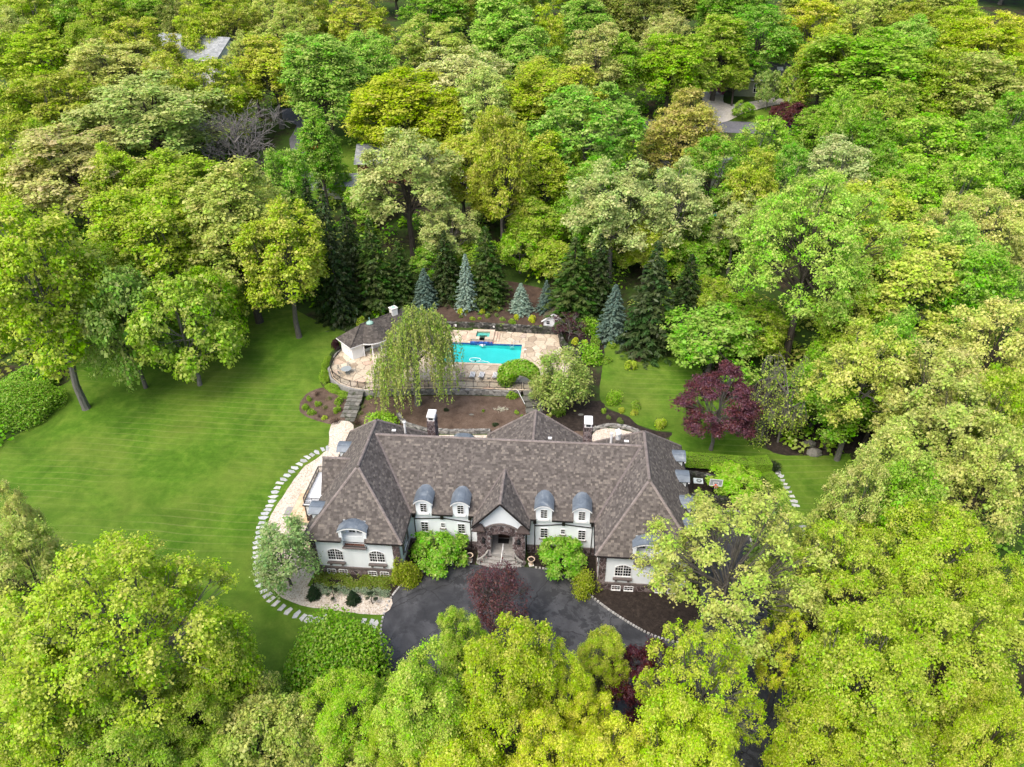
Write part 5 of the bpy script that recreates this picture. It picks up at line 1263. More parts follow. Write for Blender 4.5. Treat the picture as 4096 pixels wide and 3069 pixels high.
class Limbs:
    def __init__(s): s.mb = MB()
    def limb(s, a, b, r0, r1, rng, bend=.12, k=5, seg=4):
        a = np.array(a, float); b = np.array(b, float); d = b-a; L = np.linalg.norm(d); off = rng.normal(size=3)*bend*L; off[2] = abs(off[2])*.4-L*bend*.5
        pts = []; 
        for i in range(seg+1):
            t = i/seg; pts.append(a+d*t+off*math.sin(math.pi*t)*.6)
        s.mb.tube(pts, [r0+(r1-r0)*(i/seg) for i in range(seg+1)], k, False); return pts
    def mesh(s, name): return s.mb.mesh(name, M['bark'])
def lobes_of(rng, kind, n):
    """lobe centres in the unit ball with their radii"""
    C_ = []
    for i in range(n):
        z = 1-(i+.5)/n*1.62; th = i*2.39996+rng.uniform(-.35, .35); q = math.sqrt(max(0, 1-min(1, z*z)))
        r = rng.uniform(.48, .95); C_.append((math.cos(th)*q*r, math.sin(th)*q*r, z*r*.95))
    return np.array(C_)
def broad(name, seed, R, H, asp, nl=14, lr=.36, tufts=900, lpt=28, leaf=.36, droop=0., tuft_r=.5, inner=.12, limbs=True, sq=1., twig=120, trunk_r=.42, up=.5, flat=.6, upright=False):
    rng = np.random.default_rng(seed); rz = asp*R; cz = H-rz
    C_ = lobes_of(rng, '', nl); LR = lr*rng.uniform(.75, 1.25, nl)
    # skew the crown a little so that no two outlines are alike
    C_[:, :2] *= rng.uniform(.88, 1.12, 2); C_[:, 0] += .10*rng.normal()*C_[:, 2]
    w = LR**2; w /= w.sum(); ids = rng.choice(nl, tufts*2, p=w)
    d = rng.normal(size=(len(ids), 3)); out = nrm(C_[ids]+1e-6); d = nrm(d+out*.9+np.array([0, 0, up]))
    q = C_[ids]+d*(LR[ids]*rng.uniform(.55, 1.22, len(ids)))[:, None]*np.array([1, 1, sq])
    dist = np.linalg.norm(q[:, None]-C_[None], axis=2)/LR[None]; dist[np.arange(len(ids)), ids] = 9
    keep = (dist.min(1) > .78) | (rng.random(len(ids)) < inner); q = q[keep][:tufts]; d = d[keep][:tufts]; nt = len(q)
    Q = q*np.array([R, R, rz])+np.array([0, 0, cz])
    k = np.maximum(3, (lpt*rng.uniform(.5, 1.5, nt)).astype(int)); idx = np.repeat(np.arange(nt), k); n = len(idx)
    off = rng.normal(size=(n, 3))*np.array([1, 1, flat])*tuft_r*.55; off[:, 2] -= droop*np.hypot(off[:, 0], off[:, 1])
    P = Q[idx]+off
    N = nrm(rng.normal(size=(n, 3))*.52+d[idx]*.6+np.array([0, 0, .9]))
    sz = leaf*np.clip(rng.lognormal(-.08, .4, n), .4, 2.2)
    Tg = rng.normal(size=(n, 3))+off*1.5/tuft_r; Tg[:, 2] -= droop*2.5
    tint = np.clip(.5+.28*rng.normal(size=nt)[idx]+.1*rng.normal(size=n), 0, 1)
    me = leaf_mesh(name+'_crown', P, N, sz, sz*.78, tint, rng, Tg)
    lb = Limbs(); rng2 = np.random.default_rng(seed+99)
    fork = max(.16*H, cz-rz*.75)
    base = [(0, 0, -.6), (0, 0, .15), (rng2.normal()*.1, rng2.normal()*.1, fork*.5), (rng2.normal()*.2, rng2.normal()*.2, fork), (C_[0, 0]*R*.5, C_[0, 1]*R*.5, cz+rz*.45)]
    lb.mb.tube(base, [trunk_r*1.7, trunk_r*1.2, trunk_r, trunk_r*.85, trunk_r*.2], 8, False)
    tops = []
    for i in range(nl):
        t = rng2.uniform(.0, .6); a = np.array(base[3])*(1-t)+np.array(base[4])*t; b_ = C_[i]*np.array([R, R, rz])*.98+np.array([0, 0, cz])
        pts = lb.limb(a, b_, trunk_r*(.42 if nl < 44 or trunk_r > .35 else .30)*(1-.4*t), trunk_r*.1, rng2, .1, 5, 4); tops.append(pts)
    for j in rng2.choice(nt, min(twig, nt), replace=False):
        i = int(np.argmin(np.linalg.norm(C_-q[j], axis=1))); a = tops[i][rng2.integers(2, 5)]
        lb.limb(a, Q[j], trunk_r*.09, .02, rng2, .1, 3, 2)
    return lb.mesh(name+'_trunk'), me, R, H
def bare(name, seed, R, H, leaves=0, weep=False):
    rng = np.random.default_rng(seed); lb = Limbs(); tips = []
    def grow(p, d, L, r, lev):
        q = p+d*L; pts = lb.limb(p, q, r, r*.6, rng, .08, 5 if lev < 2 else 3, 3)
        tips.append((q, d))
        if lev >= 5: return
        for i in range(4 if lev else 7):
            ax = nrm(rng.normal(size=3)); nd = nrm(d*.75+ax*.75+np.array([0, 0, .12 if not weep else -.35*lev]))
            grow(np.array(pts[rng.integers(1, 4)]) if i else q, nd, L*rng.uniform(.5, .8), max(.028, r*.52), lev+1)
    grow(np.array([0, 0, -.4]), np.array([.03, .02, 1.]), H*.36, R*.035, 0)
    m = np.array(lb.mb.v); s = np.array([R/np.abs(m[:, :2]).max(), R/np.abs(m[:, :2]).max(), H/m[:, 2].max()]); lb.mb.v = [tuple(v) for v in np.where(m[:, 2:3] > -9, m*s, m)]
    me = None
    if leaves:
        tp = np.array([t[0] for t in tips])*s; idx = rng.integers(0, len(tp), leaves); P = tp[idx]+rng.normal(size=(leaves, 3))*.35
        me = leaf_mesh(name+'_crown', P, rng.normal(size=(leaves, 3))*.6+np.array([0, 0, .8]), .34, .26, rng.random(leaves), rng)
    return lb.mesh(name+'_trunk'), me, R, H
def conifer(name, seed, R, H, dens=1.25, pw=.78, droop=.42, n_whorl=46, spray=.6):
    rng = np.random.default_rng(seed); P = []; N = []; Tg = []; S = []; Ti = []; lb = Limbs()
    lb.mb.tube([(0, 0, -.5), (0, 0, H*.5), (0, 0, H*.99)], [R*.085, R*.055, .02], 6, False)
    for wz in range(n_whorl):
        t = (wz+rng.uniform(-.3, .3))/n_whorl; z = H*(.03+.96*t); Lb = R*max(.03, (1-t))**pw
        nb = int(5+7*(1-t)); a0 = rng.uniform(0, 6.28)
        for b in range(nb):
            az = a0+6.283*b/nb+rng.uniform(-.25, .25); L = Lb*rng.uniform(.72, 1.12); dv = np.array([math.cos(az), math.sin(az), 0]); tn = rng.random()
            m = max(5, int(L*7*dens)); s = np.sqrt(rng.uniform(.02, 1, m)); side = rng.choice([-1, 1], m); lat = rng.uniform(0, 1, m)*.28*L*(1.1-s)
            p = dv[None]*(s*L)[:, None]+np.array([-dv[1], dv[0], 0])[None]*(side*lat)[:, None]
            p[:, 2] = z-droop*L*s**1.3+.18*L*s**3-.10*lat+rng.normal(size=m)*.05
            tg = dv[None]*.75+np.array([-dv[1], dv[0], 0])[None]*(side*.65)[:, None]+np.array([0, 0, -.25])[None]
            P.append(p); Tg.append(tg); N.append(np.array([0, 0, 1.])[None]+dv[None]*.35+rng.normal(size=(m, 3))*.35); S.append(spray*rng.uniform(.6, 1.2, m)); Ti.append(np.full(m, tn))
    P = np.vstack(P); S = np.concatenate(S)
    me = leaf_mesh(name+'_crown', P, np.vstack(N), S, S*.36, np.concatenate(Ti), rng, np.vstack(Tg), .3)
    return lb.mesh(name+'_trunk'), me, R, H
def willow(name, seed, R, H):
    rng = np.random.default_rng(seed); lb = Limbs(); P = []; Tg = []; Ti = []
    lb.mb.tube([(0, 0, -.4), (.2, .1, H*.3), (.1, -.1, H*.62)], [.55, .42, .3], 8, False)
    for i in range(62):
        az = i*2.39996+rng.normal()*.2; rr = R*math.sqrt((i+.5)/62)*.95; zt = H*(.985-.30*(rr/R)**2-.42*max(0, -math.cos(az)*rr/R))*rng.uniform(.88, 1.03)
        top = np.array([rr*math.cos(az)*.9, rr*math.sin(az)*.9, zt]); pts = lb.limb((.1, -.1, H*rng.uniform(.42, .62)), top, .15, .04, rng, .12, 4, 4)
        for s_ in range(13):
            o = top+rng.normal(size=3)*np.array([.65, .65, .35]); outw = np.array([math.cos(az), math.sin(az)])*rng.uniform(.1, 1.1)
            L = min(o[2]-.6, rng.uniform(.35, 1.)*H*.62*(.55+.45*rr/R)); n = max(5, int(L*7)); t = np.linspace(0, 1, n); tn = rng.random()
            if rng.random() < .27: n = 0
            x = o[0]+outw[0]*(1-(1-t)**2)*1.0; y = o[1]+outw[1]*(1-(1-t)**2)*1.0; z = o[2]+.25*np.sin(t*3.14*.35)-L*t**1.25
            if s_ % 2 == 0:
                kk = [0, len(t)//3, 2*len(t)//3, len(t)-1]; lb.mb.tube([(x[k], y[k], z[k]) for k in kk], [.022, .016, .012, .008], 3, False)
            if n:
                P.append(np.stack([x, y, z], 1)+rng.normal(size=(n, 3))*.10); Tg.append(np.stack([rng.normal(size=n)*.35, rng.normal(size=n)*.35, np.full(n, -1.)], 1)); Ti.append(np.full(n, tn))
    P = np.vstack(P); n = len(P); N = rng.normal(size=(n, 3))+nrm(P*np.array([1, 1, 0])); S = .36*rng.uniform(.6, 1.25, n)
    me = leaf_mesh(name+'_crown', P, N, S, S*.48, np.concatenate(Ti), rng, np.vstack(Tg))
    return lb.mesh(name+'_trunk'), me, R, H
def arch_vine(name, seed):
    rng = np.random.default_rng(seed); lb = Limbs(); P = []; D = []
    pts = [(-1.3, 0, 0), (-1.35, 0, 1.5), (-.9, 0, 2.6), (.1, 0, 3.0), (1.1, 0, 2.5), (1.5, 0, 1.7)]
    lb.mb.tube(pts, .09, 5, False); lb.mb.tube([(1.6, .1, 0), (1.55, .1, 2.2)], .07, 5, False)
    for i in range(9000):
        t = rng.random()**.8; k = min(4, int((.12+.88*t)*5)); f = (.12+.88*t)*5-k; p = np.array(pts[k])*(1-f)+np.array(pts[min(5, k+1)])*f
        d = nrm(rng.normal(size=3)); r = .95*(.6+.7*math.sin(3.14*min(1, .15+t*.85)))*rng.uniform(.7, 1.0); P.append(p+d*np.array([1., .95, .62])*r); D.append(d)
    P = np.array(P); D = np.array(D); n = len(P)
    me = leaf_mesh(name+'_crown', P, D*.6+np.array([0, 0, .7])+rng.normal(size=(n, 3))*.5, .2, .16, rng.random(n), rng)
    return lb.mesh(name+'_trunk'), me, 2.3, 3.8

PROTO = {}
def proto(k):
    t, v = k
    if k in PROTO: return PROTO[k]
    s = 100+17*v+sum(map(ord, t))
    if t == 'B': r = broad('maple', s, 6.8, 19.3, 1.3, nl=40, lr=.235, tufts=1400, lpt=24, leaf=.30, tuft_r=.75, flat=.4)
    elif t == 'T': r = broad('tall_tree', s, 6.0, 22.5, 1.6, nl=40, lr=.21, tufts=1400, lpt=23, leaf=.31, tuft_r=.74, flat=.4)
    elif t == 'T2': r = broad('tall_tree', s, 8.2, 26, 1.35, nl=26, lr=.26, tufts=1700, lpt=20, leaf=.36, tuft_r=.68, flat=.4)
    elif t == 'O': r = broad('oak', s, 7.2, 19.8, 1.1, nl=34, lr=.22, tufts=1200, lpt=22, leaf=.30, tuft_r=.72, twig=300, inner=.05, flat=.4)
    elif t == 'O2': r = broad('near_oak', s, 8.4, 19.3, .85, nl=46, lr=.22, tufts=2100, lpt=28, leaf=.19, tuft_r=.5, twig=420, droop=.3, inner=.06, flat=.45)
    elif t == 'O3': r = broad('open_oak', s, 8.4, 19.3, .85, nl=44, lr=.17, tufts=1250, lpt=28, leaf=.185, tuft_r=.42, twig=800, droop=.4, inner=.2, flat=.6, trunk_r=.3)
    elif t == 'N': r = broad('near_maple', s, 7.2, 17.5, 1.1, nl=56, lr=.185, tufts=2700, lpt=28, leaf=.185, tuft_r=.58, twig=320, droop=.2, flat=.42)
    elif t == 'L': r = broad('low_tree', s, 5, 10, .95, nl=16, lr=.36, tufts=900, lpt=18, leaf=.28, tuft_r=.5, trunk_r=.24)
    elif t == 'J': r = broad('japanese_maple', s, 4.5, 8.5, .85, nl=40, lr=.20, tufts=1500, lpt=20, leaf=.15, tuft_r=.34, sq=.6, flat=.4, trunk_r=.2, up=1.)
    elif t == 'P': r = broad('plum_tree', s, 4, 8.5, .9, nl=20, lr=.32, tufts=620, lpt=14, leaf=.17, tuft_r=.55, flat=1.1, trunk_r=.2, inner=.4, twig=400)
    elif t == 'WP': r = broad('plum_tree', s, 2, 4, .8, nl=14, lr=.36, tufts=260, lpt=9, leaf=.13, tuft_r=.3, trunk_r=.09, inner=.5, twig=200)
    elif t == 'X': r = bare('bare_tree', s, 8, 15)
    elif t == 'WB': r = bare('weeping_beech', s, 7, 15, 3800, True)
    elif t == 'W': r = willow('weeping_willow', s, 6.5, 16.5)
    elif t == 'A': r = arch_vine('arched_vine', s)
    elif t == 'F': r = broad('larch', s, 3, 7.5, 1.2, nl=22, lr=.26, tufts=620, lpt=15, leaf=.2, tuft_r=.62, trunk_r=.14, inner=.5, flat=.8, droop=.5, twig=200)
    elif t == 'U': r = broad('bush', s, 2.5, 3.6, .74, nl=26, lr=.27, tufts=900, lpt=14, leaf=.17, tuft_r=.3, trunk_r=.1, up=.8, inner=.1)
    elif t == 'S': r = conifer('spruce', s, 3.2, 15)
    PROTO[k] = r; return r
NV = {'B': 4, 'T': 3, 'O': 4, 'O2': 2, 'O3': 2, 'N': 3, 'L': 3, 'J': 2, 'S': 3}
PAL = dict(lime=(168, 196, 40), fresh=(138, 192, 58), mint=(148, 202, 88), mintb=(132, 196, 78), olive=(158, 164, 44), olivelime=(146, 172, 42), yolive=(180, 172, 52), ylime=(182, 198, 46), buff=(205, 186, 108), pinktan=(205, 170, 110), pinkbuff=(214, 196, 138), paleyellow=(212, 214, 100), paleg=(196, 210, 112), paleolive=(190, 194, 92), paleolive2=(196, 194, 84), darkolive=(118, 118, 50), green=(108, 172, 48), tanolive=(168, 166, 90), softgreen=(138, 172, 76), lightlime=(150, 188, 52), vivid=(148, 204, 24), emerald=(62, 138, 22), bigleaf=(178, 220, 62), yellowg=(190, 210, 28), gold=(222, 214, 34), neon=(190, 218, 24), limey=(182, 206, 50), paleoak=(206, 210, 96), freshpale=(156, 206, 84), buffy=(216, 200, 108), palebuff=(212, 212, 108), sparse=(164, 186, 72), deepgreen=(84, 152, 36), coolgreen=(98, 168, 58), purple=(104, 58, 70), purple2=(84, 34, 46), plumred=(104, 62, 70), yellowdeep=(180, 192, 22), orangetan=(200, 160, 76), palecream=(206, 208, 122), oliveslim=(176, 170, 42), creamwhite=(222, 224, 144), finegreen=(122, 172, 38), emerald2=(86, 170, 52), goldleaf=(212, 196, 44), limeolive=(158, 186, 56), freshb=(126, 184, 50), limeyellow=(188, 204, 62), creamsparse=(210, 210, 146), plumdark=(88, 48, 58), plum=(96, 48, 56), magenta=(178, 78, 138), softolive=(142, 160, 76), richgreen=(112, 172, 40), willow=(150, 170, 70), juniper=(126, 158, 96), spruce=(66, 86, 40), spruce2=(80, 106, 44), spruce3=(76, 98, 52), bluepine=(64, 98, 76), bluespruce=(150, 172, 164), bluespruce2=(112, 136, 124), larch=(112, 156, 72), grey=(120, 120, 60),
           olivedark=(92, 98, 44), softg=(120, 150, 56), dullg=(84, 110, 56), freshg=(112, 160, 40), freshg2=(78, 130, 34), freshl=(112, 178, 40), vividg=(116, 188, 36), burg=(70, 36, 44), darkred=(82, 60, 50), dark=(58, 74, 42), goldol=(180, 176, 50), lilac=(84, 166, 38), forsythia=(146, 158, 30), cover=(96, 116, 30), silver=(150, 168, 140), hedge=(96, 164, 26), bushdk=(88, 158, 26), bonsai=(44, 66, 36), white=(220, 220, 205))
LEAFK = 1.15
KEEP = ('purple', 'purple2', 'plumred', 'plum', 'plumdark', 'magenta', 'spruce', 'spruce2', 'spruce3', 'bluepine', 'bluespruce', 'bluespruce2', 'burg', 'darkred', 'white', 'silver', 'bonsai', 'dark')
def pal(c):
    c8 = PAL[c]
    if c not in KEEP:   # spring wood: every crown leans to the same fresh yellow green
        f = .22 if c8[0] > c8[1]*.97 else .24 if c8[0] < c8[1]*.62 else .06
        c8 = tuple(v*(1-f)+t*f for v, t in zip(c8, (172, 198, 66)))
    r, g, b = (s2l(v) for v in c8)
    if c in KEEP: return (r, g, b*.9, 1)
    # light that bounces from leaf to leaf deepens the colour: start from a paler leaf
    r, b = g*(r/g)**.5*.90, g*(b/g)**.98*(.8 if r < g*.6 else 1)
    gl = .62*(1-math.exp(-g/.42))+.02
    k = gl/g*LEAFK*(1.12 if PAL[c][0] > PAL[c][1] else 1)
    return (r*k, g*k, b*k, 1)
BARKS = ((.16, .145, .125), (.12, .105, .09), (.2, .19, .17), (.10, .085, .07))
def tree(x, y, z, R, H, typ, col, label, cat='tree', name=None, group=None, rnd=random.Random(77)):
    v = rnd.randrange(NV.get(typ, 1)); tm, cm, R0, H0 = proto((typ, v))
    nm = name or {'S': 'spruce_tree', 'J': 'japanese_maple', 'W': 'willow_tree', 'X': 'bare_tree', 'P': 'plum_tree', 'O': 'oak_tree', 'O2': 'oak_tree', 'O3': 'oak_tree', 'A': 'arched_vine', 'F': 'larch_tree' if col == 'juniper' else 'crabapple_tree', 'WB': 'beech_tree', 'WP': 'plum_tree'}.get(typ, 'leafy_tree')
    t = thing(nm, label, cat, (x, y, z), rnd.uniform(0, 6.28) if typ not in 'AW' else 0, group); R *= 1.3 if typ == 'S' else 1; t.scale = (R/R0, R/R0*rnd.uniform(.90, 1.1), H/H0)
    o = link('trunk', tm, t); b = (.22, .205, .195) if typ == 'X' else BARKS[2] if typ in ('X', 'WB') or col in ('creamwhite', 'lime', 'paleolive2') else BARKS[rnd.randrange(4)]; o.color = (*b, 1)
    if cm is not None:
        o = link('crown', cm, t); k = pal(col); j = rnd.uniform(.93, 1.07); o.color = (k[0]*j, k[1]*j, k[2], 1)
    return t
TREES = [
(-127.8,132.8,18.1,11.3,20.0,'B','lime','broad fresh lime tree at left edge high up, below the tan oak in the corner'),
(-114.5,100.6,11.7,6.3,20.0,'B','lime','bright lime tree cut by the left edge beside an olive oak'),
(-143.4,146.9,20.3,5.6,20.0,'B','tanolive','tan olive oak cut by the left edge near the upper left corner'),
(-115.7,135.8,18.7,7.1,20.0,'B','olivelime','olive lime tree between two limes in the upper left'),
(-103.5,137.6,19.0,8.9,20.0,'O','yolive','yellow olive oak just left of the pale far house'),
(-118.5,174.6,23.6,7.0,20.0,'T','fresh','fresh green pointed tree behind the pale far house'),
(-104.5,161.2,22.0,5.0,20.0,'B','darkolive','small dark olive tree behind the pale far house'),
(-92.7,149.2,20.6,5.9,20.0,'B','ylime','yellow lime tree in front of the pale far house'),
(-87.4,156.6,21.5,7.2,20.0,'O','olive','olive oak right behind the pale far house'),
(-125.8,162.4,22.2,7.9,20.0,'B','olivelime','olive lime tree near the top edge above the broad fresh lime'),
(-102.8,123.1,16.1,11.8,20.0,'O','buff','buff tan oak dome above the broad olive oak on the left'),
(-105.9,104.2,12.4,10.2,20.0,'B','olive','broad olive oak on the left side above the pink tan oak'),
(-82.0,97.4,11.0,14.2,22.6,'O','paleg','wide pale cream green oak with a dark forked trunk, left forest'),
(-75.9,111.7,13.9,8.8,20.0,'B','ylime','yellow lime tree just below the pale far house'),
(-65.4,124.7,16.5,8.3,21.1,'T','yolive','tall golden olive tree right of the pale far house'),
(-68.4,148.6,20.5,8.4,20.0,'O','paleyellow','pale yellow oak right of the pale far house chimney'),
(-72.4,129.5,17.4,6.1,20.0,'O','paleyellow','small pale oak against the grey wing of the pale far house'),
(-49.7,115.0,14.5,9.7,24.8,'T','mint','tall mint green tree left of the yellow green dome tree'),
(-43.8,88.0,9.2,5.0,20.0,'T','green','green narrow tree standing beside the red car'),
(-63.6,94.5,10.4,12.9,18.9,'X','grey','leafless grey tree with silvery twigs in the left forest'),
(-88.2,76.8,6.9,12.9,20.5,'O','pinktan','pinkish tan oak dome at the left edge above the lawn trees'),
(-65.7,71.7,5.9,10.3,20.0,'B','olivelime','dark olive lime tree under the leafless grey tree'),
(-78.1,73.7,6.3,5.7,20.0,'B','lime','lime understory tree behind the pinkish tan oak'),
(-96.4,72.4,6.1,5.2,20.0,'B','ylime','yellow lime tree cut by the left edge above the pinkish tan oak'),
(-45.2,73.2,6.2,4.5,20.0,'B','green','mid green tree right of the leafless grey tree by the lane'),
(-151.0,167.2,22.7,8.1,20.0,'B','lime','lime tree touching the top edge near the upper left corner'),
(-141.0,171.2,23.2,6.9,20.0,'B','fresh','fresh green tree touching the top edge, second from the corner'),
(-54.4,163.6,22.3,9.3,20.0,'O','yolive','olive yellow dome tree at the top edge left of the mint pair'),
(-80.4,164.6,22.4,6.2,20.0,'O','paleyellow','pale oak at the top edge behind the far chimney'),
(-69.7,168.7,22.9,6.7,20.0,'B','olive','dark olive tree at the top edge right of the pale oak'),
(-87.1,115.8,14.7,4.8,20.0,'B','yolive','golden olive tree left of the pale far house corner'),
(-97.1,83.2,8.2,6.6,20.0,'B','olivelime','olive lime tree wedged behind the broad olive oak and pinkish oak'),
(-63.1,28.0,0.6,7.1,31.4,'T','lime','tall lime maple with a thick grey leaning trunk on the lawn'),
(-74.3,38.2,1.4,6.2,20.0,'B','lime','lime maple cut by the left edge beside the thick trunked maple'),
(-58.8,47.7,2.4,9.1,24.1,'B','lime','wide lime maple behind the slender light green tree at the lawn'),
(-45.7,51.5,2.7,8.4,27.3,'T','paleyellow','tall pale yellow oak with bare double trunk at the lawn edge'),
(-48.0,59.9,3.6,5.5,23.2,'T','paleyellow','second pale yellow oak right behind the bare double trunk'),
(-37.6,47.6,2.4,5.8,23.1,'T','ylime','yellow lime maple with low twigs left of the pool house'),
(-56.8,33.4,0.9,5.8,20.4,'L','softgreen','slender soft green tree with a mossy dark trunk on the lawn'),
(-48.8,34.5,1.0,5.9,17.4,'L','lightlime','light lime tree with branches drooping to the lawn'),
(-48.0,42.1,1.8,4.6,14.7,'L','vivid','vivid green small tree behind the drooping lawn tree'),
(-60.3,38.4,1.4,4.5,20.0,'B','olivelime','shaded olive understory tree behind the lawn maples'),
(-63.5,53.5,3.0,4.6,9.0,'L','green','green understory tree at the back of the left lawn'),
(-52.4,63.3,4.3,4.8,9.0,'L','olivelime','low olive tree behind the bare double trunk'),
(-27.8,-18.8,-0.1,8.4,22.0,'O2','lime','huge lime maple in the left foreground with a broken grey trunk'),
(-21.0,-17.6,-0.1,3.2,16.0,'B','lime','lime maple beside the huge foreground maple, reaching over the lawn'),
(-40.9,-11.6,0.0,3.5,17.0,'B','paleolive','pale olive tree cut by the left edge beside the huge maple'),
(-47.0,-4.4,0.0,1.7,15.0,'O','buff','buff flowering tree top poking in at the left edge over the lawn'),
(-30.7,-25.1,-0.4,4.6,16.0,'N','lime','green lime tree in the lower left corner'),
(-25.0,-25.5,-0.4,4.2,14.0,'N','lightlime','light lime tree at the bottom edge right of the corner tree'),
(-21.9,-21.2,-0.2,3.5,12.0,'N','olivelime','olive lime tree below the huge foreground maple'),
(-33.6,-21.3,-0.2,3.4,17.0,'N','lime','lime tree at the left edge below the pale olive tree'),
(-23.6,-14.2,0.0,2.1,6.0,'L','emerald','dark glossy holly under the lime maple at the lawn end'),
(-18.4,-17.6,-0.1,1.7,8.0,'L','paleolive','small pale green tree at the tip of the lawn'),
(-17.6,-21.6,-0.2,3.1,9.0,'L','paleolive','pale olive bush tree at the bottom edge left of the blue pine'),
(-13.9,-20.8,-0.2,2.5,9.0,'L','paleolive','pale olive tree between the blue pine and the lime tree'),
(-10.1,-19.7,-0.2,3.5,11.0,'N','vivid','vivid lime tree below the big round dark shrub'),
(-9.6,-21.9,-0.2,2.6,7.0,'L','paleyellow','pale yellow bush at the bottom edge below the vivid lime tree'),
(-20.0,-24.3,-0.3,3.1,9.0,'N','lightlime','light green tree cut by the bottom edge left of the pale bushes'),
(-2.8,-21.9,-0.2,3.8,18.0,'N','bigleaf','light lime tulip tree with big leaves left of the foreground centre'),
(-1.4,-14.1,0.0,2.3,13.0,'N','bigleaf','narrow light lime treetop leaning over the asphalt loop'),
(2.4,-20.3,-0.2,4.6,19.0,'N','yellowg','big yellow green tree in the foreground centre'),
(6.6,-18.8,-0.1,2.7,16.0,'N','yellowg','yellow green tree right of the big foreground centre tree'),
(10.4,-14.0,0.0,2.2,12.0,'N','ylime','yellow lime tree over the lower edge of the asphalt loop'),
(-0.6,-23.8,-0.3,4.1,13.0,'N','yellowg','yellow green tree at the bottom edge under the foreground centre'),
(6.2,-23.7,-0.3,2.9,14.0,'N','gold','golden yellow tree at the bottom edge, left of its golden twin'),
(10.5,-23.5,-0.3,3.2,13.0,'N','gold','golden yellow tree at the bottom edge, right of its golden twin'),
(9.3,-20.6,-0.2,2.3,13.0,'N','gold','golden yellow tree beside the lower purple maple'),
(-5.9,-21.7,-0.2,2.3,11.0,'N','lime','lime tree behind the vivid lime at the bottom'),
(21.5,-7.1,0.0,8.2,19.0,'O3','paleoak','large pale yellow oak hanging over the driveway beside the right wing'),
(28.1,-3.3,0.0,3.1,15.0,'O3','paleoak','pale oak treetop right of the soft green larch'),
(17.6,-18.4,-0.1,4.4,17.0,'O3','neon','neon yellow green tree over the drive below the pale oak'),
(16.0,-22.9,-0.3,4.0,15.0,'N','neon','neon yellow green tree at the bottom edge left of the drive exit'),
(24.8,-13.7,0.0,2.5,14.0,'O3','gold','gold tinged treetop above the drive exit'),
(31.2,-8.9,0.0,5.3,18.0,'O2','limey','big lime yellow tree on the right just below the lawn'),
(28.9,-18.1,-0.1,5.0,19.0,'N','lime','big lime yellow tree centred in the lower right forest'),
(38.4,-5.3,0.0,5.4,19.0,'N','lime','lime tree in the right forest above the big lime yellow pair'),
(41.9,-8.6,0.0,3.3,18.0,'N','limey','lime yellow tree cut by the right edge, upper of two'),
(35.9,-16.0,-0.0,4.7,19.0,'N','limey','wide lime yellow tree near the right edge'),
(36.8,-20.9,-0.2,3.0,17.0,'N','ylime','yellow lime tree cut by the right edge near the lower corner'),
(31.0,-20.6,-0.2,3.6,15.0,'N','lime','lime yellow tree at the bottom right above a dark green gap'),
(25.1,-22.6,-0.3,3.4,15.0,'N','yellowg','yellow green tree at the bottom edge right of the drive'),
(28.3,-22.8,-0.3,2.5,12.0,'N','neon','neon treetop cut by the bottom edge right of the drive'),
(38.9,-17.9,-0.1,4.1,8.0,'L','emerald','dark emerald understory tree in the lower right corner'),
(34.1,1.3,0.0,3.1,13.0,'B','vivid','vivid green tree at the lawn edge below the right lawn'),
(39.9,46.0,2.2,9.9,29.1,'O2','freshpale','big fresh green tree with limbs showing behind the purple maple'),
(53.8,47.9,2.4,9.4,20.0,'O','paleolive2','pale olive oak with crooked grey limbs right of the fresh green tree'),
(41.9,24.1,0.3,5.3,20.0,'O','paleolive2','lower pale olive oak under the crooked limbed oak'),
(62.7,43.4,1.9,6.2,20.0,'B','green','clear green tree near the right edge beside the pale olive oak'),
(59.9,31.4,0.8,6.0,20.0,'O','buffy','buff yellow oak cut by the right edge'),
(49.2,20.3,0.1,6.1,20.0,'O','buffy','buff yellow oak left of the one at the right edge'),
(46.5,11.1,0.0,6.1,20.0,'O','palebuff','wide pale buff oak on the right above the lime trees'),
(38.3,4.3,0.0,4.0,20.0,'O','palebuff','pale buff oak reaching over the right lawn'),
(48.1,5.7,0.0,4.5,20.0,'O','palebuff','pale buff oak cut by the right edge'),
(33.1,-0.6,0.0,2.9,20.0,'O','palebuff','small pale buff treetop hanging over the lawn path end'),
(37.6,-0.6,0.0,3.8,20.0,'B','fresh','fresh green tree under the pale buff oaks'),
(35.0,27.1,0.5,5.3,13.7,'WB','sparse','half bare weeping beech with grey twigs beside the purple maple'),
(41.0,26.5,0.5,4.9,13.6,'T','deepgreen','deep green tree with a stout trunk beside the boulders'),
(27.7,42.3,1.8,6.6,10.0,'L','coolgreen','cool green layered tree behind the purple maple'),
(25.9,25.0,0.4,5.2,12.7,'J','purple','purple japanese maple at the corner of the right lawn'),
(46.0,26.9,0.5,4.1,20.0,'B','green','green tree in shade below the pale olive oak'),
(51.9,15.4,0.0,3.9,20.0,'B','lime','lime tree between the buff oaks at the right edge'),
(34.5,46.0,2.2,4.5,8.0,'L','olivelime','thin olive undergrowth tree under the big fresh green tree'),
(40.1,30.7,0.7,4.0,9.0,'L','deepgreen','dark green understory tree behind the half bare beech'),
(48.8,29.4,0.6,4.2,9.0,'L','deepgreen','dark green understory tree under the buff oaks'),
(-35.1,172.0,23.3,10.3,20.0,'B','green','green tree at the top edge left of the far pine'),
(-12.2,141.7,19.7,10.0,25.5,'T','mint','tall mint tree right of the far pine'),
(-28.8,139.9,19.5,9.7,20.0,'O','paleolive','pale olive oak in front of the far pine'),
(-20.9,120.0,15.5,11.4,20.0,'O','pinkbuff','pinkish cream flat topped oak in the middle of the forest'),
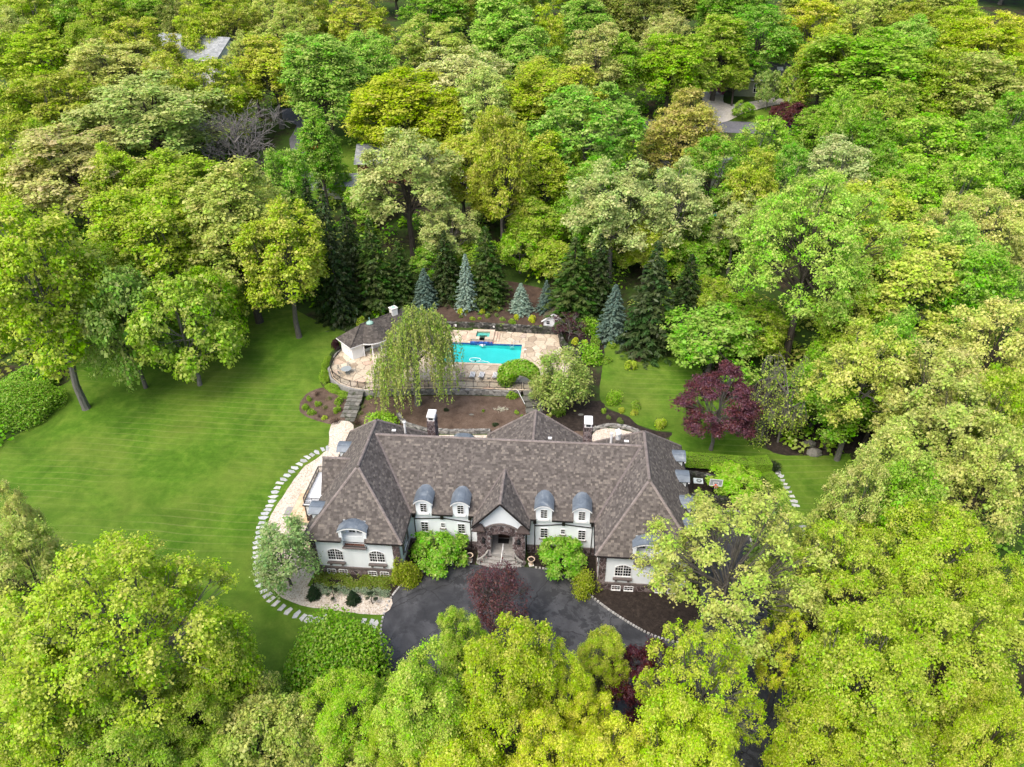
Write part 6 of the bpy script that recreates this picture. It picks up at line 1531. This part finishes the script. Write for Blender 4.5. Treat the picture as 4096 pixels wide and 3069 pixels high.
(-2.0,148.3,20.5,4.6,20.0,'B','yellowg','small yellow green tree near the top right of the mint tree'),
(7.0,163.3,22.3,7.2,20.0,'T','mint','mint tree left of the dark grove at the top edge'),
(10.7,132.6,18.0,8.6,20.0,'O','buff','buff oak behind the big mint tree, upper middle'),
(-5.8,132.7,18.1,7.4,20.0,'T','mint','mint tree below the tall mint tree'),
(-31.2,106.1,12.8,12.4,20.7,'B','yellowdeep','broad yellow green dome tree above the grey roofed house'),
(-21.0,105.5,12.6,8.3,17.0,'B','yellowdeep','yellow green tree right of the broad dome tree'),
(-14.0,106.5,12.8,8.0,20.0,'O','paleg','pale lime oak below the pinkish flat topped oak'),
(-0.9,113.0,14.1,10.4,20.0,'B','ylime','wide yellow lime tree left of the big mint tree'),
(5.9,111.0,13.7,6.6,20.0,'T','yolive','golden olive tree with a dark straight stem by the big mint tree'),
(8.3,89.3,9.4,9.5,24.7,'T2','mintb','big mint green tree towering in the middle of the forest'),
(27.6,96.6,10.9,7.7,20.0,'B','orangetan','orange tan tree left of the road'),
(-23.2,72.4,6.1,8.9,23.4,'O','palecream','pale cream oak with a thick forked trunk before the grey roofed house'),
(-6.2,70.8,5.7,4.5,28.7,'T','oliveslim','slim olive gold tree with a thin stem behind the spruces'),
(-6.6,79.1,7.4,5.8,15.4,'T','yolive','olive gold treetop in front of the slim olive tree'),
(0.5,79.7,7.5,6.2,20.0,'T','ylime','yellow lime tree left of the tall bare stem'),
(9.9,69.8,5.6,5.3,20.0,'B','green','green tree at the foot of the big mint tree'),
(13.2,66.5,4.9,8.4,21.7,'O','creamwhite','cream white oak with silver limbs and a thick pale trunk'),
(23.4,69.8,5.5,6.2,20.0,'O','creamwhite','right hand cream white oak hanging before the second pool'),
(1.8,74.5,6.5,6.5,9.6,'L','finegreen','fine leaved green understory tree behind the spruces'),
(19.2,65.9,4.8,3.7,12.4,'T','ylime','small yellow lime tree right of the thick pale trunk'),
(27.4,129.8,17.5,7.5,20.0,'T','vivid','vivid yellow green tree left of the grey stone drive'),
(13.8,174.1,23.5,10.6,20.0,'B','darkolive','dark olive grove tree at the top edge, left of two'),
(23.6,167.2,22.7,9.1,20.0,'B','darkolive','dark olive grove tree at the top edge, right of two'),
(27.5,143.3,19.9,6.2,20.0,'O','buff','buff tree below the dark olive grove'),
(16.4,130.1,17.5,5.5,20.0,'T','fresh','fresh green treetop right of the buff oak'),
(-43.0,130.4,17.6,7.7,20.0,'B','mint','mint tree left of the pinkish flat topped oak'),
(5.9,84.6,8.5,2.9,16.4,'T','olivelime','tall thin stemmed tree between the mint tree and yellow lime'),
(-43.8,93.7,10.3,3.4,7.0,'L','green','green small tree left of the grey roofed house'),
(-34.3,84.3,8.4,4.8,8.0,'L','fresh','fresh green small tree below the grey roofed house'),
(-14.2,80.0,7.6,5.2,20.0,'T','yolive','olive gold tree right of the grey roofed house'),
(-9.2,90.1,9.6,5.4,20.0,'B','ylime','yellow lime treetop above the slim olive tree'),
(-15.0,67.3,5.1,5.2,13.0,'O','palecream','small pale oak between the thick forked oak and the slim tree'),
(8.2,82.7,8.1,5.2,9.0,'L','finegreen','fine green sapling beside the tall bare stem'),
(50.4,149.2,20.6,8.4,20.0,'B','emerald2','rich green round tree left of the golden tree behind the driveway house'),
(63.9,154.3,21.2,8.5,20.0,'B','goldleaf','golden leaved tree behind the driveway house'),
(74.0,156.8,21.5,6.8,20.0,'O','paleyellow','pale yellow oak at the top right of the golden tree'),
(40.3,143.1,19.9,7.6,20.0,'T','limeolive','feathery lime tree left of the driveway house'),
(32.1,130.0,17.5,6.5,20.0,'T','limeolive','feathery lime tree nearest the grey drive entrance'),
(63.0,133.4,18.2,5.5,20.0,'B','ylime','yellow lime tree behind the leaning dark pine'),
(90.0,159.4,21.8,6.8,20.0,'B','olive','olive tree at the top edge of the right forest'),
(100.0,155.4,21.3,8.4,20.0,'B','lime','lime tree at the top edge of the right forest'),
(83.5,141.0,19.6,7.6,20.0,'B','mint','mint tree below the olive tree in the upper right'),
(106.3,144.7,20.1,7.3,20.0,'O','goldleaf','golden oak cut by the right edge near the upper right corner'),
(97.3,137.1,18.9,9.7,20.0,'B','yellowg','yellow green tree right of the mint tree in the upper right'),
(72.1,125.5,16.6,13.8,21.9,'B','freshb','very broad green tree right of the leaning dark pine'),
(83.5,118.0,15.1,7.8,20.0,'B','olivelime','olive lime tree right of the very broad green tree'),
(91.6,116.2,14.8,11.3,20.0,'O','paleolive','pale olive oak in the upper right above the deep green group'),
(88.7,97.2,11.0,6.4,20.0,'B','green','green tree cut by the right edge below the pale olive oak'),
(61.0,89.4,9.4,6.5,20.0,'B','deepgreen','deep green tree below the very broad green tree'),
(69.6,87.5,9.1,8.5,20.0,'B','fresh','broad fresh tree in the middle of the deep green group'),
(77.2,87.5,9.1,6.9,20.0,'B','green','green tree right of the broad fresh tree in the group'),
(80.8,79.5,7.5,6.3,20.0,'B','green','mid green tree at the right edge of the deep green group'),
(61.1,70.5,5.7,7.0,20.0,'B','fresh','fresh tree at the lower middle of the deep green group'),
(70.3,71.8,6.0,6.6,20.0,'B','fresh','fresh tree at the lower right of the deep green group'),
(59.1,77.9,7.1,5.6,20.0,'B','deepgreen','deep green tree right of the cream sparse tree'),
(64.9,60.4,3.7,4.1,20.0,'O','buff','small buff oak below the deep green group'),
(72.9,62.1,4.0,5.9,20.0,'O','buff','buff oak cut by the right edge below the deep green group'),
(62.0,52.6,2.9,5.6,20.0,'B','mint','mint green tree below the small buff oak'),
(50.7,77.0,7.0,7.9,20.0,'O','creamsparse','cream sparse tree with grey twigs in the right middle'),
(43.3,76.0,6.8,3.9,20.0,'B','emerald2','emerald round tree left of the cream sparse tree'),
(37.0,73.0,6.2,5.0,20.0,'B','ylime','round yellow lime tree left of the emerald tree'),
(30.4,78.3,7.2,6.0,20.0,'B','green','green tree below the orange tan tree'),
(40.7,86.2,8.8,5.7,20.0,'B','fresh','fresh green tree in front of the road'),
(54.2,63.8,4.4,7.5,20.0,'B','limeyellow','round lime yellow tree below the cream sparse tree'),
(34.5,70.0,5.6,4.1,15.0,'O','creamwhite','small cream tree in front of the second pool'),
(32.9,73.9,6.4,4.9,9.0,'L','green','green understory tree below the second pool'),
(54.5,124.0,16.3,4.6,7.0,'L','plum','dark plum small tree hiding the blue car by the road'),
(41.6,146.7,20.3,1.7,4.0,'L','magenta','magenta redbud beside the drive entrance'),
(64.6,137.7,19.0,4.2,10.8,'X','grey','grey twiggy bare tree beside the driveway house'),
(52.6,137.5,19.0,2.8,9.0,'L','softgreen','slim soft green tree before the driveway house windows'),
(67.5,101.7,11.9,6.1,20.0,'B','limeolive','olive lime tree under the very broad green tree'),
(96.6,116.6,14.8,5.3,20.0,'B','lime','lime tree cut by the right edge, upper right'),
(57.8,98.4,11.2,4.1,20.0,'B','fresh','fresh green tree right of the grey twiggy bare tree'),
(6.0,32.4,0.8,3.7,8.8,'F','softolive','soft olive green crabapple beside the right garden steps'),
(-0.5,36.6,0.9,3.4,5.3,'A','richgreen','rich green vine arched over the pool gate'),
(-14.9,31.9,0.8,6.4,16.5,'W','willow','weeping willow with long yellow green strands in front of the pool'),
(2.7,33.9,0.9,1.6,4.1,'F','softolive','small weeping tree under the crabapple at the garden steps'),
(0.8,-6.8,-0.0,2.8,10.2,'P','plumred','red purple plum tree standing in the asphalt loop'),
(14.3,-14.5,-0.0,3.4,10.2,'J','purple2','dark purple maple over the lower right of the asphalt loop'),
(18.7,-16.4,-0.0,1.6,7.2,'J','purple2','dark purple maple at the bottom edge under the neon tree'),
(-22.3,-1.6,-0.0,3.1,8.3,'F','juniper','feathery grey green larch on the white gravel at the left wing'),
(-32.2,53.3,2.9,3.4,23.8,'S','spruce','tallest dark spruce of the row left of the pool house'),
(-38.0,62.6,4.1,3.2,20.4,'S','spruce','dark spruce behind the pale oak left of the row'),
(-30.6,58.4,3.4,3.1,18.4,'S','spruce','dark spruce second in the row left of the pool house'),
(-26.6,57.5,3.3,3.7,16.0,'S','spruce2','mid green spruce behind the pool house roof'),
(-22.8,59.7,3.6,3.0,11.1,'S','spruce2','small mid green spruce right behind the pool house chimney'),
(-15.0,60.8,3.8,2.8,12.5,'S','spruce','narrow dark spruce behind the weeping willow'),
(-7.9,60.1,3.6,3.6,13.9,'S','spruce2','dark spruce between the two blue spruces at the pool'),
(7.0,55.8,3.2,4.2,14.6,'S','spruce2','broad dark spruce behind the white playhouse'),
(11.0,56.8,3.3,3.2,14.7,'S','spruce','dark spruce left of the thick pale trunk'),
(19.0,48.0,2.4,4.1,18.1,'S','spruce3','large dense spruce standing at the edge of the right lawn'),
(25.1,53.9,3.0,3.0,13.2,'S','spruce','very dark hemlock right of the large dense spruce'),
(-30.9,188.7,25.3,4.2,10.3,'S','bluepine','dark blue green pine at the top of the forest'),
(77.0,157.9,21.6,4.2,13.2,'S','bluepine','leaning dark pine right of the driveway house'),
(-11.1,57.8,3.4,1.8,10.2,'S','bluespruce','tall slim blue spruce behind the pool retaining wall'),
(-18.4,58.3,3.4,2.1,7.0,'S','bluespruce2','grey blue spruce left of the tall slim blue spruce'),
(-1.8,57.3,3.3,1.8,5.4,'S','bluespruce','small pale blue spruce on the mulch behind the spa'),
(2.5,57.5,3.4,1.5,5.8,'S','bluespruce2','small grey blue spruce left of the white playhouse'),
(13.5,50.4,2.6,2.4,9.7,'S','bluespruce2','dense grey blue spruce right of the white playhouse'),
(-13.7,-21.7,-0.2,1.5,6.3,'S','bluespruce','blue green pine tip at the bottom edge between pale bushes'),
(28.8,5.6,-0.0,1.7,10.6,'S','larch','soft green larch beside the drive under the pale oak'),
(27.8,43.4,1.9,1.1,9.8,'S','spruce','small dark holly cone at the back of the right lawn'),
(6.6,50.3,1.6,2.3,5.0,'WP','plumdark','dark purple twiggy tree leaning over the corner of the white playhouse'),
(-2.8,68.5,5.3,4.1,8.0,'L','finegreen','fine leaved green understory tree between the slim olive tree and the broad spruce'),
(4.0,65.3,4.7,3.8,8.0,'L','olivelime','olive lime understory tree just behind the broad dark spruce'),
(-10.8,67.6,5.1,3.6,7.0,'L','finegreen','green understory tree behind the tall slim blue spruce'),
(16.2,69.9,5.6,4.1,9.0,'L','limeolive','lime understory tree right beside the thick pale trunk'),
(22.8,68.5,5.3,4.5,8.0,'L','finegreen','green understory tree below the right cream white oak'),
(28.6,66.1,4.8,4.2,8.0,'L','deepgreen','deep green understory tree behind the very dark hemlock'),
(29.4,55.3,3.1,3.7,8.0,'L','olivelime','olive lime sapling under the left side of the big fresh green tree'),
(33.4,52.0,2.8,4.3,7.0,'L','finegreen','fine green sapling under the big fresh green tree trunk'),
(-1.2,71.5,5.9,4.3,13.0,'T','limeolive','feathery lime olive tree left of the fine leaved understory'),
(-17.6,65.0,4.6,3.6,7.0,'L','green','green understory tree behind the grey blue spruce'),
(46.3,40.7,1.6,4.3,15.0,'B','olivelime','olive lime tree in the gap right of the big fresh green tree'),
(43.8,38.7,1.4,3.8,9.0,'L','finegreen','fine green understory tree between the beech and the crooked oak'),
(57.4,108.4,13.2,5.6,14.0,'B','freshb','green tree over the road right of the dark plum tree'),
(57.7,134.4,18.4,3.8,12.0,'L','limeolive','olive tree over the right end of the driveway house'),
(44.6,139.6,19.4,3.6,11.0,'T','limeolive','feathery lime sapling over the left corner of the driveway house'),
(46.2,132.3,18.0,2.6,4.0,'L','freshb','round green shrub tree inside the drive loop'),
]
for row in TREES:
    tree(*row[:7], row[7], 'vine' if row[5] == 'A' else 'tree', group=None)
# shrubs
def shrub_mesh(name, seed, n, leaf, box=None, spiky=0., nl=9):
    """unit shrub: radius 1, height 1 (ellipsoid on the ground) or a clipped box"""
    rng = np.random.default_rng(seed)
    if box:
        P = rng.uniform(-1, 1, (n, 3)); ax = rng.choice(3, n, p=box); sg = rng.choice([-1, 1], n); D = np.zeros((n, 3))
        for k in range(3): P[ax == k, k] = sg[ax == k]*rng.uniform(.9, 1.03, (ax == k).sum()); D[ax == k, k] = sg[ax == k]
        P[:, 2] = (P[:, 2]+1)/2; P[:, :2] *= 1-.06*P[:, 2:3]**4
        D = D*.6+rng.normal(size=(n, 3))*.5+np.array([0, 0, .4])
    else:
        C_ = nrm(rng.normal(size=(nl, 3)))*rng.uniform(.35, .62, (nl, 1)); C_[:, 2] = np.abs(C_[:, 2])*.9; ids = rng.integers(0, nl, n)
        d = nrm(rng.normal(size=(n, 3))+C_[ids]*.8+np.array([0, 0, .4])); r = rng.uniform(.34, .5, nl)[ids]*rng.uniform(.8, 1.05+spiky, n)
        P = C_[ids]+d*r[:, None]; P[:, 2] = np.abs(P[:, 2])*.98+.02; D = d*.5+rng.normal(size=(n, 3))*.6+np.array([0, 0, .5])
    return leaf_mesh(name, P, D, leaf*rng.uniform(.7, 1.3, n), leaf*.75, np.clip(rng.normal(.5, .25, n), 0, 1), rng)
def stems_mesh(seed):
    rng = np.random.default_rng(seed); lb = Limbs()
    for i in range(9):
        a = rng.uniform(0, 6.28); r = rng.uniform(.2, .7); lb.limb((rng.normal()*.05, rng.normal()*.05, -.05), (r*math.cos(a), r*math.sin(a), rng.uniform(.4, .85)), .035, .012, rng, .1, 3, 2)
    return lb.mesh('stems')
SH = [shrub_mesh('shrub_leaves', 5+i, 900, .16) for i in range(3)]; SHS = shrub_mesh('spiky_leaves', 31, 1500, .14, spiky=.45, nl=14)
SHT = shrub_mesh('twiggy_leaves', 41, 320, .14, spiky=.5); STEM = [stems_mesh(i) for i in (1, 2)]; SHB = [shrub_mesh('dense_leaves', 51+i, 5200, .085, spiky=.12, nl=22) for i in range(2)]
def shrub(x, y, R, Hh, col, label, mesh=None, off=.0, name='shrub', cat='shrub', rnd=random.Random(5), group=None, zz=None, sy=1., rz=None):
    t = thing(name, label, cat, (x, y, (T(x, y) if zz is None else zz)+off), rnd.uniform(0, 6.28) if rz is None else rz, group); t.scale = (R*1.08, R*sy*1.08, Hh*1.05)
    o = link('stems', STEM[rnd.randrange(2)], t); o.color = (*BARKS[1], 1)
    if mesh is None: mesh = SHT if col in ('darkred', 'olivedark') else (SHS if col in ('freshl', 'vividg') else SH[rnd.randrange(3)])
    o = link('foliage', mesh, t); o.color = pal(col); return t
SHRUBS = [
(-12.07,56.02,0.64,1.04,'gold','bright yellow shrub on the pool slope nearest the willow'),
(-10.99,56.03,0.32,0.69,'olive','small olive shrub beside the yellow shrub nearest the willow'),
(-8.29,56.18,0.48,0.98,'gold','bright yellow shrub on the pool slope behind the spa, left of middle'),
(-7.30,55.13,0.51,0.75,'softg','soft green shrub below the middle yellow shrub on the pool slope'),
(-6.91,56.26,0.45,0.81,'olivedark','dull olive shrub between two yellow shrubs on the pool slope'),
(-5.72,57.33,0.48,0.70,'gold','bright yellow shrub highest on the pool slope by the blue spruce'),
(-5.74,55.59,0.45,0.58,'dullg','dull green low shrub under the highest yellow shrub'),
(-4.64,54.38,0.48,0.63,'softg','soft green low shrub on the pool slope above the lamp'),
(-3.05,53.57,0.60,0.91,'freshg','round fresh green shrub just above the pool retaining wall'),
(-2.43,55.02,0.54,0.91,'gold','bright yellow shrub left of the largest yellow shrub'),
(0.31,54.34,0.73,1.19,'gold','largest bright yellow shrub on the pool slope near the playhouse'),
(-9.80,54.27,0.48,0.57,'olivelime','low olive lime shrub on the pool slope left of the spa'),
(-8.57,54.45,0.35,0.46,'olivelime','tiny olive lime shrub directly above the spa'),
(-11.78,54.72,0.35,0.57,'dullg','dull green small shrub at the left end of the pool slope'),
(-4.57,52.76,0.47,0.40,'softg','low green plant at the foot of the retaining wall by the spa'),
(-3.03,52.73,0.35,0.34,'softg','tiny green plant at the foot of the retaining wall, middle'),
(0.61,52.68,0.31,0.34,'softg','tiny green plant at the wall foot left of the last one'),
(1.87,52.66,0.38,0.45,'softg','low green plant at the wall foot near the playhouse'),
(-5.28,31.02,0.22,0.44,'freshg','small green sprout in the bare soil of the rear garden'),
(-0.46,30.99,0.38,0.53,'freshg','pale green perennial in the bare soil right of the white flowers'),
(0.24,30.19,0.27,0.43,'freshg','small green plant in the soil next to the rear gable'),
(4.12,30.53,0.43,0.48,'olive','low olive plant at the foot of the right garden steps'),
(-10.59,30.84,0.38,0.58,'dark','dark little shrub below the willow strands'),
(-1.35,34.55,0.77,1.09,'freshg','green shrub at the foot of the arched vine'),
(-3.36,28.13,0.47,0.47,'dark','dark small shrub in the soil behind the ridge'),
(5.05,31.35,0.70,1.74,'freshg2','tall green shrub under the crabapple'),
(-27.93,51.56,1.14,1.70,'limey','big lime yellow shrub behind the pool house corner'),
(-30.36,54.49,0.90,1.62,'limey','lime yellow shrub under the spruces behind the pool house'),
(-30.74,44.72,0.79,2.07,'burg','dark burgundy bush at the left wall of the pool house'),
(-29.46,30.92,0.52,0.84,'freshg','green mound shrub in the left bed, second from the top'),
(-26.30,31.56,0.69,1.09,'freshg','green mound shrub beside the left garden steps, upper one'),
(-26.18,29.65,0.62,0.97,'freshg','green mound shrub beside the left garden steps, lower one'),
(-29.67,28.91,0.57,0.97,'freshg','green mound shrub at the lower left of the bed'),
(-31.02,31.97,0.39,0.90,'freshg','green mound shrub at the upper left of the bed'),
(-31.03,30.02,0.60,0.88,'freshg','green mound shrub at the left tip of the bed'),
(-27.52,27.86,0.43,0.67,'limey','small bright green mound at the lower end of the left bed'),
(-30.12,33.30,0.45,0.60,'darkred','dark twiggy shrub at the top of the left bed'),
(-28.19,32.33,0.39,0.60,'olivedark','twiggy olive shrub in the middle of the left bed'),
(-28.18,30.21,0.38,0.59,'olivedark','twiggy olive shrub in the left bed between the mounds'),
(-25.83,27.22,0.58,0.77,'darkred','dark reddish shrub at the foot of the left steps'),
(-28.39,28.31,0.32,0.39,'darkred','low dark shrub near the lawn edge of the left bed'),
(-22.60,30.75,0.38,0.54,'olivedark','small dull shrub right of the left steps, upper'),
(-22.72,29.28,0.38,0.58,'olivedark','small dull shrub right of the left steps, middle'),
(-22.51,27.19,0.58,0.86,'darkred','dark twiggy shrub right of the left steps at the bottom'),
(-22.29,32.89,0.50,0.60,'freshg2','low green shrub at the top right of the left steps'),
(-19.43,27.40,2.01,1.62,'vividg','vivid green feathery shrub peeking over the rear roof of the left wing'),
(9.59,51.44,1.56,2.59,'freshl','bright green feathery shrub right of the playhouse'),
(7.67,48.48,0.65,1.06,'gold','yellow shrub in the curved bed by the patio, upper'),
(7.51,48.33,0.47,0.74,'gold','yellow shrub in the curved bed by the patio, lower'),
(10.88,48.46,0.94,1.69,'freshg2','dark green shrub in the curved bed under the blue spruce'),
(9.83,44.52,1.83,2.58,'freshl','wide bright green shrub at the end of the curved bed'),
(9.01,48.36,0.59,0.85,'gold','small gold shrub behind the wide bright green shrub'),
(13.44,48.02,0.76,1.16,'freshg','light green shrub on the slope below the blue spruce'),
(16.21,42.29,0.96,1.52,'limey','lime shrub in the grass below the large dense spruce'),
(12.55,43.74,0.80,1.02,'freshg','green shrub behind the crabapple'),
(13.42,34.04,1.06,1.91,'vividg','round vivid green shrub on the right lawn edge'),
(16.54,33.42,0.79,1.14,'freshg','small light green shrub right of the round vivid one'),
(14.36,32.28,0.47,0.85,'goldol','golden mound shrub on the right lawn, left of two'),
(16.14,31.73,0.52,0.94,'goldol','golden mound shrub on the right lawn, right of two'),
(19.35,29.36,0.92,1.56,'limey','lime green round shrub near the purple maple'),
(12.50,30.67,0.36,0.65,'dullg','small green plant in the right rear bed, left'),
(14.12,29.97,0.51,0.74,'dullg','small green plant in the right rear bed, right'),
(11.74,31.94,0.47,0.85,'freshg','light green plant at the foot of the crabapple'),
(5.46,31.03,0.83,1.88,'freshg2','green upright shrub left of the crabapple foot'),

]
for x, y, R, h, c, lab in SHRUBS: shrub(x, y, R*1.1, h*1.05, c, lab)
NV['U'] = 3
def bush(x, y, R, h, col, lab, z=None): return tree(x, y, T(x, y) if z is None else z, R, h, 'U', col, lab, 'shrub', 'bush')
bush(-6.9, 2.9, 2.6, 3.9, 'lilac', 'big green lilac bush left of the entrance steps'); bush(6.75, 2.9, 2.5, 3.8, 'lilac', 'big green lilac bush right of the entrance steps')
bush(-9.3, 3.9, 1.0, 1.6, 'freshg2', 'dark green round bush between the lilac and the left wing')
shrub(-10.1, .0, 1.5, 3.3, 'forsythia', 'yellow olive upright shrub at the left wing corner by the kerb', SHB[0]); shrub(9.1, .3, 1.55, 2.5, 'forsythia', 'twiggy yellow olive shrub at the right kerb beside the right lilac', shrub_mesh('forsythia_leaves', 77, 2600, .09, spiky=.4, nl=20))
big = shrub_mesh('big_shrub_leaves', 91, 26000, .048, spiky=.08, nl=40)
shrub(-14.2, -11.9, 5.0, 6.2, 'bushdk', 'huge round green shrub at the left edge of the asphalt loop', big)
shrub(-72, 26.5, 5.5, 4.2, 'deepgreen', 'dark green rhododendron mass at the left edge of the lawn', big); shrub(-74.5, 32, 4, 3, 'green', 'green bush behind the rhododendron mass at the left edge', SHB[0])
hm = shrub_mesh('hedge_leaves', 61, 16000, .05, (.12, .40, .48))
for x, y, hx, hy, hh, rz, lab in ((26.0, 21.0, 4.6, .85, 1.25, -.045, 'long clipped box hedge on the stone wall right of the mansion'), (31.3, 20.9, 1.2, .95, 1.3, .2, 'short clipped hedge end beside the stepping stones'), (32.3, 18.4, .85, 1.3, 1.4, .35, 'clipped oval bush in the bed beside the stepping stones')):
    t = thing('hedge', lab, 'hedge', (x, y, 1.0 if hx > 1 else .1), rz); t.scale = (hx, hy, hh); q = MB(); q.box(-.8, .8, -.8, .8, -.2, .8); o = q.build('branches', M['bark'], t); o.color = (.05, .045, .03, 1); o = link('foliage', hm, t); o.color = pal('hedge')
bush(27.6, 17.4, 3.1, 3.0, 'vividg', 'bright green spreading bush over the wall beside the basketball hoop')
shrub(33.2, 21.4, 1.0, 1.3, 'dark', 'small dark weeping evergreen beside the stepping stones', SHS)
for k, (x, y, R, h, rz, lab) in enumerate(((-30.8, 40.5, .8, 1.3, 0, 'green laurel hedge outside the curved fence, upper section'), (-30.2, 37.2, .85, 1.3, .4, 'green laurel hedge outside the curved fence, middle section'), (-28.2, 34.6, .8, 1.0, .9, 'low green laurel outside the curved fence above the left bed'), (-26.2, 33.3, .7, .85, 1.2, 'low green laurel at the top of the left garden steps'))):
    t = shrub(x, y, R, h, 'freshg', lab, SHB[k % 2], sy=2.3 if k < 2 else 1.9, rz=rz if k < 2 else rz); t['category'] = 'hedge'
# bonsai-like trees on the gravel
for k, (px, py, lab) in enumerate(((-19.35, -2.85, 'dark little cone conifer on the white gravel, farther left'), (-17.15, -3.05, 'clipped cloud tree on the white gravel, left one'), (-15.0, -3.2, 'dark little cone conifer on the white gravel, nearer the drive'), (-12.9, -3.35, 'clipped cloud tree on the white gravel nearest the kerb'))):
    t = thing('cone_conifer' if k % 2 == 0 else 'cloud_tree', lab, 'conifer', (px, py, .03), k)
    if k % 2 == 0:
        tm, cm, R0, H0 = proto(('S', k % 3)); t.scale = (.75/R0, .75/R0, 1.75/H0); link('trunk', tm, t).color = (*BARKS[1], 1); o = link('crown', cm, t); o.color = pal('bonsai'); o.scale = (1.15, 1.15, 1)
    else:
        q = MB(); q.tube([(0, 0, 0), (.1, .05, .6), (-.05, 0, 1.2), (.05, 0, 1.7)], [.06, .05, .04, .02], 5)
        for p in ((.5, 0, .75), (-.45, .1, 1.0), (.35, -.2, 1.25)): q.tube([(0, 0, p[2]-.2), p], [.03, .015], 4)
        q.build('trunk', M['bark'], t).color = (*BARKS[1], 1)
        for p in ((.5, 0, .72), (-.45, .1, 1.0), (.35, -.2, 1.28), (0, .05, 1.68), (-.3, -.3, .5)):
            o = link('crown', SH[k % 3], t, p); o.scale = (.27, .27, .24); o.color = pal('bonsai')
# planting too dense to count: ground cover, silver edging, ferny forest undergrowth
def stuff_leaves(name, pts, hgt, leaf, col, seed, per=1, var=.5):
    rng = np.random.default_rng(seed); P = np.array(pts); n = len(P)
    P = np.repeat(P, per, 0)+rng.normal(size=(n*per, 3))*np.array([leaf, leaf, 0]); P[:, 2] += rng.uniform(0, hgt, n*per)
    o = link(name, leaf_mesh(name, P, rng.normal(size=(n*per, 3))*.6+np.array([0, 0, .9]), leaf*rng.uniform(.6, 1.4, n*per), leaf*.8, rng.random(n*per), rng), kind='stuff'); o.color = pal(col); return o
rs = random.Random(6)
stuff_leaves('ground_cover', [(x, y, .05) for x, y in ((rs.uniform(-19.9, -11.2), rs.uniform(-1.45, .25)) for _ in range(900)) if math.sin(x*2.1+y*3)+math.sin(x*.9-y*2.2)+rs.uniform(-.6, 1.2) > -.3], .3, .17, 'cover', 1, 9)
stuff_leaves('silver_edging', [(x, y, .06) for x, y in ((rs.uniform(-19.7, -11.4), rs.uniform(-2.45, -1.4)) for _ in range(420)) if math.sin(x*2.9+y*4)+rs.uniform(-.5, 1.2) > -.2], .28, .14, 'silver', 2, 7)
stuff_leaves('white_flowers', [(rs.gauss(-2.7, .5), rs.gauss(31.5, .3), .8) for _ in range(60)], .3, .1, 'white', 3, 5)
und = []
while len(und) < 3600:
    x, y = rs.uniform(-150, 130), rs.uniform(-34, 200)
    if inside(x, y, lawn_left) or inside(x, y, lawn_right) or inside(x, y, DRIVE): continue
    if -31 < x < 36 and -12 < y < 54: continue
    if -26 < x < 16 and 52 < y < 64: continue
    if 34 < x < 68 and 118 < y < 160: continue
    if -72 < x < -46 and 90 < y < 136: continue
    if -36 < x < 24 and 62 < y < 72 and rs.random() < .6: continue
    und.append((x, y, T(x, y), rs.uniform(1.2, 2.6), rs.uniform(.8, 4.2)))
def clumps(name, lst, per, leaf, col, seed):
    rng = np.random.default_rng(seed); A = np.array(lst); n = len(A)*per; i = np.repeat(np.arange(len(A)), per); d = nrm(rng.normal(size=(n, 3))+np.array([0, 0, .5])); d[:, 2] = np.abs(d[:, 2])
    P = A[i, :3]+d*np.stack([A[i, 3], A[i, 3], A[i, 4]], 1)*rng.uniform(.55, 1.1, (n, 1)); tint = rng.random(len(A))[i]
    o = link(name, leaf_mesh(name, P, d*.6+rng.normal(size=(n, 3))*.5+np.array([0, 0, .8]), leaf*rng.uniform(.6, 1.4, n), leaf*.8, tint, rng), kind='stuff'); o.color = pal(col)
for k, (col, leaf) in enumerate((('green', .5), ('deepgreen', .5), ('finegreen', .55), ('olivelime', .6))): clumps('undergrowth', und[k::4], 40, leaf*1.2, col, 4+k)
# the woodland that carries on behind the last trees one can tell apart
rw = random.Random(9); k = 0
while k < 84:
    x, y = rw.uniform(-175, 190), rw.uniform(176, 275)
    if -40 < x < 60 and 200 < y < 240 and rw.random() < .7: continue
    c = rw.choice(('green', 'olive', 'pale', 'lime')); t = tree(x, y, T(x, y), rw.uniform(6.5, 10), rw.uniform(18, 23), rw.choice(('B', 'T', 'O')), {'pale': 'paleolive'}.get(c, c), c+' tree deep in the far woodland behind the treetops along the top edge', group='far woodland trees'); k += 1
